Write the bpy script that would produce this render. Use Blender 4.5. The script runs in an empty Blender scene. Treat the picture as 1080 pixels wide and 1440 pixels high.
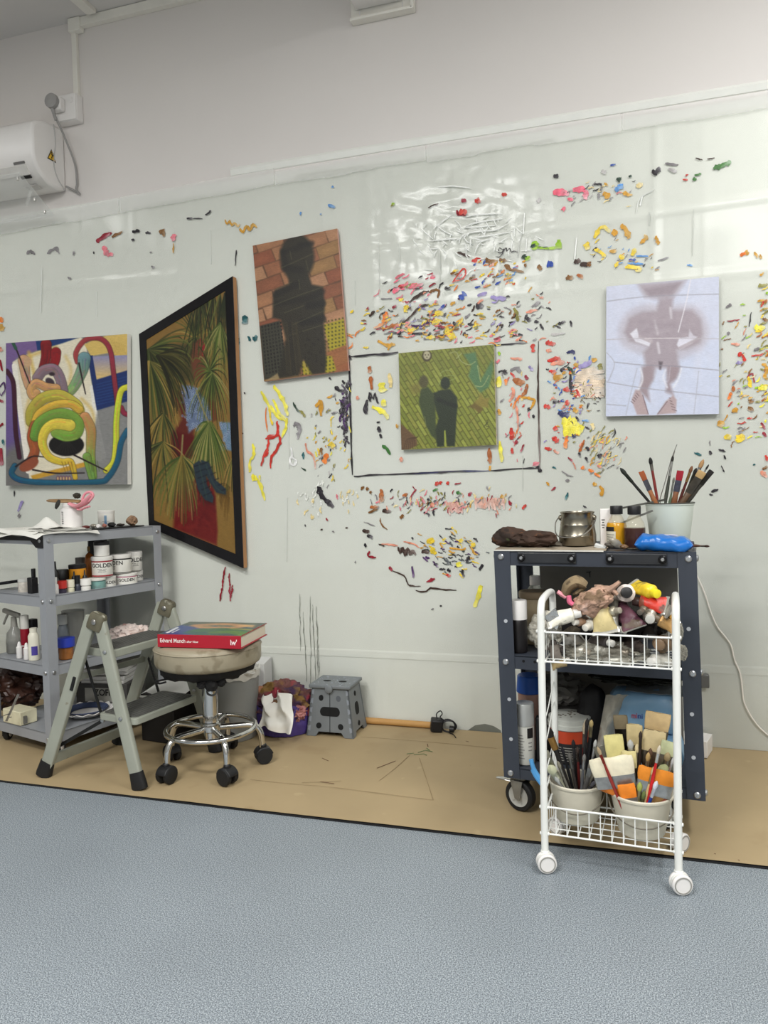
import bpy, math, random
import numpy as np
from mathutils import Vector, Matrix, noise as mnoise, Euler

random.seed(7)
SC = bpy.context.scene
COL = SC.collection
PI = math.pi

# ------------------------------------------------------------------ camera model (photo taken at 1080x1440)
CA, CP, CR, CF = math.radians(17.0), math.radians(2.15), math.radians(-1.47), 1055.0
CAM = Vector((0.0, -3.085, 1.05))
_fw = Vector((-math.sin(CA)*math.cos(CP), math.cos(CA)*math.cos(CP), -math.sin(CP)))
_r0 = Vector((math.cos(CA), math.sin(CA), 0)); _u0 = _r0.cross(_fw)
_rt = _r0*math.cos(CR) + _u0*math.sin(CR); _up = -_r0*math.sin(CR) + _u0*math.cos(CR)

def at(axis, val, x, y):
    """world point on the plane axis=val that the photo shows at pixel x, y (used to measure the place)"""
    r = _rt*((x-540)/CF) - _up*((y-720)/CF) + _fw
    return CAM + r*((val-CAM[axis])/r[axis])
def wall(x, y, d=0.0): return at(1, -d, x, y)

# ------------------------------------------------------------------ colours and materials
def lin(c):
    def f(v):
        v = max(0.0, v/255.0)
        return v/12.92 if v <= .04045 else ((v+.055)/1.055)**2.4
    return (f(c[0]), f(c[1]), f(c[2]), 1.0)

MATS = {}
def mat(name, col, rough=.5, metal=0., var=.08, vs=9., bump=0., bs=70., stains=(), spec=.5, coat=0., vcol=False, trans=0., alpha=1., ior=1.45, stretch=None):
    if name in MATS: return MATS[name]
    m = bpy.data.materials.new(name); m.use_nodes = True
    nt = m.node_tree; N = nt.nodes; L = nt.links
    b = N['Principled BSDF']
    b.inputs['Roughness'].default_value = rough; b.inputs['Metallic'].default_value = metal
    b.inputs['Specular IOR Level'].default_value = spec; b.inputs['Coat Weight'].default_value = coat
    b.inputs['Transmission Weight'].default_value = trans; b.inputs['Alpha'].default_value = alpha
    b.inputs['IOR'].default_value = ior
    tc = N.new('ShaderNodeTexCoord'); src = tc.outputs['Object']
    if stretch:
        mp = N.new('ShaderNodeMapping'); mp.inputs['Scale'].default_value = stretch
        L.new(src, mp.inputs['Vector']); src = mp.outputs['Vector']
    if vcol:
        a = N.new('ShaderNodeAttribute'); a.attribute_name = 'Col'; cur = a.outputs['Color']
    else:
        r = N.new('ShaderNodeRGB'); r.outputs[0].default_value = lin(col); cur = r.outputs[0]
    if var > 0:
        n = N.new('ShaderNodeTexNoise'); n.inputs['Scale'].default_value = vs; n.inputs['Detail'].default_value = 5
        L.new(src, n.inputs['Vector'])
        mr = N.new('ShaderNodeMapRange'); mr.inputs['From Min'].default_value = .3; mr.inputs['From Max'].default_value = .7
        mr.inputs['To Min'].default_value = 1-var; mr.inputs['To Max'].default_value = 1+var
        L.new(n.outputs['Fac'], mr.inputs['Value'])
        h = N.new('ShaderNodeHueSaturation'); L.new(cur, h.inputs['Color']); L.new(mr.outputs[0], h.inputs['Value']); cur = h.outputs['Color']
    for k, (sc, ss, th, amt) in enumerate(stains):
        n = N.new('ShaderNodeTexNoise'); n.inputs['Scale'].default_value = ss; n.inputs['Detail'].default_value = 6
        n.noise_dimensions = '4D'; n.inputs['W'].default_value = k*3.7 + len(name)
        L.new(src, n.inputs['Vector'])
        mr = N.new('ShaderNodeMapRange'); mr.inputs['From Min'].default_value = th; mr.inputs['From Max'].default_value = th+.06
        mr.inputs['To Min'].default_value = 0; mr.inputs['To Max'].default_value = amt
        L.new(n.outputs['Fac'], mr.inputs['Value'])
        mx = N.new('ShaderNodeMix'); mx.data_type = 'RGBA'
        L.new(mr.outputs[0], mx.inputs[0]); L.new(cur, mx.inputs[6]); mx.inputs[7].default_value = lin(sc); cur = mx.outputs[2]
    L.new(cur, b.inputs['Base Color'])
    if bump > 0:
        n = N.new('ShaderNodeTexNoise'); n.inputs['Scale'].default_value = bs; n.inputs['Detail'].default_value = 4
        L.new(src, n.inputs['Vector'])
        bp = N.new('ShaderNodeBump'); bp.inputs['Strength'].default_value = bump; bp.inputs['Distance'].default_value = .004
        L.new(n.outputs['Fac'], bp.inputs['Height']); L.new(bp.outputs[0], b.inputs['Normal'])
    MATS[name] = m
    return m

# ------------------------------------------------------------------ mesh builder
def rotz(a): return Matrix.Rotation(a, 4, 'Z')
def frame(p, d, roll_to=Vector((0, -1, 0))):
    """matrix whose Z runs along d, whose -Y faces roll_to as far as it can, origin p"""
    z = Vector(d).normalized(); y = -(Vector(roll_to) - z*z.dot(roll_to))
    if y.length < 1e-4: y = Vector((1, 0, 0)) - z*z.x
    y.normalize(); x = y.cross(z)
    M = Matrix((x, y, z)).transposed().to_4x4(); M.translation = p
    return M

class MB:
    def __init__(s): s.v = []; s.f = []; s.c = []; s.M = Matrix.Identity(4)
    def add(s, vs, fs, col=None):
        o = len(s.v)
        for p in vs: s.v.append(s.M @ Vector(p)); s.c.append(col)
        for f in fs: s.f.append(tuple(i+o for i in f))
        return s
    def box(s, c, d, R=None):
        c = Vector(c); hx, hy, hz = d[0]/2, d[1]/2, d[2]/2
        vs = [Vector((x, y, z)) for z in (-hz, hz) for y in (-hy, hy) for x in (-hx, hx)]
        if R is not None: vs = [R @ p for p in vs]
        return s.add([p+c for p in vs], [(0,2,3,1),(4,5,7,6),(0,1,5,4),(2,6,7,3),(0,4,6,2),(1,3,7,5)])
    def bar(s, p, q, w, t, up=Vector((0, -1, 0))):
        """rectangular bar from p to q; w across, t along 'up'"""
        p, q = Vector(p), Vector(q); M = frame(p, q-p, up); l = (q-p).length
        vs = [M @ Vector((x, y, z)) for z in (0, l) for y in (-t/2, t/2) for x in (-w/2, w/2)]
        return s.add(vs, [(0,2,3,1),(4,5,7,6),(0,1,5,4),(2,6,7,3),(0,4,6,2),(1,3,7,5)])
    def cyl(s, p, q, r, r2=None, n=20, caps=True):
        p, q = Vector(p), Vector(q); r2 = r if r2 is None else r2
        M = frame(p, q-p); l = (q-p).length
        vs = [M @ Vector((a*math.cos(2*PI*i/n), a*math.sin(2*PI*i/n), z)) for a, z in ((r, 0), (r2, l)) for i in range(n)]
        fs = [(i, (i+1) % n, n+(i+1) % n, n+i) for i in range(n)]
        if caps: fs += [tuple(range(n-1, -1, -1)), tuple(range(n, 2*n))]
        return s.add(vs, fs)
    def tube(s, pts, r, n=8, closed=False, flat=1.0):
        pts = [Vector(p) for p in pts]; m = len(pts); vs = []; fs = []; prev = None
        for i, p in enumerate(pts):
            a = pts[i-1] if (i or closed) else p; b = pts[(i+1) % m] if (i < m-1 or closed) else p
            t = (b-a).normalized()
            if prev is None:
                x = t.cross(Vector((0, 0, 1)));
                if x.length < .05: x = t.cross(Vector((0, 1, 0)))
            else: x = prev - t*prev.dot(t)
            x.normalize(); prev = x; y = t.cross(x)
            rr = r[i] if isinstance(r, (list, tuple)) else r
            for k in range(n):
                w = 2*PI*k/n; vs.append(p + x*(rr*math.cos(w)) + y*(rr*flat*math.sin(w)))
        for i in range(m if closed else m-1):
            j = (i+1) % m
            for k in range(n): fs.append((i*n+k, i*n+(k+1) % n, j*n+(k+1) % n, j*n+k))
        if not closed: fs += [tuple(range(n-1, -1, -1)), tuple(range((m-1)*n, m*n))]
        return s.add(vs, fs)
    def lathe(s, prof, c=(0, 0, 0), n=28, M=None, sx=1., sy=1., caps=True):
        c = Vector(c); vs = []; fs = []; m = len(prof)
        for r, z in prof:
            for k in range(n):
                w = 2*PI*k/n; p = Vector((sx*r*math.cos(w), sy*r*math.sin(w), z))
                vs.append((M @ p) if M is not None else p+c)
        for i in range(m-1):
            for k in range(n): fs.append((i*n+k, i*n+(k+1) % n, (i+1)*n+(k+1) % n, (i+1)*n+k))
        if caps and prof[0][0] > 1e-5: fs.append(tuple(range(n-1, -1, -1)))
        if caps and prof[-1][0] > 1e-5: fs.append(tuple(range((m-1)*n, m*n)))
        return s.add(vs, fs)
    def sweep(s, secs, M, n=14, sq=0.0):
        """elliptic sections (z, a, b) along local z of M; sq squares the ellipse"""
        vs = []; fs = []; m = len(secs)
        for z, a, b in secs:
            for k in range(n):
                w = 2*PI*k/n; cx, cy = math.cos(w), math.sin(w)
                e = 1-sq
                cx = math.copysign(abs(cx)**e, cx) if sq else cx; cy = math.copysign(abs(cy)**e, cy) if sq else cy
                vs.append(M @ Vector((a*cx, b*cy, z)))
        for i in range(m-1):
            for k in range(n): fs.append((i*n+k, i*n+(k+1) % n, (i+1)*n+(k+1) % n, (i+1)*n+k))
        fs += [tuple(range(n-1, -1, -1)), tuple(range((m-1)*n, m*n))]
        return s.add(vs, fs)
    def prism(s, poly, axis_vec):
        d = Vector(axis_vec); n = len(poly); a = [Vector(p) for p in poly]
        return s.add(a + [p+d for p in a], [tuple(range(n-1, -1, -1)), tuple(range(n, 2*n))] + [(i, (i+1) % n, n+(i+1) % n, n+i) for i in range(n)])
    def grid(s, fn, nu, nv, thick=0.0):
        """surface fn(u,v)->Vector, optional solid thickness (downwards along the normal)"""
        P = [[Vector(fn(i/nu, j/nv)) for i in range(nu+1)] for j in range(nv+1)]
        w = nu+1; vs = [p for row in P for p in row]
        fs = [(j*w+i, j*w+i+1, (j+1)*w+i+1, (j+1)*w+i) for j in range(nv) for i in range(nu)]
        if thick:
            N = []
            for j in range(nv+1):
                for i in range(nu+1):
                    a = P[j][min(i+1, nu)]-P[j][max(i-1, 0)]; b = P[min(j+1, nv)][i]-P[max(j-1, 0)][i]
                    k = a.cross(b); N.append(k.normalized() if k.length > 1e-12 else Vector((0, 0, 1)))
            o = len(vs); vs = vs + [p - q*thick for p, q in zip(vs, N)]
            fs += [(o+d, o+c, o+b, o+a) for a, b, c, d in list(fs)]
            rim = [j for j in range(w)] + [j*w+nu for j in range(1, nv+1)] + [nv*w+i for i in range(nu-1, -1, -1)] + [j*w for j in range(nv-1, 0, -1)]
            for a, b in zip(rim, rim[1:]+rim[:1]): fs.append((b, a, o+a, o+b))
        return s.add(vs, fs)
    def blob(s, c, d, seed=0, amp=.25, freq=2.2, sub=4, ridge=False, flat=None, R=None, pinch=0.):
        """crumpled closed lump: an icosphere-like ball scaled to d and displaced by noise"""
        bm = ICO[sub]; c = Vector(c); off = Vector((seed*1.7, seed*.9, seed*2.3)); vs = []
        for p in bm[0]:
            q = p*freq + off
            if ridge:
                h = 0; a = 1.; k = q.copy()
                for _ in range(4): h += a*(1-2.2*abs(mnoise.noise(k))); a *= .55; k = k*2.05 + off
                h = (h-.9)
            else: h = mnoise.noise(q) + .5*mnoise.noise(q*2.1) + .3*mnoise.noise(q*4.3)
            r = p*(1+amp*h)
            r = Vector((r.x*d[0], r.y*d[1], r.z*d[2]))
            if flat is not None and r.z < -flat: r.z = -flat + (r.z+flat)*.05
            if R is not None: r = R @ r
            vs.append(c+r)
        return s.add(vs, bm[1])
    def build(s, name, m, parent=None, smooth=True, bevel=0., col=False, angle=40, origin=None):
        o3 = Vector((0, 0, 0))
        if origin is not None: o3 = Vector(origin)
        pl = Vector((0, 0, 0))
        if parent is not None:
            q = parent
            while q is not None: pl = pl + Vector(q.location); q = q.parent
            o3 = Vector(origin) if origin is not None else pl
        me = bpy.data.meshes.new(name); me.from_pydata([tuple(p-o3) for p in s.v], [], s.f); me.validate()
        ob = bpy.data.objects.new(name, me); COL.objects.link(ob)
        for mm in (m if isinstance(m, (list, tuple)) else [m]): me.materials.append(mm)
        if col:
            ca = me.color_attributes.new('Col', 'FLOAT_COLOR', 'POINT')
            ca.data.foreach_set('color', np.array([lin(k) if k is not None else (.5, .5, .5, 1) for k in s.c], 'f').ravel())
        if smooth:
            me.polygons.foreach_set('use_smooth', [True]*len(me.polygons))
            me.update()
            try: me.set_sharp_from_angle(angle=math.radians(angle))
            except Exception: pass
        if bevel:
            b = ob.modifiers.new('bevel', 'BEVEL'); b.width = bevel; b.segments = 2; b.limit_method = 'ANGLE'; b.angle_limit = math.radians(40)
        if parent is not None: ob.parent = parent; ob.location = o3-pl
        else: ob.location = o3
        return ob

def _ico(sub):
    import bmesh
    bm = bmesh.new(); bmesh.ops.create_icosphere(bm, subdivisions=sub, radius=1)
    bm.verts.ensure_lookup_table(); r = ([v.co.copy() for v in bm.verts], [tuple(v.index for v in f.verts) for f in bm.faces]); bm.free(); return r
ICO = {k: _ico(k) for k in (2, 3, 4, 5, 6)}

# ------------------------------------------------------------------ naming
def tag(o, label, cat, group=None, kind=None):
    o['label'] = label; o['category'] = cat
    if group: o['group'] = group
    if kind: o['kind'] = kind
    return o
def thing(name, label, cat, loc, group=None):
    o = bpy.data.objects.new(name, None); o.empty_display_size = .05; COL.objects.link(o); o.location = Vector(loc)
    return tag(o, label, cat, group)
def struct(o): o['kind'] = 'structure'; return o
def note(o, label): o['label'] = label; return o

def text_pts(s, size, font_shear=0., offset=0.018):
    """(verts, faces) of a line of lettering, left-bottom at 0,0, in x-y"""
    cu = bpy.data.curves.new('tmp', 'FONT'); cu.body = s; cu.size = size; cu.shear = font_shear; cu.offset = offset*size; cu.resolution_u = 3
    ob = bpy.data.objects.new('tmp', cu); COL.objects.link(ob)
    dg = bpy.context.evaluated_depsgraph_get(); me = bpy.data.meshes.new_from_object(ob.evaluated_get(dg))
    vs = [v.co.copy() for v in me.vertices]; fs = [tuple(p.vertices) for p in me.polygons]
    bpy.data.objects.remove(ob); bpy.data.curves.remove(cu); bpy.data.meshes.remove(me)
    return vs, fs
def text_w(vs): return max(v.x for v in vs)-min(v.x for v in vs) if vs else 0
def text_flat(mb, s, size, M, maxw=None, lift=.0006):
    vs, fs = text_pts(s, size); w = text_w(vs); k = min(1., maxw/w) if maxw and w else 1.
    mb.add([M @ Vector((v.x*k, v.y, lift)) for v in vs], fs)
def text_round(mb, s, size, c, r, z, ang, center=True, squeeze=1.):
    """lettering wrapped round a vertical cylinder; ang = world angle of the text middle"""
    vs, fs = text_pts(s, size); w = text_w(vs)*squeeze; out = []
    for v in vs:
        a = ang + (v.x*squeeze - (w/2 if center else 0))/r
        out.append((c[0]+(r+.0006)*math.cos(a), c[1]+(r+.0006)*math.sin(a), z+v.y))
    mb.add(out, fs)

def smooth_path(pts, k=6):
    pts = [Vector(p) for p in pts]; out = []
    if len(pts) < 3: return pts
    for i in range(len(pts)-1):
        p0 = pts[max(i-1, 0)]; p1 = pts[i]; p2 = pts[i+1]; p3 = pts[min(i+2, len(pts)-1)]
        for j in range(k):
            t = j/k
            out.append(.5*((2*p1)+(p2-p0)*t+(2*p0-5*p1+4*p2-p3)*t*t+(3*p1-p0-3*p2+p3)*t**3))
    out.append(pts[-1]); return out
def facing(p):
    """angle in the floor plane from p towards the room's viewer side"""
    return math.atan2(CAM.y-p[1], CAM.x-p[0])
# ------------------------------------------------------------------ materials of the room
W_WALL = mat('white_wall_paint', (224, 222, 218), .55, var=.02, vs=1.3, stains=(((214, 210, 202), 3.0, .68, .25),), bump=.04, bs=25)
W_GREY = mat('grey_wall_paint', (150, 149, 146), .6, var=.02)
W_CEIL = mat('ceiling_paint', (216, 213, 210), .7, var=.02, vs=2)
def floor_material():
    m = bpy.data.materials.new('speckled_blue_grey_vinyl'); m.use_nodes = True; nt = m.node_tree; N = nt.nodes; L = nt.links; b = N['Principled BSDF']
    tc = N.new('ShaderNodeTexCoord')
    n = N.new('ShaderNodeTexNoise'); n.inputs['Scale'].default_value = 340; n.inputs['Detail'].default_value = 3; L.new(tc.outputs['Object'], n.inputs['Vector'])
    cr = N.new('ShaderNodeValToRGB'); e = cr.color_ramp.elements
    e[0].position = .36; e[0].color = lin((84, 91, 99)); e[1].position = .64; e[1].color = lin((176, 183, 188))
    k = cr.color_ramp.elements.new(.5); k.color = lin((129, 138, 145))
    L.new(n.outputs['Fac'], cr.inputs['Fac'])
    n2 = N.new('ShaderNodeTexNoise'); n2.inputs['Scale'].default_value = 2.2; n2.inputs['Detail'].default_value = 5; L.new(tc.outputs['Object'], n2.inputs['Vector'])
    mr = N.new('ShaderNodeMapRange'); mr.inputs['From Min'].default_value = .3; mr.inputs['From Max'].default_value = .7; mr.inputs['To Min'].default_value = .93; mr.inputs['To Max'].default_value = 1.06
    L.new(n2.outputs['Fac'], mr.inputs['Value'])
    h = N.new('ShaderNodeHueSaturation'); L.new(cr.outputs['Color'], h.inputs['Color']); L.new(mr.outputs[0], h.inputs['Value']); L.new(h.outputs[0], b.inputs['Base Color'])
    rr = N.new('ShaderNodeMapRange'); rr.inputs['To Min'].default_value = .38; rr.inputs['To Max'].default_value = .55; L.new(n2.outputs['Fac'], rr.inputs['Value']); L.new(rr.outputs[0], b.inputs['Roughness'])
    bp = N.new('ShaderNodeBump'); bp.inputs['Strength'].default_value = .0; bp.inputs['Distance'].default_value = .002; L.new(n.outputs['Fac'], bp.inputs['Height']); L.new(bp.outputs[0], b.inputs['Normal'])
    return m
FLOOR = floor_material()
TRIM = mat('white_trim_paint', (233, 234, 228), .4, var=.03)

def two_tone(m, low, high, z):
    """two wall colours split at height z: off-white below, pinkish grey above"""
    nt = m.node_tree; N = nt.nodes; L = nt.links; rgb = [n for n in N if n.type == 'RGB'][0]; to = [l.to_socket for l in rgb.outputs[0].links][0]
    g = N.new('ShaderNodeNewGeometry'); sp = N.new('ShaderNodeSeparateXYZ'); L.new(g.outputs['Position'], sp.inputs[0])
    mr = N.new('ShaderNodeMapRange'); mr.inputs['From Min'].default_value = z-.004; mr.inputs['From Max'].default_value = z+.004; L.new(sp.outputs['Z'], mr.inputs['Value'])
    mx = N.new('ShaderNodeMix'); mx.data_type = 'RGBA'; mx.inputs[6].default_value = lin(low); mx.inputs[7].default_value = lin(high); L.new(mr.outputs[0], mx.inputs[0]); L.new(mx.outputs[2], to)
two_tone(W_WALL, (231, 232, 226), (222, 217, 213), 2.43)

# ------------------------------------------------------------------ the setting
XL, XR, YF, ZC = -4.4, 2.7, -5.4, 3.285
struct(MB().box(((XL+XR)/2, YF/2, -.05), (XR-XL+.2, -YF+.2, .1)).build('floor', FLOOR, smooth=False))
struct(MB().box(((XL+XR)/2, YF/2, ZC+.05), (XR-XL+.2, -YF+.2, .1)).build('ceiling', W_CEIL, smooth=False))
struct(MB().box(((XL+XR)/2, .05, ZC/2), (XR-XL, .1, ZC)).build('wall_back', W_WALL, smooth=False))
struct(MB().box((XL-.05, YF/2, ZC/2), (.1, -YF, ZC)).build('wall_left', W_GREY, smooth=False))
struct(MB().box((XR+.05, YF/2, ZC/2), (.1, -YF, ZC)).build('wall_right', W_GREY, smooth=False))
struct(MB().box(((XL+XR)/2, YF-.05, ZC/2), (XR-XL, .1, ZC)).build('wall_front', W_GREY, smooth=False))
# dado strip and the batten above the sheet
struct(MB().prism([(XL, 0, .294), (XL, -.0035, .294), (XL, -.0035, .320), (XL, -.002, .326), (XL, 0, .326)], (XR-XL, 0, 0)).build('trim_1', TRIM, smooth=False))
struct(MB().prism([(-1.62, 0, 2.446), (-1.62, -.004, 2.449), (-1.62, -.009, 2.472), (-1.62, 0, 2.484)], (XR+1.62, 0, 0)).build('trim_2', TRIM, smooth=False))

# brown paper over a dark underlay along the wall
PAPER = mat('brown_kraft_paper', (168, 148, 113), .62, var=.06, vs=3, stains=(((150, 126, 92), 4.0, .62, .35), ((196, 176, 138), 14., .66, .3), ((96, 74, 52), 38., .74, .5)), bump=.25, bs=7)
UNDER = mat('black_underlay', (22, 22, 24), .7)
fc = thing('floor_paper', 'wide sheet of brown kraft paper covering the floor along the wall', 'floor covering', (0, -.46, 0))
def pap(u, v):
    x = -4.2+6.4*u; y = -.922+.012*math.sin(x*1.9)*.4+.918*v
    z = .0062 + .0022*mnoise.noise(Vector((x*1.7, y*5, 0))) + .0012*mnoise.noise(Vector((x*6, y*6, 3)))
    return (x, y, max(z, .0045))
MB().grid(pap, 160, 24).build('paper', PAPER, fc)
def und(u, v):
    x = -4.2+6.4*u; return (x, -.9275+.012*math.sin(x*1.9)*.4+.9*v, .0035)
MB().grid(und, 80, 2, .0033).build('underlay', UNDER, fc)
mb = MB()
mk = [((588, 1058), (598, 1055), (608, 1057)), ((582, 1061), (596, 1060), (600, 1062)), ((600, 1052), (604, 1055)), ((572, 1060), (582, 1059))]
for p in mk: mb.tube([at(2, .0078, *q) for q in p], .0022, 5, flat=.3)
mb.build('green_paint_marks', mat('green_mark', (92, 118, 72), .6), fc)
mb = MB()
for p in [((601, 1046), (602, 1050)), ((556, 1070), (530, 1080)), ((453, 1066), (462, 1070)), ((389, 1039), (393, 1039)), ((655, 1042), (659, 1043)), ((1038, 1209), (1040, 1210)), ((1005, 1200), (1006, 1201)), ((450, 1099), (470, 1102))]:
    mb.tube([at(2, .0078, *q) for q in p], .0016, 5, flat=.3)
mb.build('dark_flecks', mat('dark_fleck', (96, 62, 44), .7), fc)
mb = MB()
for p in ([(352, 1096), (400, 1101), (470, 1107), (540, 1116), (610, 1125)], [(577, 1061), (556, 1080), (534, 1097)], [(590, 1066), (600, 1096), (609, 1124)], [(507, 1036), (600, 1043), (698, 1052)], [(425, 1100), (480, 1098)]):
    Q = [at(2, .0078, *q) for q in p]; Q = smooth_path(Q) if len(Q) > 2 else Q; mb.tube(Q, [.0007+.0008*random.random() for _ in Q], 5, flat=.3)
mb.build('crease_lines', mat('paper_crease', (150, 129, 95), .7), fc)
# grey patch of bare wall behind the paper
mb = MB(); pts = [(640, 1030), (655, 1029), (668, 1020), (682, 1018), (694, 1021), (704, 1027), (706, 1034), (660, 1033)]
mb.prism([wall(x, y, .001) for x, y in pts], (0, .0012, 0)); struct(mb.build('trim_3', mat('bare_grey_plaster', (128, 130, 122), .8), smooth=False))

# ------------------------------------------------------------------ plastic sheet over the wall with the paint on it
def ridge(d, w): return math.exp(-(d/w)**2)
VCREASE = [(-2.72, .5), (-2.43, .8), (-2.12, .6), (-1.86, .7), (-1.62, .8), (-1.38, .5), (-1.20, .7), (-.98, 1.), (-.845, .8), (-.60, .7), (-.44, .8), (-.20, .9), (-.03, .5), (.17, 1.), (.33, .5), (.62, .7), (.95, .6)]
def sheet_y(x, z):
    h = .0050 + .0022*mnoise.noise(Vector((x*1.6, z*1.2, 1.))) + .0012*mnoise.noise(Vector((x*9, z*2.0, 4.))) + .0022*mnoise.noise(Vector((x*4.5, z*5.0, 14.)))
    zz = 2.052 + .02*math.sin(x*1.3)
    if z < .40: h = max(h, .0046)
    h += .0030*ridge(z-zz, .012) + .0018*ridge(z-1.80, .01) + .0018*ridge(z-.68, .012)
    for cx, a in VCREASE:
        w = cx + .018*math.sin(z*2.3+cx*9)
        f = .45+.55*mnoise.noise(Vector((cx*3, z*1.4, 9.)))
        h += .0036*a*max(f, 0)*ridge(x-w, .011)
    # gathered wrinkles round the glossy place above the rectangle
    dx, dz = (x+.62)/.34, (z-2.05)/.22; g = math.exp(-(dx*dx+dz*dz))
    if g > .02:
        n = mnoise.noise(Vector((x*10+z*6+2*math.sin(z*9), z*19, 2.))); h += g*.0042*(1-abs(n)*3.0)
        n = mnoise.noise(Vector((x*30, z*9, 5.))); h += g*.0024*(1-abs(n)*3.0)
    dx, dz = (x+2.3)/.7, (z-2.1)/.3; g = math.exp(-(dx*dx+dz*dz))
    h += g*.003*mnoise.noise(Vector((x*14+z*2, z*5, 7.)))
    return -max(h, .001)
def sheet_material():
    m = bpy.data.materials.new('clear_plastic_film'); m.use_nodes = True; nt = m.node_tree; N = nt.nodes; L = nt.links
    N.remove(N['Principled BSDF']); out = N['Material Output']
    t = N.new('ShaderNodeBsdfTransparent'); t.inputs[0].default_value = (.995, 1, .99, 1)
    d = N.new('ShaderNodeBsdfDiffuse'); d.inputs[0].default_value = lin((232, 238, 228))
    tc = N.new('ShaderNodeTexCoord'); n = N.new('ShaderNodeTexNoise'); n.inputs['Scale'].default_value = 3; n.inputs['Detail'].default_value = 6; L.new(tc.outputs['Object'], n.inputs['Vector'])
    mr = N.new('ShaderNodeMapRange'); mr.inputs['To Min'].default_value = .03; mr.inputs['To Max'].default_value = .10; L.new(n.outputs['Fac'], mr.inputs['Value'])
    dl = N.new('ShaderNodeBsdfTranslucent'); dl.inputs[0].default_value = lin((240, 244, 238)); md = N.new('ShaderNodeMixShader'); md.inputs[0].default_value = .45; L.new(d.outputs[0], md.inputs[1]); L.new(dl.outputs[0], md.inputs[2])
    m1 = N.new('ShaderNodeMixShader'); L.new(mr.outputs[0], m1.inputs[0]); L.new(t.outputs[0], m1.inputs[1]); L.new(md.outputs[0], m1.inputs[2])
    g = N.new('ShaderNodeBsdfGlossy'); g.inputs['Roughness'].default_value = .16
    fr = N.new('ShaderNodeFresnel'); fr.inputs['IOR'].default_value = 1.36
    m2 = N.new('ShaderNodeMixShader'); L.new(fr.outputs[0], m2.inputs[0]); L.new(m1.outputs[0], m2.inputs[1]); L.new(g.outputs[0], m2.inputs[2])
    L.new(m2.outputs[0], out.inputs['Surface']); return m
sheet = thing('plastic_sheet', 'clear plastic sheet taped over the white wall and smeared with paint daubs', 'plastic sheet', (0, -.004, .05))
def sh(u, v):
    x = -3.9+5.6*u; top = 2.385+.022*mnoise.noise(Vector((x*1.1, 0, 0)))+(.02 if -1.3 < x < -.2 else 0)
    z = .008+(top-.008)*v
    return (x, sheet_y(x, z), z)
MB().grid(sh, 430, 170).build('film', sheet_material(), sheet)
TAPE = mat('frosted_tape', (238, 238, 234), .5, var=.02, alpha=.30)
for x0, x1, z0, z1, zb in ((-3.6, -2.205, 2.32, 2.355, .07), (-2.2, -1.405, 2.355, 2.375, .072), (-1.4, -.72, 2.372, 2.38, .062), (-.715, .05, 2.372, 2.372, .070), (.055, 1.3, 2.378, 2.375, .064)):
    def tp_(u, v, x0=x0, x1=x1, z0=z0, z1=z1, zb=zb):
        x = x0+(x1-x0)*u; z = z0+(z1-z0)*u+zb*v+(.012*mnoise.noise(Vector((round(x*9)/9*4, 3, 1)))*(1-v)); return (x, -.0128+.0008*mnoise.noise(Vector((x*20, z*20, 0))), z)
    mb = MB(); mb.grid(tp_, 80, 3)
    mb.build('tape_strip', TAPE, sheet)

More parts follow.
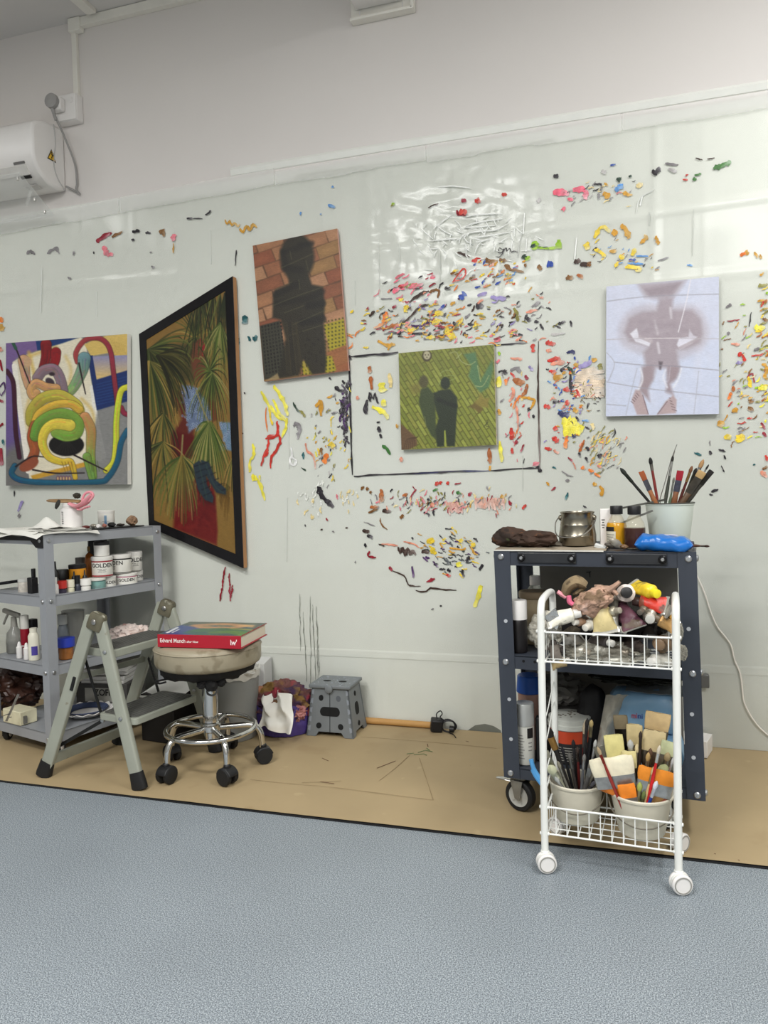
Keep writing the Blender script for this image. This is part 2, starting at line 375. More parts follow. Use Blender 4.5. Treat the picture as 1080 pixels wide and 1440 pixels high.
# ---- daubs: thick dabs of paint standing proud of the film
BLK=(38,34,40); DKB=(58,38,30); BRN=(124,82,38); SIE=(172,92,38); OCH=(206,150,50); YEL=(236,204,56); LEM=(240,228,70); GRN=(62,120,52); DGR=(36,58,44); OLV=(140,134,66)
RED=(200,52,40); CRI=(150,32,48); PNK=(226,120,132); HPK=(248,104,128); SAL=(222,142,116); PUR=(76,46,96); VIO=(150,138,190); BLU=(44,74,160); LBL=(96,150,212); TEA=(20,86,92); GRY=(130,126,128); LGR=(186,182,180); WHT=(246,246,244); ORG=(232,120,42); LIM=(150,196,40); NVY=(34,38,84); CRM=(236,214,150)
DB = MB()
def daub(col, w, pts, raise_=1.0, smooth_k=4, taper=.55, rnd=.22):
    """one stroke: pixel path measured on the photo's wall, w = width in photo pixels"""
    P = [wall(x, y) for x, y in pts]
    if len(P) > 2: P = smooth_path(P, smooth_k)
    elif len(P) == 2: P = [P[0].lerp(P[1], t) for t in (0, .2, .4, .6, .8, 1)]
    thin = random.choice([0, .3, .6, .9]) if w > 2 else .2
    if len(P) > 2:
        P = [p+Vector((random.uniform(-1, 1), 0, random.uniform(-1, 1)))*.0011 for p in P]
    q = wall(pts[0][0], pts[0][1]); q2 = wall(pts[0][0]+10, pts[0][1]); sc = (q2-q).length/10; hw = w*sc/2
    m = len(P); vs = []; cs = []
    for i, p in enumerate(P):
        t = (P[min(i+1, m-1)]-P[max(i-1, 0)]); t = Vector((t.x, 0, t.z)); t = t.normalized() if t.length > 1e-9 else Vector((1, 0, 0))
        nrm = Vector((-t.z, 0, t.x)); e = min(i, m-1-i)/max(1, (m-1)/2)
        k = hw*(taper+(1-taper)*min(1, e*2.2))*(1+random.uniform(-rnd, rnd))
        y = sheet_y(p.x, p.z)
        dark = 1+random.uniform(-.12, .10)
        fade = max(0., (i/(m-1)-.35))*thin
        for s_, h in ((-1, -.0004), (-.5, -.0007*raise_*random.uniform(.5, 1.4)), (0, -.0009*raise_*random.uniform(.3, 1.4)), (.5, -.0007*raise_*random.uniform(.5, 1.4)), (1, -.0004)):
            jit = 1+random.uniform(-.45, .35) if abs(s_) == 1 else 1
            f2 = min(.75, max(0, fade+random.uniform(-.15, .2)*(thin > 0)))
            vs.append(p+nrm*(k*s_*jit)+Vector((0, y+h-p.y, 0))); cs.append(tuple(min(255, (c*dark)*(1-f2)+228*f2) for c in col))
    o = len(DB.v); DB.v += vs; DB.c += cs
    for i in range(m-1):
        for j in range(4): a = o+i*5+j; DB.f.append((a, a+1, a+6, a+5))
def dash(col, x, y, l, ang, w, bend=.2):
    a = math.radians(ang); c, s = math.cos(a), -math.sin(a); b = l*bend*random.uniform(-1, 1)
    daub(col, w, [(x-c*l/2, y-s*l/2), (x+s*b, y-c*b), (x+c*l/2, y+s*l/2)], smooth_k=3)
def zig(col, w, x0, y0, x1, y1, n, amp):
    pts = []
    for i in range(n+1):
        t = i/n; pts.append((x0+(x1-x0)*t, y0+(y1-y0)*t+(amp if i % 2 else -amp)))
    daub(col, w, pts, smooth_k=3, rnd=.15)
def cluster(cx, cy, rx, ry, n, pal, l=(3, 10), w=(2, 5), ang=(0, 180), avoid=()):
    k = 0; n = int(n*1.3)
    while k < n:
        x, y = random.gauss(cx, rx*.5), random.gauss(cy, ry*.5)
        if abs(x-cx) > rx or abs(y-cy) > ry or any(a < x < b and c < y < d for a, b, c, d in avoid): k += .2; continue
        L_ = random.uniform(*l)*1.15; W_ = min(random.uniform(*w)*.68, L_*.6)
        dash(random.choice(pal), x, y, L_, random.uniform(*ang), W_); k += 1
RECT = [(492, 765, 478, 672)]
# upper left, in reading order
for c, w, p in [
 (GRY,4,[(38,357),(44,354),(50,357)]),(GRY,4,[(67,357),(74,352),(80,350),(84,357)]),(GRY,3,[(104,359),(105,354)]),(BLK,2,[(132,354),(133,357)]),
 (CRI,6,[(136,340),(146,334),(156,329)]),(CRI,4,[(141,335),(148,331),(158,328)]),(BRN,4,[(158,334),(166,330),(173,327)]),(PNK,7,[(146,346),(149,354),(154,360)]),(PNK,5,[(151,359),(160,358)]),
 (BLK,4,[(187,326),(197,326)]),(BLK,3,[(205,328),(213,328)]),(BLK,4,[(188,336),(188,340)]),(BRN,5,[(225,328),(230,325),(232,333)]),(PNK,8,[(245,330),(245,340)]),(OCH,2,[(245,343),(245,356)]),
 (BLK,3,[(264,308),(272,308)]),(BLK,3,[(290,303),(298,297)]),(BLK,1.4,[(272,308),(286,308)]),(BLK,2,[(333,352),(332,374)]),(GRY,3,[(213,375),(219,377)]),(GRY,3,[(96,390),(101,393)]),
 (LBL,3,[(424,298),(423,303)]),(LBL,4,[(462,289),(472,292)]),(LBL,3,[(467,263),(470,264)]),(LBL,2,[(451,302),(453,302)]),
 (TEA,9,[(344,444),(347,456)]),(TEA,7,[(334,476),(336,485)]),(TEA,6,[(350,478),(353,476)]),(TEA,8,[(357,479),(362,472)]),(TEA,5,[(331,450),(333,452)]),
 (OLV,3,[(553,287),(551,291)]),(LIM,4,[(552,286),(554,289)])]: daub(c, w, p)
zig(OCH, 3, 317, 312, 338, 318, 6, 2.2); zig(OCH, 4, 338, 325, 362, 318, 5, 3)
# left edge
for c, w, p in [(ORG,6,[(0,452),(5,448)]),(OCH,8,[(2,456),(4,466)]),(SAL,5,[(1,488),(3,495)]),(CRI,3,[(1,506),(4,522)]),(PUR,2.4,[(0,545),(6,538),(8,548),(3,556),(0,552)]),(CRI,3,[(0,562),(6,566)]),(CRI,3,[(0,600),(6,596)]),(TEA,4,[(5,618),(7,626)]),(CRI,7,[(3,630),(2,645),(1,655)]),(BLK,2,[(21,690),(21,698)]),(VIO,4,[(33,704),(29,712),(26,719)]),(GRY,5,[(26,724),(30,727)])]: daub(c, w, p)
# top right run
for c, w, p in [(RED,8,[(646,299),(657,299)]),(RED,6,[(706,274),(713,275)]),(CRI,4,[(643,296),(645,302),(655,303)]),(RED,8,[(668,283),(676,283)]),(CRI,6,[(649,283),(656,283)]),(DKB,2.5,[(603,293),(612,289),(617,287)]),(BLK,4,[(779,247),(785,251)]),(BLK,3,[(783,246),(785,250)]),
 (HPK,9,[(778,272),(790,271),(800,273)]),(HPK,8,[(806,268),(818,267),(824,273),(822,281)]),(HPK,6,[(790,294),(795,295)]),(HPK,4,[(798,280),(806,282)]),(LGR,5,[(755,285),(760,280)]),(LGR,6,[(846,240),(852,245)]),
 (BLU,3,[(858,234),(866,232)]),(DGR,7,[(867,254),(874,252)]),(DGR,4,[(884,249),(888,248)]),(BLK,3,[(835,260),(845,260),(846,270)]),(GRY,3,[(842,272),(842,281)]),(OCH,7,[(849,271),(857,279)]),(OCH,3,[(850,258),(855,262)]),(LBL,5,[(864,268),(876,263)]),(LBL,4,[(868,262),(876,260)]),(OCH,5,[(876,272),(889,275)]),(CRM,7,[(895,264),(904,259)]),
 (BLK,8,[(918,246),(924,241),(929,237)]),(GRY,4,[(935,230),(954,233)]),(LGR,5,[(940,238),(952,242)]),(DKB,2,[(978,223),(988,226)]),(DKB,2,[(994,225),(1005,223)]),
 (GRN,8,[(1003,238),(1012,234),(1020,231),(1028,229)]),(GRN,4,[(976,247),(986,246)]),(GRN,4,[(974,252),(979,254)]),(RED,2.5,[(960,253),(967,254)]),(RED,2.5,[(964,248),(967,246)]),
 (YEL,6,[(836,336),(842,324),(850,320),(858,327)]),(OCH,8,[(860,330),(868,325)]),(OCH,8,[(872,318),(880,323),(885,336)]),(OCH,6,[(900,343),(908,336),(907,330)]),(OCH,6,[(922,333),(926,345)]),(YEL,10,[(824,342),(826,352)]),(YEL,6,[(836,350),(848,358),(850,362)]),(OCH,5,[(857,354),(867,354)]),(YEL,6,[(888,360),(894,350)]),(YEL,8,[(872,365),(877,360)]),(YEL,6,[(864,374),(870,371)]),(YEL,6,[(879,377),(890,376),(902,381)]),
 (BLU,4,[(884,367),(894,365)]),(LBL,3,[(894,361),(911,361)]),(LBL,3,[(890,371),(905,372)]),(GRY,3,[(925,367),(940,362)]),(GRY,2.5,[(921,380),(928,375)]),(LBL,2.5,[(966,373),(974,374)]),
 (DKB,8,[(808,371),(816,366)]),(DKB,6,[(816,372),(828,373)]),(BRN,7,[(826,370),(831,374)]),(BRN,8,[(796,393),(806,389)]),(SIE,6,[(812,386),(820,392)]),(BLU,10,[(769,372),(778,373)]),
 (LIM,11,[(752,340),(753,352)]),(DGR,8,[(749,344),(751,349)]),(LIM,10,[(786,338),(787,350)]),(LIM,4,[(752,348),(770,350),(784,348)]),(DGR,3,[(757,348),(772,350)]),(LIM,8,[(741,362),(744,366)]),(DGR,8,[(735,359),(740,364)]),
 (ORG,6,[(1040,359),(1048,357)]),(OCH,7,[(1047,354),(1053,358)]),(OCH,4,[(1061,355),(1065,363)]),(OCH,4,[(1068,358),(1071,364)])]: daub(c, w, p)
daub((60, 58, 60), 1.5, [(708, 352), (703, 350), (701, 356), (706, 356), (709, 350), (707, 357), (702, 362), (698, 361)], rnd=.1); daub((60, 58, 60), 1.5, [(709, 354), (712, 349), (713, 354), (717, 350), (719, 355), (724, 354), (729, 355)], rnd=.1)
# red loop, browns, blues above the rectangle
for c, w, p in [(RED,2.4,[(637,398),(644,388),(653,378),(655,386),(650,393),(638,397)]),(RED,5,[(664,368),(672,365)]),(RED,2.2,[(664,369),(670,364),(677,365),(674,370)]),(BRN,6,[(683,364),(690,368),(700,367)]),(BRN,5,[(702,366),(714,366)]),(BRN,5,[(710,373),(720,380),(737,383)]),(DKB,4,[(644,355),(660,362)]),(BRN,6,[(758,373),(760,381)]),(ORG,8,[(706,382),(708,384)]),(SAL,4,[(688,376),(698,370)]),(BRN,5,[(737,374),(741,373)]),
 (BLU,9,[(648,421),(655,412)]),(PUR,6,[(645,422),(652,414)]),(VIO,6,[(690,418),(712,421)]),(VIO,5,[(672,417),(685,412)]),(BLK,8,[(669,430),(680,432)]),(BLU,9,[(622,430),(624,434)]),(BLU,3,[(668,405),(676,403)]),(BLU,3,[(697,401),(704,396)]),(OLV,5,[(722,434),(727,440),(728,452)]),(GRY,5,[(748,432),(760,425)]),(SAL,4,[(740,440),(756,436)]),(BLK,5,[(740,449),(747,450)]),(BLK,5,[(752,452),(757,454)]),(BLK,4,[(760,456),(764,464)]),(BLK,5,[(785,456),(795,452)]),(BLK,3,[(802,451),(804,460)]),(LGR,4,[(775,471),(795,469)]),
 (BLK,3,[(565,464),(562,470),(553,468),(540,470)]),(DKB,3,[(603,429),(594,431),(586,437),(577,447),(566,456),(563,466)]),(ORG,5,[(545,439),(541,447),(538,456),(526,462)]),(SIE,5,[(544,461),(553,459),(561,456)]),(PUR,4,[(579,458),(592,460),(600,455),(606,449)]),(BLK,3,[(618,456),(620,464)]),(BLK,3,[(580,470),(594,469)]),(GRY,2,[(536,421),(552,420)]),(DKB,4,[(576,426),(586,418),(597,412),(604,410)]),(BRN,4,[(604,412),(612,408),(618,410),(616,420)]),
 (YEL,8,[(612,440),(624,442)]),(YEL,8,[(608,454),(619,452)]),(YEL,9,[(628,462),(634,472),(640,474)]),(YEL,8,[(574,463),(582,467)]),(YEL,6,[(562,420),(567,424)]),(YEL,7,[(570,430),(574,436)]),(OCH,5,[(532,480),(546,486),(556,484)]),(YEL,5,[(600,476),(612,474)]),(OCH,5,[(640,425),(634,430)]),(CRI,4,[(552,434),(558,430)]),(PNK,3,[(556,392),(564,388),(570,386)]),(PNK,4,[(578,402),(596,400)]),(HPK,5,[(553,412),(562,406)]),(PNK,4,[(605,392),(612,388)]),(RED,3,[(560,404),(572,402)])]: daub(c, w, p)
random.seed(11)
cluster(620, 455, 128, 34, 190, [YEL,YEL,OCH,OCH,BRN,BLK,BLK,DKB,CRI,VIO,PNK,SAL,GRY,OLV,ORG], (3, 10), (2, 5), (-20, 70), [(562, 700, 484, 640)])
cluster(590, 400, 60, 20, 30, [PNK,CRI,HPK,SAL,BLK,OLV], (4, 11), (2, 4), (0, 60))
cluster(690, 392, 60, 26, 42, [BRN,BLU,ORG,SAL,OCH,YEL,LBL,RED,GRY], (3, 9), (2, 5), (0, 60))
cluster(745, 440, 50, 40, 22, [GRY,BLK,SAL,OLV,LGR], (3, 10), (1.6, 4), (-30, 60))
cluster(870, 360, 60, 26, 24, [GRY,LBL,YEL,OCH,BLK], (3, 8), (1.2, 3.5), (0, 60))
cluster(840, 272, 70, 22, 22, [LGR,CRM,PNK,GRY,BLK], (3, 9), (1.2, 3), (0, 60))
# left of the rectangle
for c, w, p in [(LEM,5,[(368,550),(376,565),(384,580)]),(LEM,6,[(386,542),(394,555),(401,568),(405,585)]),(LEM,4,[(381,570),(390,585),(402,592)]),(LEM,4,[(384,562),(393,580),(403,590)]),(LEM,4,[(404,588),(402,602),(397,615)]),(ORG,2,[(375,573),(374,590),(377,607)]),(YEL,3,[(379,573),(381,590),(384,598)]),
 (RED,4,[(390,592),(391,608),(386,615),(374,617)]),(RED,4,[(378,618),(377,630),(372,640),(368,655)]),(RED,4,[(391,610),(395,620),(389,634),(382,645),(381,659)]),(RED,3,[(376,614),(387,612)]),(RED,4,[(370,643),(378,636)]),
 (LEM,4,[(356,624),(358,638),(352,650),(352,664)]),(LEM,9,[(354,672),(362,671)]),(LEM,4,[(362,672),(368,685),(373,704)]),(LEM,3,[(366,668),(366,676)]),
 (DGR,3,[(413,566),(417,575),(423,580)]),(OLV,3,[(421,577),(427,582),(430,587)]),(GRY,6,[(413,600),(418,596),(422,604),(419,617)]),(SAL,3,[(430,623),(432,634),(440,640),(443,650),(444,660)]),(TEA,3,[(427,636),(427,646)]),(DGR,2,[(424,658),(431,662)]),(ORG,8,[(461,638),(456,652)]),(YEL,8,[(465,622),(469,630)]),(OCH,6,[(444,572),(452,565),(452,585)]),(GRY,3,[(467,582),(476,579)]),(BLK,3,[(463,531),(466,534)]),(BLK,5,[(472,544),(480,550),(487,550)]),
 (BLK,9,[(449,684),(451,694),(457,702)]),(BLK,7,[(456,702),(463,706),(469,714)]),(WHT,3,[(410,629),(411,640),(408,650),(414,655),(417,648),(411,643)]),(CRI,2,[(459,728),(462,732)]),(PNK,3,[(474,695),(475,702)]),(BRN,4,[(452,630),(453,640)])]: daub(c, w, p, raise_=1.4)
cluster(462, 620, 34, 75, 52, [YEL,OCH,BLK,GRY,OLV,LEM,LGR], (2.5, 8), (1.6, 4), (20, 110))
cluster(486, 580, 6, 48, 40, [BLK,PUR,BLK,(60,52,64)], (5, 12), (3, 6), (40, 140))
cluster(437, 700, 22, 30, 16, [(238, 240, 232),CRM,(240, 242, 236)], (4, 9), (2, 4), (40, 110))
cluster(494, 700, 14, 22, 12, [CRM,(238, 240, 230),CRM], (4, 9), (2, 4), (40, 110))
# inside the rectangle
for c, w, p in [(SIE,6,[(520,515),(521,525)]),(SIE,6,[(522,530),(523,548)]),(BLK,6,[(517,562),(515,572),(516,582)]),(BLK,4,[(520,552),(521,565)]),(BLK,2,[(522,552),(526,562),(528,553),(532,568),(531,558)]),(BLK,5,[(532,593),(533,595)]),(BLK,5,[(533,600),(534,608)]),(BLK,4,[(535,610),(537,616)]),(GRN,4,[(538,626),(545,632),(549,640)]),(LEM,12,[(537,538),(538,552)]),(LEM,9,[(539,562),(541,572)]),(LEM,7,[(524,572),(540,580),(546,590)]),(CRM,6,[(548,525),(550,545)]),(SAL,6,[(562,645),(567,648)]),(SAL,4,[(503,557),(504,562)]),(OCH,5,[(557,599),(561,600)]),
 (ORG,5,[(711,533),(712,542)]),(BLK,6,[(709,520),(711,527)]),(BLK,3,[(701,524),(708,521)]),(GRY,5,[(718,522),(726,518),(733,524)]),(SIE,8,[(722,533),(728,537),(738,539)]),(SIE,5,[(741,540),(740,550),(732,558)]),(ORG,4,[(732,556),(726,564),(722,575)]),(OCH,4,[(732,559),(744,560),(752,564),(746,575)]),(BLK,6,[(742,574),(746,577)]),(RED,3,[(718,524),(724,532)]),(CRI,4,[(738,528),(742,534)]),(SAL,4,[(720,545),(722,555),(716,565)]),(SAL,3,[(726,570),(728,585),(729,604)]),(VIO,4,[(744,515),(750,522)]),(BLK,4,[(750,583),(751,588)]),(RED,7,[(719,602),(720,618)]),(CRI,6,[(724,624),(728,620)]),(RED,5,[(720,630),(721,638)]),(CRI,3,[(737,625),(732,636)]),(SAL,4,[(718,504),(735,505)]),(RED,6,[(749,484),(750,496)]),(LEM,8,[(702,530),(701,545)]),(LEM,6,[(703,620),(706,650)]),(OCH,5,[(702,575),(702,584)]),(LIM,4,[(702,495),(702,500)]),(PNK,6,[(700,507),(701,510)]),
 (SIE,5,[(688,630),(689,645),(690,652)]),(OCH,4,[(689,655),(689,662)]),(PNK,8,[(752,650),(754,655)])]: daub(c, w, p, raise_=1.3)
cluster(725, 580, 28, 80, 26, [SAL,RED,ORG,BLK,PNK,GRY,CRM], (3, 8), (1.6, 4), (40, 120))
# right of the rectangle
for c, w, p in [(RED,6,[(767,482),(775,483),(781,485)]),(SAL,5,[(768,493),(776,494)]),(NVY,5,[(797,497),(804,494),(808,498)]),(BLU,3,[(808,502),(809,506)]),(RED,7,[(770,508),(782,505),(788,503)]),(SAL,6,[(775,513),(795,509)]),(RED,4,[(772,522),(782,522)]),(BLK,5,[(788,522),(794,518)]),(OCH,8,[(778,532),(792,529)]),(OCH,4,[(790,526),(796,523)]),(DGR,5,[(798,516),(804,522),(808,526)]),(OCH,7,[(808,515),(813,512)]),(VIO,8,[(814,518),(822,514),(832,508)]),(OCH,8,[(834,504),(837,509)]),(OLV,6,[(843,512),(846,520)]),(LBL,3,[(770,536),(776,539)]),(BLU,3,[(778,540),(784,543)]),(LBL,3,[(784,544),(788,548)]),(BLK,5,[(802,526),(803,545),(804,552)]),(RED,6,[(792,549),(800,547)]),(RED,4,[(810,548),(816,558)]),(BLK,5,[(777,566),(784,565)]),(BLK,3,[(784,564),(787,567)]),(RED,7,[(795,566),(801,566)]),(RED,6,[(765,571),(774,573)]),
 (NVY,9,[(785,580),(794,583),(801,585)]),(OCH,6,[(806,574),(812,580)]),(LEM,16,[(790,592),(800,594),(812,594)]),(LEM,16,[(793,602),(806,604),(820,603)]),(LEM,13,[(792,608),(800,610)]),(LEM,9,[(814,600),(821,604)]),(BLK,3,[(803,592),(806,596)]),(NVY,7,[(804,612),(810,613)]),(RED,9,[(780,600),(783,605)]),(RED,8,[(777,615),(782,619),(786,621)]),(ORG,6,[(796,612),(796,622),(794,630)]),(LBL,3,[(818,592),(828,592)]),(BLK,3,[(810,586),(814,592)]),(BLK,3,[(823,600),(829,604)]),(CRM,5,[(833,595),(834,605)]),
 (RED,5,[(766,630),(776,632)]),(SAL,4,[(778,633),(786,638)]),(SIE,4,[(822,619),(818,628),(814,636)]),(BLK,4,[(814,636),(816,643)]),(BLK,4,[(824,628),(828,634)]),(BLK,3,[(823,643),(827,650)]),(CRI,3,[(799,643),(805,649)]),(SAL,2,[(806,650),(810,660)]),(BLK,7,[(841,639),(846,643)]),(ORG,5,[(817,658),(823,659)]),(ORG,5,[(828,660),(834,664)]),(ORG,4,[(836,665),(844,671)]),(SAL,4,[(840,654),(846,658)]),(OCH,5,[(833,680),(840,682)]),(OCH,5,[(843,683),(847,690),(845,698)]),(TEA,3,[(777,657),(782,659)]),(GRY,2,[(790,662),(798,668),(806,670)]),(GRY,4,[(797,678),(799,674)]),(OCH,4,[(769,678),(772,683)]),(CRI,3,[(781,685),(776,690)]),(TEA,3,[(799,693),(795,703)]),(RED,4,[(740,709),(735,716)]),(OCH,7,[(704,697),(709,700)]),(CRI,4,[(716,704),(719,711)]),(BLK,2.5,[(820,711),(825,714)])]: daub(c, w, p, raise_=1.3)
cluster(800, 560, 34, 62, 60, [SAL,RED,BLU,LBL,BLK,OCH,VIO,ORG,OLV], (3, 9), (1.6, 4), (-20, 80), [(690, 758, 470, 660)])
cluster(848, 632, 32, 34, 60, [OLV,YEL,OCH,CRM,GRY,BLK,SAL], (3, 12), (1, 3.2), (20, 80))
for k in range(6): daub((226, 206, 182), 9, [(808, 523+k*6.4), (828, 522+k*6.6), (850, 524+k*6.4)], raise_=.15)
cluster(828, 556, 24, 22, 30, [DKB,OLV,BLK,BRN], (1.5, 5), (1, 2), (0, 180))
# bands under the rectangle
for c, w, p in [(BRN,5,[(508,686),(512,687)]),(BRN,5,[(515,687),(519,688)]),(BRN,4,[(520,692),(523,693)]),(SIE,6,[(537,688),(537,697),(538,706)]),(SIE,4,[(521,714),(533,712)]),(BRN,4,[(519,721),(532,716)]),(DKB,6,[(538,718),(550,720)]),(CRI,2,[(581,684),(585,690)]),(CRI,2,[(586,688),(577,700)]),(SIE,4,[(566,698),(574,694)]),(PNK,3,[(592,698),(598,708)]),(BLK,4,[(601,702),(606,703)]),(RED,5,[(612,682),(617,678)]),(RED,4,[(619,681),(621,677)]),(RED,4,[(629,682),(631,677)]),(CRI,2,[(640,681),(649,679)]),(GRN,3,[(609,691),(616,687)]),(GRN,4,[(642,692),(649,694)]),(CRI,4,[(659,697),(663,692)]),(BLK,3,[(596,720),(603,723),(603,727)]),(BLK,3,[(610,717),(610,725)]),(SAL,6,[(606,708),(611,712)]),(BRN,4,[(563,729),(568,724)]),(DKB,5,[(510,746),(520,747)]),(BLK,5,[(517,752),(525,756)]),(BLK,4,[(513,765),(516,769)]),(GRY,1.6,[(512,734),(528,739)]),(BRN,2,[(535,728),(537,738),(545,745)]),
 (DKB,2,[(533,765),(541,768)]),(DKB,5,[(560,769),(563,777),(567,771),(570,779),(574,772),(577,779),(580,774),(585,780)]),(DKB,6,[(593,775),(604,777)]),(YEL,9,[(604,757),(609,764)]),(YEL,9,[(606,772),(613,779)]),(YEL,6,[(624,758),(626,759)]),(YEL,7,[(647,758),(651,762)]),(YEL,8,[(664,764),(668,768)]),(LEM,8,[(645,790),(647,797)]),(BLK,3,[(579,756),(582,758)]),(PUR,3,[(595,783),(602,789)]),(PUR,3,[(609,789),(617,798)]),(BLK,5,[(660,782),(656,790)]),(BLK,4,[(679,793),(675,802)]),(BLK,4,[(650,800),(652,812)]),(BLK,4,[(629,801),(634,803)]),(RED,4,[(627,808),(634,811)]),(CRI,4,[(600,818),(612,813)]),(PUR,4,[(580,796),(582,812)]),(CRI,4,[(548,797),(552,802)]),(DKB,2,[(552,802),(568,809),(573,818),(577,823),(592,824)]),(DKB,2.4,[(585,830),(598,832),(606,827),(622,829),(642,830)]),(OCH,3,[(632,770),(650,773),(655,770)]),(OCH,3,[(661,768),(668,778),(672,780)]),(LEM,6,[(677,823),(673,838),(667,854)]),(CRI,3,[(520,775),(519,782),(530,784)]),(SAL,2.5,[(537,765),(548,766),(560,768)]),(SAL,2.5,[(568,762),(580,764),(590,770)])]: daub(c, w, p, raise_=1.2)
cluster(600, 706, 80, 18, 62, [BRN,SAL,PNK,GRY,BLK,CRM,CRI,OLV], (3, 9), (1.4, 3.6), (20, 120))
cluster(690, 705, 45, 20, 20, [SAL,PNK,CRM,OCH,GRY,CRI], (3, 8), (2, 4), (30, 120))
cluster(640, 775, 52, 36, 60, [BLK,BLK,(70,76,74),PUR,OCH,YEL,(90,96,100)], (3, 9), (1.6, 4), (-60, 10))
for k in range(12): daub((214, 160, 146), 4, [(628+k*1.8+random.uniform(-2, 2), 706), (633+k*1.6, 722+random.uniform(-4, 3))], raise_=.3)
for k in range(14): daub((218, 172, 156), 4, [(668+k*3+random.uniform(-2, 2), 700), (670+k*3, 714+random.uniform(-4, 5))], raise_=.3)
# far right
for c, w, p in [(RED,6,[(1037,498),(1044,500),(1047,508)]),(CRI,3,[(1050,531),(1058,526),(1060,538)]),(SIE,5,[(1031,543),(1030,551)]),(ORG,5,[(1028,552),(1024,562)]),(BRN,8,[(1055,562),(1056,567)]),(BRN,9,[(1055,572),(1054,578)]),(OCH,10,[(1010,592),(1016,600)]),(YEL,10,[(1034,620),(1046,612)]),(YEL,8,[(1018,616),(1028,614)]),(LEM,8,[(1060,462),(1076,461)]),(LEM,8,[(1066,546),(1079,545)]),(OCH,5,[(1071,512),(1078,518),(1075,530),(1079,534)]),(OLV,6,[(1066,404),(1079,400)]),(SIE,5,[(1074,425),(1079,424)]),(BRN,5,[(1072,448),(1079,452)]),(GRY,4,[(1020,433),(1028,428)]),(CRI,2,[(1022,452),(1040,450)]),(GRY,5,[(1022,470),(1026,468)]),(RED,3,[(1056,501),(1072,499)]),(SAL,4,[(1028,484),(1040,485)]),(VIO,5,[(1034,512),(1044,509)]),(GRY,4,[(1060,493),(1068,490)]),(OCH,7,[(1030,580),(1036,574)]),(CRI,4,[(1070,595),(1076,604)]),(CRI,4,[(1072,608),(1078,614)]),(RED,5,[(1076,640),(1079,648)]),(SAL,6,[(1070,662),(1078,672)]),(BRN,5,[(1072,660),(1079,656)]),(TEA,3,[(976,637),(986,640)]),(BLK,4,[(998,634),(999,640)]),(BLK,3,[(1010,632),(1020,635)]),(BLK,3,[(1018,640),(1020,646)]),(BLK,2,[(1014,655),(1018,664)]),(BLK,4,[(1000,692),(1010,688)]),(BLK,3,[(998,694),(1002,697)]),(TEA,3,[(1058,654),(1062,653)]),(GRY,2,[(998,620),(998,627)]),(BLK,1.6,[(1056,440),(1053,460)]),(YEL,6,[(1052,530),(1056,545)])]: daub(c, w, p, raise_=1.3)
cluster(1046, 530, 40, 110, 62, [YEL,OCH,SAL,OLV,LEM,GRY,BRN,CRM,LIM,RED], (3, 10), (2, 4.5), (0, 70))
cluster(1074, 480, 10, 100, 26, [YEL,OCH,OLV,SIE,LIM], (5, 12), (3, 5.5), (0, 60))
# drips down to the dado and small strays
for x, y0, y1, dx in ((422, 835, 915, 1), (427, 860, 958, 5), (437, 838, 990, 1), (440, 850, 975, 6), (446, 852, 960, 2), (449, 905, 950, 0), (318, 797, 845, -8), (323, 806, 840, 2), (328, 822, 845, -3)):
    daub(CRI if x < 330 else (128, 132, 122), .9 if x > 330 else 2.6, [(x+dx*t+random.uniform(-.7, .7), y0+(y1-y0)*t) for t in (0, .17, .33, .5, .66, .83, 1)], raise_=.5, rnd=.4)
for x, y in ((345, 553), (213, 355), (488, 742), (453, 745), (500, 790), (620, 852), (608, 856), (341, 610), (430, 739), (469, 748), (960, 690)): dash(random.choice([BLK, DKB, GRY]), x, y, 3, random.uniform(0, 180), 2)
ob = DB.build('paint_daubs', mat('thick_oil_paint', (0, 0, 0), .38, var=.10, vs=60, bump=.5, bs=220, vcol=True, spec=.4), sheet, col=True, angle=80)
ob['kind'] = 'stuff'
# sharp folds standing up in the film
CR_M = mat('film_fold', (246, 248, 244), .22, var=0, alpha=.8, spec=.9)
def z8(x, y): return (560+x/5.4, 260+y/5.4)
FOLDS = [[z8(180, 340), z8(220, 375), z8(265, 415)], [z8(300, 320), z8(350, 275), z8(410, 230)], [z8(305, 325), z8(360, 360), z8(420, 390)], [z8(500, 335), z8(560, 302), z8(690, 275), z8(790, 262)], [z8(505, 330), z8(600, 325), z8(740, 312)], [z8(470, 415), z8(520, 376), z8(640, 356), z8(750, 345), z8(830, 300)], [z8(570, 405), z8(700, 390), z8(850, 362)], [z8(510, 247), z8(640, 228), z8(790, 224)], [z8(240, 430), z8(350, 420), z8(470, 410)], [z8(320, 500), z8(322, 590), z8(325, 690)], [z8(940, 372), z8(920, 460), z8(905, 560)], [z8(975, 412), z8(970, 512)], [z8(235, 492), z8(310, 488)], [z8(430, 270), z8(470, 312), z8(480, 350)], [z8(190, 335), z8(215, 300)], [z8(300, 20), z8(420, 15), z8(550, 30)], [z8(500, 440), z8(520, 480), z8(515, 540)], [z8(590, 415), z8(640, 430), z8(700, 415)], [z8(430, 590), z8(445, 640)], [z8(520, 690), z8(560, 650), z8(620, 640)],
 [(533, 336), (534, 380), (534, 420)], [(562, 342), (563, 378)], [(137, 410), (137, 445)], [(297, 325), (298, 372)], [(619, 353), (619, 397)], [(738, 300), (736, 330)], [(811, 335), (808, 365)], [(895, 300), (900, 280), (920, 268)], [(913, 318), (913, 300)], [(975, 296), (973, 360)], [(900, 290), (903, 276)], [(407, 590), (407, 660)], [(405, 700), (404, 790)], [(735, 640), (735, 690)], [(60, 378), (58, 440)], [(500, 395), (500, 430)]]
mb = MB()
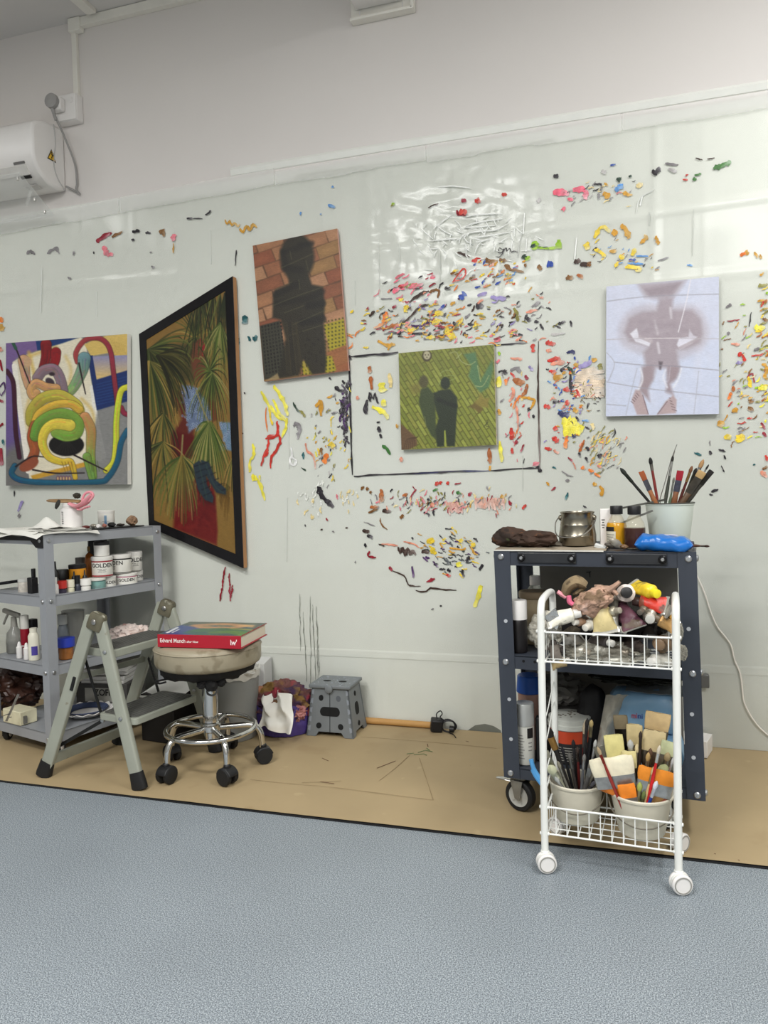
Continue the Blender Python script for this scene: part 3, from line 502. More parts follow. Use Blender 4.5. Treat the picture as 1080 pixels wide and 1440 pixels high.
for p in FOLDS:
    Q = smooth_path([wall(x, y) for x, y in p]); Q = [Vector((q.x, sheet_y(q.x, q.z)-.0012, q.z)) for q in Q]; n = len(Q); Q[-1].x += .0006; mb.tube(Q, [.0004+.0006*math.sin(PI*(i+.5)/n) for i in range(n)], 8, flat=3.2)
for k in range(70):
    x, y = z8(random.gauss(560, 190), random.gauss(430, 110)); q = wall(x, y); a = random.uniform(0, PI); l = random.uniform(.006, .022)
    Q = [Vector((q.x+math.cos(a)*l*t+.003*t*t, sheet_y(q.x, q.z)-.0012, q.z+math.sin(a)*l*t)) for t in (-1, 0, 1)]; mb.tube(Q, [.0004, .0008, .0004], 8, flat=3.0)
o = mb.build('film_folds', CR_M, sheet); o['kind'] = 'stuff'
# the rectangle brushed on the film
DB = MB()
for c, w, p in [(BLK,3,[(492,502),(515,500),(540,498),(561,496)]),(BLK,2.4,[(693,486),(720,484),(742,482)]),(DKB,2.6,[(757,480),(757,520),(757,560),(758,600),(759,640),(759,661)]),(BLK,2.4,[(491,502),(493,560),(494,620),(496,668)]),(BLK,2.6,[(498,670),(530,668),(580,666),(620,664),(660,663)]),(NVY,2.4,[(580,666),(640,663),(690,662)]),(BLK,2.2,[(690,662),(730,659),(758,658)]),(BLK,6,[(757,655),(760,664)]),(BLK,4,[(492,500),(494,506)])]: daub(c, w, p, raise_=.5, rnd=.35)
DB.build('drawn_rectangle', mat('dry_dark_paint', (0, 0, 0), .6, var=.1, vs=40, vcol=True), sheet, col=True, angle=80)
# ------------------------------------------------------------------ painted canvases: colours laid on a fine mesh
class Ras:
    """painter working in the pixel frame of one close-up of the photo; q = four corners TL TR BR BL there"""
    def __init__(s, q, nu, nv):
        s.nu, s.nv = nu, nv
        src = [(0, 0), (1, 0), (1, 1), (0, 1)]; A = []; B = []
        for (u, v), (x, y) in zip(src, q):
            A += [[u, v, 1, 0, 0, 0, -u*x, -v*x], [0, 0, 0, u, v, 1, -u*y, -v*y]]; B += [x, y]
        h = np.linalg.solve(np.array(A, float), np.array(B, float)); s.H = np.append(h, 1).reshape(3, 3)
        U, V = np.meshgrid(np.linspace(0, 1, nu+1), np.linspace(0, 1, nv+1))
        w = s.H[2, 0]*U+s.H[2, 1]*V+1
        s.X = ((s.H[0, 0]*U+s.H[0, 1]*V+s.H[0, 2])/w).ravel(); s.Y = ((s.H[1, 0]*U+s.H[1, 1]*V+s.H[1, 2])/w).ravel()
        s.C = np.zeros((len(s.X), 3)); s.rg = np.random.RandomState(3)
    def fill(s, c): s.C[:] = c
    def _mix(s, idx, a, c):
        a = np.clip(a, 0, 1)[:, None]; s.C[idx] = s.C[idx]*(1-a)+np.array(c, float)*a
    def poly(s, p, c, a=1., soft=4., c2=None, axis=1):
        P = np.array(p, float); x0, y0 = P.min(0)-soft*2; x1, y1 = P.max(0)+soft*2
        idx = np.nonzero((s.X > x0) & (s.X < x1) & (s.Y > y0) & (s.Y < y1))[0]
        if not len(idx): return
        X, Y = s.X[idx], s.Y[idx]; ins = np.zeros(len(idx), bool); D = np.full(len(idx), 1e9)
        for (ax, ay), (bx, by) in zip(P, np.roll(P, -1, 0)):
            cnd = (ay > Y) != (by > Y)
            with np.errstate(divide='ignore', invalid='ignore'): ins ^= cnd & (X < (bx-ax)*(Y-ay)/((by-ay) if by != ay else 1e-9)+ax)
            dx, dy = bx-ax, by-ay; l2 = dx*dx+dy*dy+1e-9; t = np.clip(((X-ax)*dx+(Y-ay)*dy)/l2, 0, 1)
            D = np.minimum(D, np.hypot(X-ax-t*dx, Y-ay-t*dy))
        sd = np.where(ins, D, -D); al = np.clip(.5+sd/(2*soft), 0, 1)*a
        if c2 is None: s._mix(idx, al, c)
        else:
            t = ((Y-P[:, 1].min())/(np.ptp(P[:, 1])+1e-9) if axis else (X-P[:, 0].min())/(np.ptp(P[:, 0])+1e-9)).clip(0, 1)[:, None]
            col = np.array(c, float)*(1-t)+np.array(c2, float)*t; al = al[:, None]; s.C[idx] = s.C[idx]*(1-al)+col*al
    def ell(s, x, y, rx, ry, c, a=1., soft=5., rot=0.):
        k = [(x+rx*math.cos(t)*math.cos(rot)-ry*math.sin(t)*math.sin(rot), y+rx*math.cos(t)*math.sin(rot)+ry*math.sin(t)*math.cos(rot)) for t in np.linspace(0, 2*PI, 28)[:-1]]
        s.poly(k, c, a, soft)
    def line(s, p, w, c, w1=None, a=1., soft=2.5, c1=None, tube=0., k=6):
        """brushed line with width w->w1, colour c->c1, optional rounded modelling 'tube'"""
        w1 = w if w1 is None else w1; c1 = c if c1 is None else c1
        P = [Vector((q[0], q[1], 0)) for q in p]; P = smooth_path(P, k) if len(P) > 2 else P; P = np.array([(q.x, q.y) for q in P])
        m = max(w, w1)/2+soft*2; idx = np.nonzero((s.X > P[:, 0].min()-m) & (s.X < P[:, 0].max()+m) & (s.Y > P[:, 1].min()-m) & (s.Y < P[:, 1].max()+m))[0]
        if not len(idx): return
        X, Y = s.X[idx], s.Y[idx]; best = np.full(len(idx), -1e9); T = np.zeros(len(idx)); O = np.zeros(len(idx)); n = len(P)-1
        for i in range(n):
            ax, ay = P[i]; bx, by = P[i+1]; dx, dy = bx-ax, by-ay; l2 = dx*dx+dy*dy+1e-9
            t = np.clip(((X-ax)*dx+(Y-ay)*dy)/l2, 0, 1); g = (i+t)/n; r = (w+(w1-w)*g)/2
            d = r-np.hypot(X-ax-t*dx, Y-ay-t*dy); u = d > best
            best = np.where(u, d, best); T = np.where(u, g, T)
            if tube: O = np.where(u, ((X-ax-t*dx)*-.5+(Y-ay-t*dy)*-.86)/np.maximum(r, 1), O)
        al = (np.clip(.5+best/(2*soft), 0, 1)*a)[:, None]; T = T[:, None]
        col = np.array(c, float)*(1-T)+np.array(c1, float)*T
        if tube: col = col*(1+.7*tube*np.clip(O, -1, 1)[:, None])
        s.C[idx] = s.C[idx]*(1-al)+col*al
    def limb(s, p, w, c, w1=None, c1=None, tube=.2, **k):
        """painted limb: dark contour, body colour, loose brush streaks along it"""
        w1 = w if w1 is None else w1; c1 = c if c1 is None else c1
        s.line(p, w+7, tuple(v*.42 for v in c), w1+7, a=.75, soft=3, c1=tuple(v*.42 for v in c1)); s.line(p, w, c, w1, c1=c1, tube=tube)
        rs = random.Random(int(sum(q[0]+q[1] for q in p)))
        P = [Vector((q[0], q[1], 0)) for q in p]; P = smooth_path(P, 5) if len(P) > 2 else P; n = len(P)
        for _ in range(11):
            o = rs.uniform(-.40, .40); Q = []; a = rs.randint(0, max(0, n-4)); e = min(n, a+rs.randint(4, 12))
            for i in range(a, e):
                t = P[min(i+1, n-1)]-P[max(i-1, 0)]; l = t.length or 1; ww = w+(w1-w)*i/(n-1); Q.append((P[i].x-t.y/l*o*ww, P[i].y+t.x/l*o*ww))
            if len(Q) < 2: continue
            g = (a+e)/2/n; cc = [(c[j]*(1-g)+c1[j]*g)*rs.choice((.72, .85, 1.16, 1.28)) for j in range(3)]
            s.line(Q[::2] if len(Q) > 6 else Q, max(4, w*.11), tuple(min(255, v) for v in cc), 2, a=.55, soft=3, k=3)
    def grain(s, a):
        n = s.rg.randn(s.nv+1, s.nu+1); n = (n+np.roll(n, 1, 1)+np.roll(n, 2, 1)+np.roll(n, -1, 1))/2
        s.C *= (1+a*n.ravel())[:, None]
    def mesh(s, name, corners, m, parent):
        """corners: world TL TR BR BL of the canvas face"""
        TL, TR, BR, BL = [np.array(k) for k in corners]
        U, V = np.meshgrid(np.linspace(0, 1, s.nu+1), np.linspace(0, 1, s.nv+1)); U = U.ravel()[:, None]; V = V.ravel()[:, None]
        W = (TL*(1-U)+TR*U)*(1-V)+(BL*(1-U)+BR*U)*V - np.array(parent.location)
        w = s.nu+1; I = (np.arange(s.nv)[:, None]*w+np.arange(s.nu)[None, :]).ravel()
        F = np.stack([I, I+w, I+w+1, I+1], 1)
        me = bpy.data.meshes.new(name); me.from_pydata(W.tolist(), [], F.tolist())
        c = np.clip(s.C, 0, 255)/255; l = np.where(c <= .04045, c/12.92, ((c+.055)/1.055)**2.4)
        ca = me.color_attributes.new('Col', 'FLOAT_COLOR', 'POINT'); ca.data.foreach_set('color', np.append(l, np.ones((len(l), 1)), 1).astype('f').ravel())
        me.materials.append(m); ob = bpy.data.objects.new(name, me); COL.objects.link(ob); ob.parent = parent
        return ob

OIL = mat('oil_painting_surface', (0, 0, 0), .42, var=.03, vs=40, bump=.25, bs=320, vcol=True)
OILV = mat('varnished_painting_surface', (0, 0, 0), .32, var=.03, vs=40, bump=.2, bs=260, vcol=True)
EDGE_W = mat('bare_canvas_edge', (232, 230, 224), .7, var=.04)
def canvas(name, label, corners_px, depth, edge, part_name='stretched_canvas'):
    c = [wall(x, y, depth) for x, y in corners_px]
    t = thing(name, label, 'painting', ((c[2]+c[3])/2)+Vector((0, depth-.0135, 0)))
    b = .0012; back = [Vector((p.x, -.0135, p.z)) for p in c]; fr = [p+Vector((0, b, 0)) for p in c]
    mb = MB(); mb.add(fr+back, [(3, 2, 1, 0), (4, 5, 6, 7), (0, 1, 5, 4), (1, 2, 6, 5), (2, 3, 7, 6), (3, 0, 4, 7)])
    mb.build(part_name, edge, t, smooth=False)
    return t, c

# --- canvas of knotted limbs
q = [(8.3, 482.6), (178.7, 469.6), (179.3, 681.3), (8.3, 683)]
t, c = canvas('painting', 'square colourful canvas of knotted yellow and green limbs, far left on the wall', q, .042, EDGE_W)
R = Ras([(45, 230), (965, 160), (968, 1303), (45, 1312)], 210, 230)
R.fill((132, 132, 132)); R.poly([(40, 225), (300, 205), (300, 280), (130, 340), (100, 380), (170, 900), (150, 1000), (40, 1100)], (126, 96, 156), 1, 8, (104, 84, 150))
R.poly([(40, 1040), (200, 960), (240, 1320), (40, 1320)], (116, 114, 112), 1, 40)
R.poly([(272, 212), (600, 186), (420, 262), (285, 290)], (22, 58, 122), 1, 3)
R.poly([(95, 372), (165, 330), (610, 186), (648, 200), (720, 700), (790, 1082), (770, 1122), (225, 1268), (190, 1050), (140, 700)], (238, 228, 200), 1, 4)
R.line([(110, 400), (150, 720), (215, 1200)], 40, (246, 240, 226)); R.line([(700, 560), (740, 850), (790, 1090)], 34, (240, 236, 226))
for p, a in (([(170, 350), (300, 300), (430, 260)], .7), ([(220, 300), (250, 420), (280, 560)], .8), ([(500, 330), (540, 430), (520, 560)], .5), ([(220, 660), (200, 780), (230, 900)], .6), ([(620, 650), (700, 740), (720, 860)], .6)): R.line(p, 26, (226, 186, 84), a=a, soft=12)
R.poly([(235, 1235), (320, 1212), (655, 1128), (672, 1160), (250, 1268)], (220, 164, 46), 1, 4)
R.poly([(640, 240), (720, 196), (812, 172), (970, 156), (970, 325), (905, 345), (842, 300), (692, 326)], (226, 190, 96), 1, 4)
for k in range(9): R.line([(840+k*14, 200+k*6), (860+k*10, 260), (880+k*10, 330)], 4, (196, 156, 66), a=.7)
R.poly([(664, 320), (706, 322), (735, 505), (970, 430), (970, 670), (735, 738)], (22, 46, 110), 1, 3)
R.poly([(704, 330), (970, 318), (970, 432), (734, 500)], (142, 142, 190), 1, 3, (236, 196, 110))
for k in range(8): R.line([(735, 540+k*22), (970, 480+k*23)], 5, (40, 84, 156), a=.6)
R.poly([(740, 740), (970, 670), (970, 1310), (640, 1310)], (138, 138, 136), .9, 10)
R.limb([(52, 440), (100, 520), (112, 700), (120, 900), (148, 1095)], 30, (70, 22, 46))
R.limb([(588, 370), (578, 300), (640, 212), (730, 190), (800, 220), (842, 300), (862, 450), (892, 690)], 34, (176, 62, 60), c1=(140, 34, 58)); R.limb([(920, 715), (940, 755), (968, 768)], 34, (146, 36, 60))
R.limb([(180, 360), (195, 470), (215, 560)], 84, (206, 156, 112), 46); R.ell(210, 370, 32, 40, (214, 170, 126), .9)
R.limb([(350, 240), (350, 330), (320, 440)], 82, (140, 18, 26), 60); R.limb([(425, 300), (420, 360), (390, 430)], 76, (150, 20, 28), 60)
R.limb([(640, 345), (625, 430), (560, 560), (500, 620)], 96, (104, 146, 152), 60, c1=(146, 174, 84))
for k in range(4): R.line([(600+k*26, 350), (612+k*18, 440)], 6, (70, 110, 124), a=.6)
R.limb([(285, 490), (330, 435), (410, 425), (455, 490), (480, 590)], 74, (140, 116, 128)); R.ell(395, 462, 22, 14, (50, 36, 44)); R.ell(380, 520, 38, 26, (66, 52, 64), rot=.6)
R.limb([(275, 606), (250, 625), (235, 580), (275, 530), (350, 560), (430, 570)], 62, (212, 156, 96))
R.limb([(240, 820), (245, 740), (320, 650), (450, 622), (570, 690), (600, 740)], 84, (178, 164, 56), c1=(206, 190, 66))
R.limb([(260, 850), (300, 760), (420, 694), (540, 690), (604, 730)], 58, (224, 178, 56))
R.limb([(645, 790), (690, 880), (690, 1000), (690, 1090), (705, 1240)], 78, (204, 140, 84), 60, c1=(124, 164, 60))
R.limb([(265, 850), (242, 940), (264, 1050), (220, 1150)], 70, (168, 84, 44)); R.ell(220, 1150, 80, 44, (158, 78, 50), rot=-.5)
R.ell(505, 1000, 134, 86, (20, 18, 18)); 
for k in range(9): R.line([(505, 950), (400+k*24, 1060)], 3, (66, 62, 60), a=.6)
R.limb([(270, 930), (300, 840), (400, 775), (510, 770), (590, 830), (580, 910), (500, 930), (430, 905)], 84, (110, 158, 54), c1=(134, 172, 62))
R.limb([(530, 850), (420, 840), (345, 890), (322, 990), (372, 1090), (470, 1130), (540, 1130), (572, 1250)], 86, (236, 214, 70), 34, c1=(228, 186, 44))
R.limb([(660, 1090), (680, 1180), (700, 1260)], 60, (118, 160, 66), 44)
for k in range(4): R.line([(690+k*16, 1120), (700+k*18, 1200)], 5, (70, 110, 40), a=.7)
for k in range(4): R.line([(470+k*24, 1130), (488+k*22, 1180), (500+k*20, 1215)], 7, (150, 110, 24), 3, a=.8)
for k in range(5): R.ell(440+k*22, 1258, 13, 22, (106, 62, 96)); R.ell(440+k*22, 1258, 7, 14, (222, 188, 120))
R.limb([(968, 560), (915, 600), (885, 800), (880, 1000), (862, 1130), (806, 1196)], 42, (216, 214, 46))
R.limb([(968, 890), (920, 980), (890, 1130), (820, 1250), (740, 1284), (400, 1290), (170, 1272), (90, 1222), (112, 1160)], 40, (26, 92, 124))
for p in ([(85, 200), (130, 290), (225, 530)], [(600, 380), (625, 500), (650, 612)], [(565, 1078), (690, 1140), (812, 1200)], [(250, 1190), (420, 1216), (640, 1214)], [(120, 1165), (240, 1090), (330, 1092)]): R.line(p, 14, (40, 26, 30), 9)
R.line([(85, 200), (120, 270)], 24, (44, 92, 70)); R.grain(.02); g_ = R.C.mean(1)[:, None]; R.C = (g_+(R.C-g_)*.88)*.95
R.mesh('picture', c, OIL, t)

# --- dark framed panel with palms, cut to a leaning shape
q = [(196, 470), (327.6, 388.6), (342.9, 799), (210, 741)]
WOODE = mat('raw_wood_edge', (176, 128, 84), .6, var=.12, vs=30, stretch=(1, 1, .2))
t, c = canvas('painting', 'tall slanting black-bordered panel of green palms, red dress and plaid slippers', q, .045, WOODE, 'wooden_panel')
inner = [wall(x, y, .046) for x, y in ((206, 478), (317, 409), (331.6, 779), (217, 731.5))]
fo = [p+Vector((0, -.001, 0)) for p in c]; mb = MB(); o8 = [p+Vector((0, -.003, 0)) for p in fo]; i8 = [p+Vector((0, -.003, 0)) for p in inner]
mb.add(o8+i8+fo+inner, [(0, 1, 5, 4), (1, 2, 6, 5), (2, 3, 7, 6), (3, 0, 4, 7), (0, 8, 9, 1), (1, 9, 10, 2), (2, 10, 11, 3), (3, 11, 8, 0), (4, 5, 13, 12), (5, 6, 14, 13), (6, 7, 15, 14), (7, 4, 12, 15)])
mb.build('black_border', mat('satin_black_border', (24, 23, 25), .22, var=.15, vs=6, stains=(((74, 76, 80), 3.5, .70, .35),)), t, smooth=False)
R = Ras([(52, 320), (415, 95), (463, 1305), (88, 1150)], 190, 420)
R.fill((146, 112, 56)); R.poly([(80, 1000), (470, 1060), (470, 1310), (80, 1180)], (150, 116, 58), 1, 20)
rg = random.Random(5)
def fan(cx, cy, a0, a1, n, l, cols, droop=.3, w=7):
    for i in range(n):
        a = math.radians(a0+(a1-a0)*(i+rg.uniform(-.3, .3))/max(1, n-1)); L_ = l*rg.uniform(.75, 1.1); dx, dy = math.cos(a)*.55, math.sin(a)
        p = [(cx, cy), (cx+dx*L_*.45, cy+dy*L_*.45-L_*.03), (cx+dx*L_*.85, cy+dy*L_*.85+L_*droop*.3), (cx+dx*L_, cy+dy*L_+L_*droop)]
        R.line(p, w, rg.choice(cols), 2, soft=2, k=4)
G1 = [(62, 72, 36), (84, 96, 44), (44, 54, 28), (112, 116, 58), (36, 44, 24)]; G2 = [(98, 118, 50), (132, 142, 70), (70, 92, 40), (52, 72, 32), (160, 156, 92)]; G3 = [(40, 40, 22), (58, 56, 28), (30, 32, 20), (84, 80, 40)]; G4 = [(150, 128, 60), (120, 104, 46), (96, 88, 40), (176, 148, 78)]
R.poly([(140, 360), (250, 340), (300, 420), (240, 530), (130, 500)], (76, 70, 42), .9, 14)
fan(245, 325, -170, -10, 22, 190, G1+G4, .1); fan(245, 325, 10, 170, 14, 120, G1, .2)
R.poly([(235, 350), (275, 330), (310, 440), (280, 500), (240, 520), (225, 430)], (116, 66, 46), 1, 8); R.line([(270, 340), (285, 370), (290, 400)], 24, (150, 40, 40))
R.poly([(150, 560), (205, 560), (240, 720), (230, 860), (150, 880), (140, 770), (185, 690)], (104, 40, 30), 1, 8)
R.poly([(310, 590), (345, 610), (360, 690), (330, 700)], (128, 62, 38), 1, 6)
BLUF = (110, 126, 158); R.poly([(180, 535), (235, 540), (300, 600), (330, 690), (250, 720), (215, 752), (200, 640)], BLUF, 1, 6); R.poly([(368, 700), (444, 700), (446, 832), (414, 826)], (112, 142, 168), 1, 5)
for k in range(170):
    x, y = (rg.uniform(185, 320), rg.uniform(545, 740)) if k < 115 else (rg.uniform(374, 440), rg.uniform(702, 828))
    if k < 115 and not (abs(x-(190+(y-540)*.5)) < 70): continue
    R.ell(x, y, 5, 6, (176, 194, 212), .7, 2); R.ell(x, y, 2.2, 3, (62, 76, 128), .9, 2)
R.poly([(150, 740), (240, 765), (235, 850), (175, 880), (140, 850)], (96, 18, 22), 1, 8)
R.poly([(165, 970), (330, 950), (345, 1040), (356, 1190), (350, 1255), (155, 1178), (160, 1080)], (112, 24, 26), 1, 7, (122, 34, 32))
for k in range(30): R.line([(rg.uniform(160, 330), rg.uniform(990, 1200)), (rg.uniform(160, 345), rg.uniform(1000, 1220))], 10, rg.choice([(88, 16, 22), (140, 44, 40), (104, 22, 28)]), a=.35, soft=6)
for x in (300, 340, 380, 410, 265): fan(x, 110, 60, 120, 9, 300, G3+G1, .05, 8)
fan(380, 250, 40, 150, 24, 270, G1+G2, .1, 7); fan(320, 470, -60, 240, 30, 170, G2+G1, .25, 7); fan(330, 480, 20, 150, 26, 240, G1+G2, .2, 6)
fan(55, 370, -20, 85, 34, 330, G3+G1, .15, 10); fan(60, 420, 20, 95, 26, 320, G1+G4, .1, 7); fan(90, 400, -10, 60, 20, 260, G3, .25, 9)
fan(110, 660, 40, 140, 20, 180, G4+G1, .2, 6); fan(110, 790, 20, 160, 24, 230, G4+G1, .25, 6)
fan(300, 700, 10, 170, 16, 120, G2, .9, 8); fan(310, 700, 35, 145, 44, 290, G2+[(172, 164, 96)], .12, 7)
for p in ([(250, 560), (280, 640), (310, 700)], [(190, 760), (185, 850)]): R.line(p, 7, (150, 140, 90))
fan(185, 855, 20, 160, 40, 220, G1+G4+G2, .35, 6); fan(185, 850, 60, 120, 10, 260, G4, .1, 5)
fan(430, 1000, 100, 200, 16, 110, [(84, 60, 24), (110, 80, 32)], .35, 6); fan(450, 860, 60, 140, 14, 160, G4+G1, .1, 5)
PL = (44, 58, 68); s1 = [(235, 892), (262, 872), (290, 900), (300, 980), (336, 1040), (330, 1064), (290, 1050), (255, 1000)]; s2 = [(270, 870), (312, 882), (345, 960), (406, 1004), (404, 1030), (350, 1018), (318, 975), (285, 920)]
R.poly([(x+6, y+10) for x, y in s1], (70, 20, 18), .8, 8); R.poly([(x+6, y+10) for x, y in s2], (84, 60, 30), .7, 8)
R.poly(s1, PL, 1, 3); R.poly(s2, PL, 1, 3)
for k in range(6): R.line([(240+k*9, 900+k*26), (285+k*8, 885+k*26)], 5, (20, 26, 34), a=.7); R.line([(280+k*20, 890+k*24), (310+k*18, 876+k*26)], 5, (20, 26, 34), a=.7)
R.line([(262, 890), (300, 1040)], 5, (58, 80, 72), a=.7); R.line([(296, 890), (340, 985), (390, 1020)], 5, (58, 80, 72), a=.7); R.grain(.02); R.C *= .86
R.mesh('picture', inner, OILV, t)

# --- brick paving with a shadow
q = [(355.3, 345.5), (473.8, 321.3), (490, 520.8), (371.3, 536.3)]
t, c = canvas('painting', 'tilted canvas of orange brick paving under a dark standing shadow', q, .03, mat('pinkish_canvas_edge', (206, 160, 146), .7))
R = Ras([(92, 213), (803, 68), (900, 1265), (188, 1358)], 170, 260); R.fill((92, 64, 44))
th = math.radians(-19); ct, st = math.cos(th), math.sin(th)
rg = random.Random(9)
for row in range(-4, 14):
    off = (row % 2)*120
    for k in range(-4, 8):
        u0, v0 = k*236+off, row*112+330
        cc = rg.choice([(142, 92, 64), (130, 80, 56), (154, 108, 76), (146, 110, 70), (134, 78, 54), (166, 122, 90)])
        b = [(u0+3, v0+3), (u0+232, v0+4), (u0+232, v0+108), (u0+4, v0+108)]
        b = [(x*ct-y*st+rg.uniform(-5, 5)-80, x*st+y*ct+rg.uniform(-5, 5)) for x, y in b]
        R.poly(b, cc, 1, 5); x = sum(p[0] for p in b)/4; y = sum(p[1] for p in b)/4
        R.ell(x+rg.uniform(-30, 30), y+10, 70, 24, tuple(min(255, v*1.15) for v in cc), .5, 20, th)
for pl in ([(690, 880), (860, 830), (885, 1050), (745, 1110)], [(700, 1150), (765, 1135), (800, 1265), (700, 1290)], [(500, 1190), (580, 1180), (600, 1300), (520, 1300)]):
    R.poly(pl, (164, 150, 40), 1, 5); x0 = min(p[0] for p in pl); y0 = min(p[1] for p in pl); x1 = max(p[0] for p in pl); y1 = max(p[1] for p in pl)
    y = y0+14
    while y < y1:
        x = x0+12
        while x < x1: R.ell(x, y-(x-x0)*.2+14, 8, 8, (74, 72, 24), .9, 3); x += 30
        y += 32
R.poly([(690, 1120), (880, 1050), (895, 1260), (800, 1270), (760, 1150)], (150, 92, 56), .8, 6)
SH = (40, 37, 28)
R.poly([(150, 890), (320, 845), (400, 1300), (190, 1345)], (52, 50, 40), 1, 6)
for j in range(14):
    for i in range(7): R.ell(172+i*26+j*3, 900+j*30-i*6, 7, 10, (22, 22, 18), .9, 3); 
    R.line([(165+j*13, 900), (190+j*14, 1320)], 3, (92, 92, 80), a=.35)
R.ell(465, 310, 146, 196, SH, .97, 16); R.poly([(380, 440), (560, 450), (590, 540), (680, 560), (700, 700), (690, 880), (715, 1200), (700, 1290), (590, 1300), (520, 1180), (480, 1310), (300, 1340), (370, 1000), (330, 840), (258, 820), (262, 640), (280, 590), (400, 545)], SH, .97, 12)
for p, w_, a in (([(350, 270), (480, 230), (590, 190)], 46, .5), ([(360, 400), (500, 420)], 60, .6), ([(290, 620), (460, 540)], 60, .6), ([(300, 700), (540, 660), (680, 600)], 50, .55), ([(560, 720), (680, 700)], 60, .7), ([(510, 860), (680, 830)], 60, .7), ([(340, 260), (380, 380)], 40, .5), ([(480, 200), (590, 200)], 30, .5)): R.line(p, w_, (22, 21, 18), a=a, soft=12)
for p in ([(330, 400), (470, 340), (600, 280)], [(290, 580), (420, 520)], [(260, 720), (460, 640), (690, 560)], [(360, 780), (520, 720)], [(430, 880), (700, 760)], [(400, 970), (690, 880)], [(405, 260), (420, 330)], [(480, 500), (490, 580)], [(540, 340), (560, 420)]): R.line(p, 6, (86, 82, 56), a=.7, soft=4)
for k in range(12): R.line([(350+k*10, 860), (380+k*12, 1290)], 5, rg.choice([(74, 62, 38), (56, 48, 32), (30, 28, 20)]), a=.6, soft=4)
for k in range(24): R.ell(rg.uniform(470, 690), rg.uniform(940, 1260), 9, 11, (22, 20, 14), .5, 4)
R.line([(520, 1200), (560, 1290)], 20, (166, 146, 70), 8, a=.9); R.poly([(210, 1350), (300, 1290), (320, 1340)], (150, 130, 92), .9, 6); R.grain(.03)
R.mesh('picture', c, OIL, t)

# --- green paving with two figures' shadows
q = [(560.4, 496.7), (694.4, 484.4), (698, 625.6), (564.5, 632.7)]
t, c = canvas('painting', 'small square olive green canvas with two dark standing figures inside the drawn rectangle', q, .03, mat('pale_canvas_edge', (214, 204, 178), .7))
R = Ras([(70, 180), (975, 97), (1000, 1050), (98, 1098)], 180, 180); R.fill((96, 98, 40)); rg = random.Random(2)
th = math.radians(58); ct, st = math.cos(th), math.sin(th)
for row in range(-30, 12):
    for k in range(-2, 10):
        u0 = k*170+(row*67) % 170; v0 = row*38
        cc = rg.choice([(142, 150, 58), (126, 136, 52), (156, 164, 72), (134, 142, 60), (148, 150, 66)])
        b = [(x*ct-y*st+60, x*st+y*ct+60) for x, y in ((u0+4, v0+4), (u0+164, v0+4), (u0+164, v0+33), (u0+4, v0+33))]
        if max(p[0] for p in b) < 40 or min(p[0] for p in b) > 1020 or max(p[1] for p in b) < 80 or min(p[1] for p in b) > 1120: continue
        R.poly(b, cc, 1, 4)
R.poly([(60, 90), (1000, 90), (1000, 340), (60, 420)], (112, 116, 52), .32, 120)
R.poly([(690, 190), (800, 170), (830, 300), (850, 440), (960, 240), (970, 330), (930, 500), (850, 555), (800, 500), (735, 400), (760, 300)], (84, 124, 86), .92, 12)
for p in ([(560, 180), (620, 170), (660, 250), (740, 290), (800, 260)], [(620, 230), (650, 200), (670, 180)], [(800, 490), (870, 490), (930, 390)], [(820, 300), (850, 450)]): R.line(p, 8, (166, 176, 116), a=.8)
R.poly([(790, 640), (830, 610), (850, 560), (880, 610), (940, 600), (920, 650), (930, 700), (870, 690), (830, 740), (800, 690)], (142, 128, 60), .95, 8); R.poly([(740, 690), (790, 650), (880, 710), (840, 750), (790, 710)], (110, 92, 46), .9, 8); R.line([(830, 740), (740, 850)], 8, (110, 100, 40), a=.8)
R.poly([(90, 850), (150, 900), (240, 980), (250, 1050), (180, 1090), (90, 1100)], (108, 82, 56), 1, 8)
for k in range(6): R.line([(120+k*22, 1090), (150+k*14, 1000), (220+k*6, 980)], 6, (74, 54, 36), a=.7)
R.ell(340, 205, 46, 54, (70, 62, 42), 1, 6); R.ell(340, 200, 34, 40, (186, 178, 146), 1, 6)
for x, y in ((326, 196), (354, 196), (340, 220)): R.ell(x, y, 6, 6, (70, 60, 44), .9, 3)
R.poly([(180, 500), (270, 450), (300, 560), (200, 560)], (122, 112, 56), .7, 20)
R.ell(310, 450, 44, 60, (84, 80, 52), .95, 10); R.poly([(285, 520), (350, 500), (400, 560), (420, 700), (430, 1000), (380, 960), (330, 860), (290, 740), (262, 640)], (62, 74, 46), .96, 8); R.line([(320, 780), (330, 860)], 6, (140, 146, 90), a=.6)
DK = (40, 50, 36); R.ell(515, 465, 46, 60, DK, 1, 8); R.poly([(470, 530), (560, 520), (625, 600), (632, 680), (620, 800), (606, 1062), (532, 1064), (514, 910), (502, 1066), (436, 1070), (420, 900), (452, 800), (410, 660), (400, 560)], DK, .97, 8)
R.line([(450, 620), (520, 650), (610, 680)], 40, (28, 36, 28), a=.8, soft=8)
for p in ([(480, 400), (470, 370), (530, 340), (580, 360)], [(500, 400), (560, 390), (610, 400)], [(560, 440), (610, 420)], [(470, 440), (450, 480)]): R.line(p, 6, (150, 166, 96), a=.8)
R.C *= .93; R.line([(510, 920), (516, 1060)], 14, (150, 160, 66), a=.9); R.line([(880, 880), (920, 830), (900, 870), (930, 876)], 6, (52, 52, 26), a=.9); R.grain(.03)
R.mesh('picture', c, OIL, t)

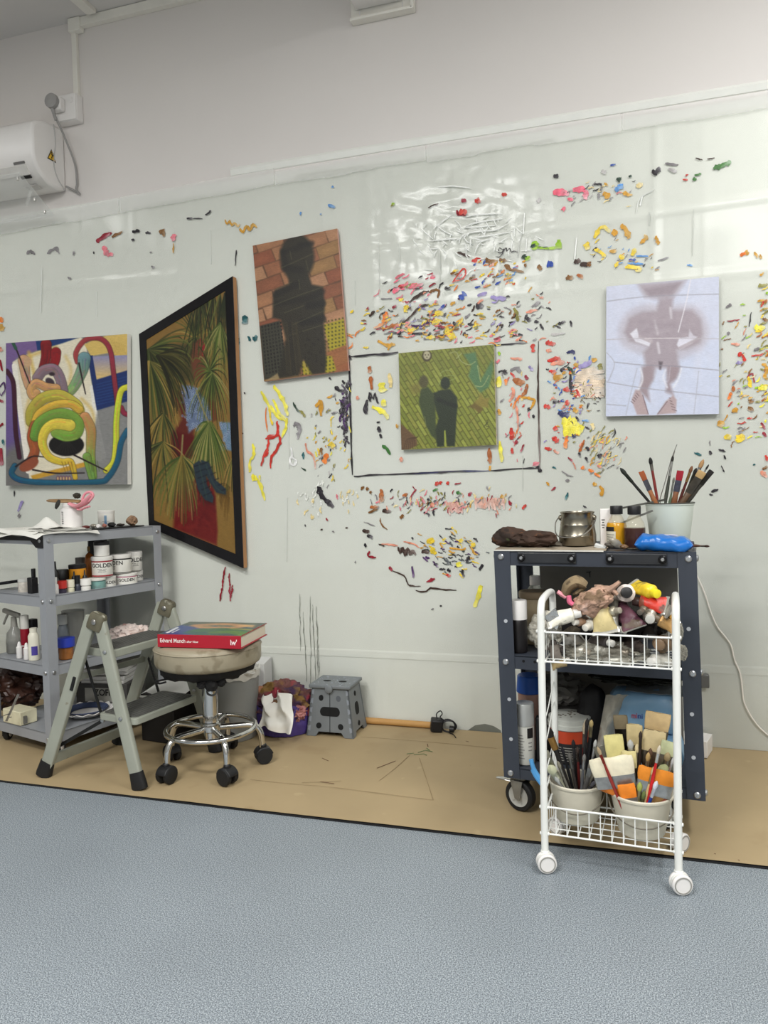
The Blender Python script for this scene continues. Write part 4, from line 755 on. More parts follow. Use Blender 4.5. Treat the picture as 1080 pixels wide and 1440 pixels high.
# --- pale figure on tiles
q = [(852.7, 402.9), (1011, 388.9), (1011, 582), (852, 585.5)]
t, c = canvas('painting', 'pale lavender canvas of a grey foreshortened figure on tiles, right of the wall', q, .035, mat('grey_canvas_edge', (206, 206, 206), .7))
R = Ras([(57, 103), (770, 40), (770, 910), (55, 925)], 190, 230); R.fill((200, 204, 222)); rg = random.Random(4)
R.poly([(50, 500), (780, 470), (780, 920), (50, 930)], (196, 204, 226), .8, 80)
for k in range(60): R.line([(rg.uniform(60, 770), rg.uniform(60, 920)) for _ in range(2)], 40, rg.choice([(208, 212, 228), (192, 196, 216), (212, 210, 222)]), a=.12, soft=20)
FG = (160, 148, 156)
for g, a in ((70, .25), (42, .4)):
    R.line([(400, 270), (260, 280), (190, 360), (200, 440), (320, 490)], g+50, (176, 166, 174), a=a, soft=20); R.line([(440, 280), (580, 270), (640, 340), (640, 440), (520, 510)], g+50, (176, 166, 174), a=a, soft=20)
R.poly([(250, 84), (560, 60), (500, 150), (440, 190), (300, 170)], (164, 152, 160), .9, 18); R.poly([(300, 120), (520, 80), (470, 150), (330, 162)], (146, 134, 142), .8, 12)
R.poly([(390, 180), (480, 170), (470, 250), (600, 250), (655, 310), (668, 400), (650, 460), (560, 500), (500, 505), (515, 590), (520, 640), (480, 700), (440, 690), (430, 620), (370, 620), (350, 700), (280, 740), (300, 600), (290, 520), (320, 480), (200, 450), (168, 390), (200, 300), (280, 262), (370, 255)], FG, .95, 14)
R.poly([(205, 400), (248, 365), (262, 420), (345, 440), (325, 480), (240, 450)], (216, 214, 224), 1, 5); R.poly([(500, 470), (515, 430), (575, 420), (580, 370), (605, 410), (630, 420), (600, 460), (520, 500)], (214, 212, 224), 1, 5)
R.line([(270, 420), (340, 450)], 22, (176, 164, 170), a=.8); R.line([(520, 490), (640, 430)], 18, (170, 158, 164), a=.8)
for p in ([(460, 240), (466, 300)], [(362, 320), (380, 400)], [(380, 460), (390, 520)]): R.line(p, 16, (206, 200, 208), a=.8, soft=6)
for k in range(26): R.line([(rg.uniform(220, 640), rg.uniform(280, 420)), (rg.uniform(220, 640), rg.uniform(280, 440))], 26, rg.choice([(146, 134, 142), (172, 160, 168)]), a=.22, soft=14)
R.poly([(280, 610), (345, 600), (350, 680), (320, 760), (330, 830), (300, 800), (262, 760), (280, 680)], (152, 136, 142), .95, 12); R.poly([(450, 600), (520, 610), (500, 680), (460, 720), (480, 790), (430, 770), (440, 690)], (152, 136, 142), .95, 12)
R.line([(270, 620), (285, 690), (255, 760)], 10, (226, 226, 234), a=.8, soft=6); R.line([(530, 620), (510, 690), (480, 740)], 10, (226, 226, 234), a=.8, soft=6); R.line([(430, 630), (415, 680), (440, 740)], 10, (222, 222, 232), a=.8, soft=6)
R.poly([(386, 576), (412, 578), (400, 628), (390, 628)], (92, 82, 90), .9, 6)
FT = (176, 156, 158)
R.poly([(215, 820), (240, 755), (270, 760), (300, 830), (322, 915), (250, 915)], FT, 1, 6); R.poly([(375, 915), (430, 830), (478, 790), (500, 820), (495, 905)], FT, 1, 6)
for k in range(5): R.line([(212+k*9, 830-k*13), (226+k*9, 842-k*12)], 4, (110, 92, 98)); R.line([(500-k*10, 890-k*20), (470-k*4, 880-k*18)], 4, (110, 92, 98))
R.line([(285, 790), (320, 910)], 5, (120, 100, 106)); R.line([(380, 910), (440, 830)], 5, (120, 100, 106))
for p, cc in (([(60, 196), (330, 165), (770, 150)], (150, 148, 160)), ([(60, 437), (300, 430), (520, 430), (770, 432)], (178, 172, 180)), ([(110, 580), (280, 598), (470, 605), (770, 632)], (140, 138, 150)), ([(60, 706), (260, 740), (480, 768), (770, 800)], (150, 148, 160)), ([(60, 848), (180, 858)], (156, 156, 168)), ([(60, 520), (108, 590), (70, 700)], (164, 164, 176)), ([(250, 620), (215, 760), (180, 915)], (170, 172, 186)), ([(640, 640), (625, 780), (610, 905)], (170, 172, 186)), ([(460, 610), (450, 700)], (176, 170, 180))): R.line(p, 5, cc, a=.85, soft=3)
R.line([(590, 55), (560, 200), (510, 390)], 6, (222, 218, 226), a=.9); R.line([(300, 430), (520, 428)], 5, (206, 196, 200)); R.grain(.012)
R.mesh('picture', c, OIL, t)
# ------------------------------------------------------------------ fixtures high on the wall
CREAM = mat('cream_trunking', (234, 231, 222), .45, var=.03); WPL = mat('white_plastic', (232, 229, 226), .35, var=.02)
GREYP = mat('grey_plastic_cord', (150, 148, 146), .5); DARKP = mat('black_plastic', (26, 26, 28), .45, var=.1)
STEEL = mat('worn_steel', (176, 174, 170), .32, metal=1., var=.12, vs=30); CHROME = mat('chrome', (214, 214, 212), .12, metal=1., var=.04)
def proj(p):
    v = Vector(p)-CAM; d = v.dot(_fw); return 540+CF*v.dot(_rt)/d, 720-CF*v.dot(_up)/d

tr = thing('cable_trunking', 'cream cable trunking running under the ceiling and down to the socket', 'trunking', (-2.41, -.012, 2.93))
MB().box((-2.415, -.010, 3.085), (.026, .020, .32)).build('vertical_run', CREAM, tr, bevel=.002)
MB().box((.1, -.014, 3.262), (4.95, .028, .042)).build('ceiling_run', CREAM, tr, bevel=.002)
MB().box((-2.40, -.018, 3.252), (.066, .034, .062)).build('corner_box', CREAM, tr, bevel=.003)
tag(MB().box((-2.285, -1.15, ZC-.011), (.05, 2.2, .022)).build('ceiling_trunking', CREAM, bevel=.002), 'straight cream trunking crossing the ceiling away from the wall', 'trunking')
so = thing('wall_socket', 'white surface socket box high on the wall at the end of the cream trunking', 'socket', (-2.46, 0, 2.865))
MB().box((-2.452, -.024, 2.865), (.124, .048, .124)).build('back_box', WPL, so, bevel=.006)
MB().box((-2.452, -.051, 2.865), (.120, .008, .120)).build('face_plate', WPL, so, bevel=.004)
MB().box((-2.416, -.056, 2.893), (.016, .006, .024)).build('switch', WPL, so, bevel=.002)
pl = thing('power_plug', 'grey and white mains plug with its cord hanging from the high wall socket', 'plug', (-2.49, -.06, 2.87))
MB().box((-2.476, -.074, 2.872), (.058, .038, .062)).build('plug_body', WPL, pl, bevel=.008)
MB().lathe([(.0, -.012), (.030, -.012), (.034, -.002), (.033, .012), (.0, .016)], n=24, M=Matrix.Translation((-2.482, -.102, 2.876)) @ Matrix.Rotation(PI/2, 4, 'X')).build('plug_cap', GREYP, pl)
p0 = Vector((-2.484, -.10, 2.845)); MB().cyl(p0, p0+Vector((.006, .012, -.05)), .009, .006).build('strain_relief', GREYP, pl)
MB().tube(smooth_path([p0+Vector((.004, .01, -.03)), (-2.462, -.06, 2.74), (-2.437, -.02, 2.62), (-2.434, -.012, 2.53), (-2.44, -.012, 2.50), (-2.425, -.012, 2.474), (-2.432, -.010, 2.482), (-2.49, -.02, 2.515)]), .0052, 8).build('cord', GREYP, pl)

ac = thing('air_conditioner', 'white air conditioner on the upper left wall with a yellow warning triangle', 'air conditioner', (-2.92, -.01, 2.49))
prof = [(-.001, 2.50), (-.001, 2.792), (-.055, 2.790), (-.13, 2.778), (-.185, 2.758), (-.207, 2.735), (-.214, 2.70), (-.214, 2.60), (-.205, 2.565), (-.175, 2.527), (-.12, 2.495), (-.05, 2.489)]
MB().prism([(-2.505, y, z) for y, z in prof], (-.86, 0, 0)).build('body', WPL, ac, bevel=.012, smooth=True)
MB().tube(smooth_path([(-2.5045, -.072, 2.787), (-2.5045, -.066, 2.70), (-2.5045, -.082, 2.60), (-2.5045, -.060, 2.54), (-2.5045, -.01, 2.50)]), .0035, 6).build('side_seam', mat('seam_grey', (186, 184, 182), .5), ac)
MB().prism([(-2.56, -.206, 2.556), (-2.56, -.178, 2.522), (-2.56, -.172, 2.526), (-2.56, -.20, 2.562)], (-.72, 0, 0)).build('air_flap', mat('flap_white', (220, 218, 214), .4), ac, smooth=False)
MB().prism([(-2.56, -.176, 2.5195), (-2.56, -.165, 2.5105), (-2.56, -.162, 2.516)], (-.055, 0, 0)).build('outlet_slot', DARKP, ac, smooth=False)
MB().prism([(-2.56, -.21, 2.572), (-2.56, -.206, 2.562), (-2.56, -.200, 2.566)], (-.062, 0, 0)).build('upper_slot', mat('slot_grey', (110, 108, 106), .6), ac, smooth=False)
MB().box((-2.60, -.112, 2.4905), (.07, .04, .002), Matrix.Rotation(-.16, 3, 'X')).build('rating_sticker', mat('sticker_grey', (206, 203, 200), .5), ac)
def side_tri(c, s_, x): return [(x, c[0]-s_*.55, c[1]-s_*.4), (x, c[0]+s_*.55, c[1]-s_*.4), (x, c[0], c[1]+s_*.62)]
wt = MB().prism(side_tri((-.095, 2.630), .052, -2.5044), (.0010, 0, 0)).build('warning_triangle', mat('sticker_black', (24, 22, 20), .5), ac, smooth=False)
MB().prism(side_tri((-.095, 2.630), .040, -2.5034), (.0008, 0, 0)).build('triangle_field', mat('sticker_yellow', (232, 186, 40), .5), wt, smooth=False)
mb = MB()
for pts in ([(-.095, 2.650), (-.101, 2.636), (-.092, 2.634), (-.098, 2.618)], [(-.088, 2.645), (-.090, 2.632)]):
    mb.tube([(-2.5022, y, z) for y, z in pts], .0022, 5)
mb.build('triangle_symbol', MATS['sticker_black'], wt)
ACR = mat('clear_acrylic', (244, 246, 244), .08, var=0, alpha=.22, spec=.5)
df = [at(1, -.30, 28, 243), at(1, -.07, 76, 303)]
sh_ = thing('air_deflector', 'clear acrylic air deflector panel hanging below the air conditioner', 'deflector', (-2.9, -.19, 2.44))
mb = MB(); a, b = df; L_ = Vector((-.8, 0, 0)); th3 = Vector((0, .001, .004))
mb.add([a, b, b+L_, a+L_, a+th3, b+th3, b+L_+th3, a+L_+th3], [(0, 1, 2, 3), (7, 6, 5, 4), (0, 4, 5, 1), (1, 5, 6, 2), (2, 6, 7, 3), (3, 7, 4, 0)]); mb.build('panel', ACR, sh_, smooth=False)
for t in (.12, .6, .9):
    p = a.lerp(b, t)+Vector((-.035, 0, 0)); MB().cyl(p+Vector((0, 0, -.004)), p+Vector((0, 0, .010)), .006, n=12).build('screw', STEEL, sh_)
for xx in (-2.62, -3.2): MB().bar((xx, -.10, 2.50), a.lerp(b, .7)+Vector((xx-a.lerp(b, .7).x, .0, .003)), .018, .004).build('bracket', ACR, sh_)

# boxy unit under the ceiling
bu = thing('ceiling_unit', 'white boxy unit fixed just below the ceiling on a cream frame, top centre', 'wall unit', (-.9, -.01, 2.99))
MB().box((-.892, -.012, 3.115), (.268, .024, .255)).build('mounting_frame', CREAM, bu, bevel=.003)
MB().box((-.758, -.020, 3.115), (.014, .040, .255)).build('frame_lip', CREAM, bu, bevel=.002)
MB().box((-.892, -.020, 2.993), (.268, .040, .012)).build('frame_sill', CREAM, bu, bevel=.002)
for xx in (-.985, -.80): MB().box((xx, -.026, 3.008), (.004, .004, .04)).build('frame_joint', WPL, bu)
MB().prism([(-1.003, -.026, 3.03), (-.795, -.026, 3.03), (-.835, -.42, 3.03), (-1.003, -.42, 3.03)], (0, 0, .235)).build('housing', WPL, bu, bevel=.008, smooth=False)

# ------------------------------------------------------------------ grey shelf trolley on the left
SG = mat('grey_powder_coat', (150, 153, 158), .45, var=.03, vs=12, stains=(((188, 188, 186), 40., .74, .6), ((110, 110, 110), 18., .73, .4)))
BOLT = mat('bolt_zinc', (188, 190, 192), .35, metal=.9, var=.05); RUB = mat('black_rubber', (24, 24, 25), .7, var=.1)
SA = math.radians(15.7); SCn = Vector((-2.11, -.70, 0)); Su = Vector((math.sin(SA), math.cos(SA), 0)); Sv = Vector((-math.cos(SA), math.sin(SA), 0)); SL, SW = .575, .42
def sp(a, b, z): return SCn+Su*a+Sv*b+Vector((0, 0, z))
def sa(px, b, z):
    """distance along the trolley's long side whose point shows in photo column px"""
    lo, hi = -.3, 1.2
    for _ in range(40):
        m = (lo+hi)/2
        if proj(sp(m, b, z))[0] < px: lo = m
        else: hi = m
    return lo
def sb(px, a, z):
    lo, hi = -.3, .8
    for _ in range(40):
        m = (lo+hi)/2
        if proj(sp(a, m, z))[0] > px: lo = m
        else: hi = m
    return lo
def obox(mb, a0, a1, b0, b1, z0, z1):
    P = [sp(a, b, z) for z in (z0, z1) for b in (b0, b1) for a in (a0, a1)]
    mb.add(P, [(0, 2, 3, 1), (4, 5, 7, 6), (0, 1, 5, 4), (2, 6, 7, 3), (0, 4, 6, 2), (1, 3, 7, 5)]); return mb
tro = thing('shelf_trolley', 'grey four-tier steel trolley full of paint jars, left edge', 'trolley', sp(SL/2, SW/2, 0))
TH = .0025
for ia, ib in ((0, 0), (1, 0), (0, 1), (1, 1)):
    mb = MB(); a0 = 0 if ia == 0 else SL; b0 = 0 if ib == 0 else SW; da = 1 if ia == 0 else -1; db = 1 if ib == 0 else -1
    f = lambda a, b: sp(a0+da*a, b0+db*b, .06)
    mb.prism([f(0, 0), f(.042, 0), f(.042, TH), f(TH, TH), f(TH, .042), f(0, .042)], (0, 0, .828)); po = mb.build('corner_post', SG, tro, smooth=False)
    for z in (.862, .625, .345, .082):
        for (aa, bb, dr) in ((.021, 0, -Sv*db), (0, .021, -Su*da)):
            p = sp(a0+da*aa, b0+db*bb, z); MB().lathe([(.0085, 0), (.0085, .003), (.006, .006), (0, .0065)], n=12, M=frame(p, dr)).build('bolt', BOLT, po)
    c_ = sp(a0+da*.052, b0+db*.03, 0)
    cas = MB(); cas.box((c_.x, c_.y, .0605), (.05, .05, .004)).cyl((c_.x, c_.y, .045), (c_.x, c_.y, .061), .014).box((c_.x, c_.y-.016, .042), (.03, .003, .036)).box((c_.x, c_.y+.016, .042), (.03, .003, .036))
    ca = cas.build('caster', mat('dark_caster_steel', (52, 52, 54), .4, metal=.6), tro, smooth=False)
    MB().lathe([(.012, -.011), (.026, -.010), (.0285, -.006), (.0285, .006), (.026, .010), (.012, .011)], n=24, M=Matrix.Translation((c_.x, c_.y, .0345)) @ rotz(.3) @ Matrix.Rotation(PI/2, 4, 'Y')).build('wheel', RUB, ca)
    MB().lathe([(.0, -.0125), (.014, -.0125), (.016, -.011), (.0, .0)], n=16, M=Matrix.Translation((c_.x, c_.y, .0345)) @ rotz(.3) @ Matrix.Rotation(-PI/2, 4, 'Y')).build('wheel_cap', WPL, ca)
SHZ = {1: (.847, .888), 2: (.602, .645), 3: (.330, .372), 4: (.062, .104)}
for k, (z0, z1) in SHZ.items():
    mb = MB(); e = .0035
    obox(mb, e, SL-e, e, SW-e, z1-.005, z1-.001)
    obox(mb, e, SL-e, e, e+TH, z0, z1); obox(mb, e, SL-e, SW-e-TH, SW-e, z0, z1); obox(mb, e, e+TH, e, SW-e, z0, z1); obox(mb, SL-e-TH, SL-e, e, SW-e, z0, z1)
    mb.build('shelf', SG, tro, smooth=False)
mb = MB(); mb.prism([sp(-.001, .0, .887), sp(-.001, .11, .887), sp(-.001, .045, .835), sp(-.001, .0, .835)], Su*-.003); mb.build('corner_gusset', DARKP, tro, smooth=False)
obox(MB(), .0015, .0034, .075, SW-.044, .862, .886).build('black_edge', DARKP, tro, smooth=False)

# ------------------------------------------------------------------ turned vessels
def turned(name, label, cat, loc, parts, group=None, n=28):
    """parts: (part name, [(r, z)...], material) turned about the vertical through loc"""
    t = thing(name, label, cat, loc, group); out = []
    for pn, pr, m in parts: out.append(MB().lathe(pr, loc, n).build(pn, m, t))
    return t, out
GLASS = mat('clear_glass_wall', (226, 232, 228), .06, var=0, alpha=.25, spec=.6)
PAPERW = mat('paper_label', (232, 230, 222), .6, var=.04, vs=30); INK = mat('black_ink', (28, 26, 26), .6)
def jar(label, loc, r, h, lid=(230, 228, 222), body=(232, 230, 222), band=None, word=None, bandh=.2, cat='jar', group=None, side=(120, 118, 116), ang_off=0., lines=True, lidh=.2):
    lm = mat('lid_%d_%d_%d' % lid, lid, .45, var=.05); bm_ = mat('pot_%d_%d_%d' % body, body, .45, var=.05, vs=20, stains=(((150, 138, 120), 45., .7, .5),))
    lz = h*(1-lidh)
    t, o = turned('paint_jar', label, cat, loc, [('pot', [(r*.94, 0), (r, .003), (r, lz)], bm_), ('lid', [(r*1.02, lz), (r*1.04, lz+.002), (r*1.04, h-.002), (r*.98, h)], lm)], group)
    a = facing(loc)+ang_off
    if band:
        MB().lathe([(r*1.006, h*.03), (r*1.006, h*.03+h*bandh)], loc, 28).build('colour_band', mat('band_%d_%d_%d' % band, band, .5), o[0])
        MB().lathe([(r*1.006, lz-h*.07), (r*1.006, lz-.0005)], loc, 28).build('upper_band', MATS['band_%d_%d_%d' % band], o[0])
    if word:
        mb = MB(); text_round(mb, word, min(.024, h*.32), loc, r*1.004, loc[2]+h*(.42 if not lines else .48), a); mb.build('lettering', INK, o[0], smooth=False)
    if lines:
        mb = MB()
        for k, (w_, zz) in enumerate(((.8, .38), (.6, .31), (.7, .25))):
            mb.add([(loc[0]+r*1.008*math.cos(a+q), loc[1]+r*1.008*math.sin(a+q), loc[2]+h*zz+e) for q in (-w_*.6, -w_*.2, w_*.2, w_*.5) for e in (0, h*.022)], [(0, 2, 3, 1), (2, 4, 5, 3), (4, 6, 7, 5)])
        mb.build('small_print', mat('grey_ink', side, .6), o[0], smooth=False)
    return t
def bottle(label, loc, r, h, body, cap, caph=.25, neck=.4, cat='bottle', lab=None, group=None, name='bottle', m=None, tip=False):
    bm_ = m or mat('bottle_%d_%d_%d' % body, body, .3, var=.05); cm = mat('cap_%d_%d_%d' % cap, cap, .4, var=.05); hz = h*(1-caph)
    parts = [('bottle_body', [(r*.9, 0), (r, .003), (r, hz*.78), (r*.8, hz*.9), (r*neck, hz*.97), (r*neck, hz)], bm_)]
    cr = r*neck*1.25
    parts.append(('cap', [(cr, hz), (cr, h), (cr*.9, h+.001)] if not tip else [(cr, hz), (cr*.9, hz+(h-hz)*.35), (cr*.4, hz+(h-hz)*.5), (cr*.22, h)], cm))
    if lab: parts.append(('wrap_label', [(r*1.01, hz*.12), (r*1.01, hz*.66)], mat('wrap_%d_%d_%d' % lab, lab, .5, var=.1, vs=60)))
    return turned(name, label, cat, loc, parts, group, 22)[0]

# --- top of the grey trolley
ZT = .8885
pp = thing('newsprint_sheets', 'loose white newsprint sheets overhanging the corner of the grey trolley top', 'paper', sp(.16, .16, ZT))
NEWS = mat('newsprint', (226, 225, 218), .75, var=.03, vs=6)
for k, (a0, a1, b0, b1, dz, rt_) in enumerate(((-.03, .25, -.012, .42, 0, .02), (-.012, .235, -.006, .40, .003, -.03), (.0, .22, .0, .42, .006, .03), (-.02, .2, .02, .44, .009, -.01))):
    def f(u, v, k=k, a0=a0, a1=a1, b0=b0, b1=b1, dz=dz, rt_=rt_):
        a = a0+(a1-a0)*u; b = b0+(b1-b0)*v; a, b = a+rt_*(b-.2), b-rt_*(a-.1)
        over = max(0, -a-.002, -b-.002)
        z = ZT+.0012+dz+.0035*(1+mnoise.noise(Vector((a*9, b*9, k)))) - (.55*over if over > .004 else 0) - (.012*max(0, (a-.19)/.05) if b < .03 else 0)
        if a < 0: z += .010*math.sin(b*14+k)
        return sp(a, b, max(z, ZT+.001) if (a > 0 and b > 0) else z)
    MB().grid(f, 22, 26, .0008).build('sheet', NEWS, pp)
mb = MB(); a_ = sa(68, .12, .93)
def f(u, v):
    a = a_-.05+.13*u; b = .05+.16*v; pk = math.exp(-((u-.35)/.22)**2-((v-.45)/.35)**2)
    return sp(a, b, ZT+.016+.045*pk+.004*mnoise.noise(Vector((u*5, v*5, 0))))
tag(mb.grid(f, 18, 18, .001).build('crumpled_tissue', NEWS), 'white tissue folded into a peak on the newsprint', 'tissue')
a_ = sa(101, .14, .93); tl = sp(a_, .14, ZT+.012)
tb, o = turned('plastic_tub', 'tall white plastic tub under the pink glove', 'tub', tl, [('tub_body', [(.041, 0), (.044, .003), (.045, .074), (.042, .080), (.035, .084)], WPL), ('neck', [(.034, .080), (.034, .088), (.036, .089), (.036, .093), (.034, .094), (.034, .104), (.031, .104), (.031, .09), (0, .088)], WPL)])
mb = MB(); fa = facing(tl)-.9
for k in range(7): mb.box((tl.x+.0452*math.cos(fa), tl.y+.0452*math.sin(fa), tl.z+.018+k*.008), (.001, .010, .0025), rotz(fa).to_3x3())
mb.build('scale_marks', INK, o[0], smooth=False)
# pink rubber glove lying over the tub
PINK = mat('pink_rubber', (226, 150, 160), .45, var=.1, vs=14, stains=(((180, 110, 96), 20., .66, .4),)); BRNR = mat('stained_wood', (146, 116, 80), .55, var=.25, vs=20, stains=(((60, 44, 32), 16., .58, .8),))
g = thing('rubber_glove', 'pink rubber glove with a curled cuff draped over the white tub', 'glove', tl+Vector((.02, -.01, .106)))
c0 = tl+Vector((0, 0, .106))
def P(px, py, dy=0.): return at(1, tl.y+dy, px, py)
mb = MB(); path = smooth_path([P(98, 708, -.035), P(108, 712, -.04), P(118, 708, -.045), P(124, 702, -.045), P(129, 696, -.045)])
mb.tube(path, [.013+.010*math.sin(i/len(path)*PI) for i in range(len(path))], 10, flat=.4); mb.build('glove_palm', PINK, g)
mb = MB(); mb.tube(smooth_path([P(118, 711, -.045), P(116, 702, -.045), P(120, 694, -.045), P(127, 692, -.045), P(131, 696, -.045), P(128, 702, -.045), P(122, 706, -.045)]), .0055, 8); mb.build('rolled_cuff', note_m := PINK, g)
mb = MB(); mb.tube(smooth_path([P(106, 712, -.04), P(112, 717, -.045), P(120, 714, -.048), P(126, 712, -.048)]), [.006+.002*(i % 3) for i in range(19)], 8, flat=.5); mb.build('glove_finger', PINK, g)
bt = thing('wooden_paddle', 'paint-stained wooden paddle lying across the white tub', 'paddle', tl+Vector((-.03, 0, .107)))
mb = MB(); M = frame(P(66, 704, 0.0), P(113, 705, .0)-P(66, 704, 0.0), Vector((0, -.3, 1))); Lp = (P(113, 705)-P(66, 704)).length
mb.sweep([(0, .004, .003), (.012, .009, .006), (.05, .016, .006), (.09, .020, .006), (Lp, .012, .005)], M, 14); mb.build('blade', BRNR, bt)
MB().blob(P(108, 697, .01), (.017, .013, .012), 3, .25).build('dried_paint_lump', mat('dark_dried_paint', (52, 48, 38), .6, var=.3), bt)
tag(MB().blob(P(81, 709, -.055), (.009, .006, .021), 5, .2, R=Matrix.Rotation(.5, 3, 'Y')).build('crusted_brush', mat('dark_brush_head', (46, 46, 42), .7)), 'dark paint-crusted brush hanging from the white tub rim', 'brush')
a_ = sa(149.5, .10, .93); jar('white jar with blue and grey print standing on the grey trolley top', sp(a_, .10, ZT), .0345, .078, word=None, lidh=.16)
jt = sp(a_, .10, ZT); fa = facing(jt); mb = MB()
for k in range(7): mb.box((jt.x+.0348*math.cos(fa-.1), jt.y+.0348*math.sin(fa-.1), ZT+.016+k*.0062), (.001, .010, .0042), rotz(fa-.1).to_3x3())
tag(mb.build('blue_print', mat('blue_ink', (66, 130, 176), .5), [o for o in bpy.data.objects if o.name.startswith('paint_jar')][-1], smooth=False), '', '') if False else mb.build('blue_print', mat('blue_ink', (66, 130, 176), .5), [o for o in COL.objects if o.name.startswith('paint_jar')][-1], smooth=False)
# black palette board with small litter
a0, a1 = sa(116, .045, .89), sa(196, .045, .89)
tag(obox(MB(), a0, a1, .012, .085, ZT+.0005, ZT+.006).build('palette_board', DARKP, bevel=.001), 'thin black board carrying small litter at the far end of the grey trolley top', 'board')
def bit(px, name, label, cat, d, col, seed, b=.05, zz=.0065, m=None, R=None, ridge=False):
    a = sa(px, b, .9); c = sp(a, b, ZT+zz+d[2])
    return tag(MB().blob(c, d, seed, .3, 2.2, 3, ridge=ridge, R=R).build(name, m or mat('bit_%d_%d_%d' % col, col, .6, var=.3, vs=40)), label, cat)
bit(121, 'rag_scrap', 'dark red paint scrap at the left end of the black board', 'scrap', (.016, .012, .007), (96, 40, 38), 1)
bit(132, 'crumpled_tube', 'crumpled silvery tube on the black board beside the white jar', 'paint tube', (.016, .010, .009), (150, 140, 120), 2, m=mat('crumpled_metal', (176, 172, 160), .35, metal=.7, var=.3, vs=40))
a = sa(140, .03, .9); c = sp(a, .03, ZT+.0145); tag(MB().lathe([(.008, 0), (.0085, .002), (.0085, .012), (.007, .014)], n=18, M=frame(c, Vector((.1, -1, .1)))).build('tube_cap', WPL), 'round white cap lying on the black board', 'cap')
bit(147, 'paint_scrap', 'reddish paint scrap right of the round white cap', 'scrap', (.010, .009, .008), (168, 110, 96), 4)
bit(157, 'black_clip', 'black clip lying on the black board below the white jar', 'clip', (.018, .010, .010), (24, 24, 24), 5)
bit(169, 'dark_rag', 'flat dark rag on the black board left of the lump', 'rag', (.017, .016, .006), (40, 34, 30), 6)
bit(186, 'dried_lump', 'round crusty brown lump at the far end of the black board', 'lump', (.026, .020, .021), (142, 112, 86), 7, m=mat('crusty_brown', (146, 116, 90), .8, var=.35, vs=60, bump=.6, bs=160))

# --- second tier
Z2 = .634
def on2(px, b, z=.64): a = sa(px, b, z); return sp(a, b, Z2)
GW = 'jars on the second tier'
bottle('slim white bottle beside the corner post on the second tier', on2(79, .055), .011, .075, (236, 234, 230), (232, 230, 226), .3)
bottle('small bottle with a bright red cap among the little bottles', on2(88, .05), .017, .058, (60, 54, 70), (196, 50, 44), .5, .85)
bottle('small cream topped bottle right of the red cap', on2(99.5, .05), .015, .058, (222, 218, 190), (228, 222, 200), .5, .85)
bottle('black nozzle bottle in front of the yellow tub', on2(105, .075), .014, .088, (40, 42, 52), (22, 22, 24), .4, .6, tip=True)
bottle('shorter black capped dropper bottle in front of the yellow tub', on2(109.5, .048), .013, .072, (52, 54, 66), (20, 20, 24), .45, .7)
bottle('slender black tipped bottle left of the stacked jars', on2(120, .055), .013, .090, (150, 150, 156), (24, 22, 26), .45, .6, tip=True)
bottle('small white screw-top bottle next to the teal jar', on2(121, .030), .019, .056, (236, 234, 228), (240, 238, 232), .45, .9)
jar('orange-yellow tub with a black lid on the second tier', on2(110, .10), .034, .112, lid=(26, 24, 26), body=(222, 150, 36), lines=False, lidh=.14)
jar('dark bottle-green jar with a black lid near the corner post', on2(87, .14), .028, .094, lid=(22, 23, 24), body=(46, 46, 40), lines=False, lidh=.5)
bottle('dark bottle with a tall thin black nozzle against the corner post', on2(79, .10), .016, .135, (80, 82, 86), (22, 24, 26), .5, .7, tip=True)
bottle('jar with a grey cylindrical cap standing behind the yellow tub', on2(114, .24), .022, .125, (200, 198, 190), (134, 132, 128), .3, .75)
bottle('tall amber brown bottle behind the stacked jars', on2(129, .18), .026, .175, (168, 98, 26), (150, 118, 60), .12, .4, m=mat('amber_bottle', (164, 92, 22), .25, var=.1))
p = on2(140, .16); bb = thing('black_box', 'upright black box standing behind the stacked jars', 'box', p); MB().box((p.x, p.y, p.z+.105), (.06, .05, .21), rotz(.2).to_3x3()).build('carton', DARKP, bb, bevel=.002); MB().box((p.x-.02, p.y-.028, p.z+.175), (.018, .002, .05), rotz(.2).to_3x3()).build('grey_panel', mat('panel_grey', (110, 108, 104), .5), bb)
pj = on2(137, .050); jar('teal labelled jar at the bottom left of the jar stack', pj, .034, .052, lid=(226, 224, 216), body=(128, 170, 164), band=(44, 92, 86), bandh=.05, lines=True)
p2 = on2(153, .052); jar('white jar with block letters at the bottom of the stack beside the teal jar', p2, .030, .052, word='GOLDEN', lines=False)
p3 = on2(178, .050); jar('white jar with a pink band at the bottom right of the jar stack', p3, .046, .055, band=(176, 76, 116), bandh=.05, word='GOLDEN', lines=False)
p9 = on2(193, .09); jar('partly hidden white jar at the far end of the bottom row of jars', p9, .026, .056, word='GOLDEN', lines=False)
q1 = on2(145, .050); q1 = Vector((q1.x, q1.y, Z2+.0545)); jar('large white jar with red bands and block letters in the upper row', q1, .042, .086, band=(152, 44, 54), bandh=.07, word='GOLDEN')
q2 = on2(171.5, .055); q2 = Vector((q2.x, q2.y, Z2+.0575)); jar('white jar with dark bands in the middle of the upper row', q2, .042, .082, band=(46, 46, 44), bandh=.04, word='GOLDEN', ang_off=-1.0)
q3 = on2(190, .085); q3 = Vector((q3.x, q3.y, Z2+.058)); jar('white jar with a plain rim at the right end of the upper row', q3, .034, .084, word='GOLDEN', ang_off=.2)
q4 = Vector((q1.x, q1.y, q1.z+.0875)); jar('small white jar with a black lid on top of the jar stack', q4, .031, .060, lid=(24, 24, 26), body=(222, 220, 214), lines=False, lidh=.24)
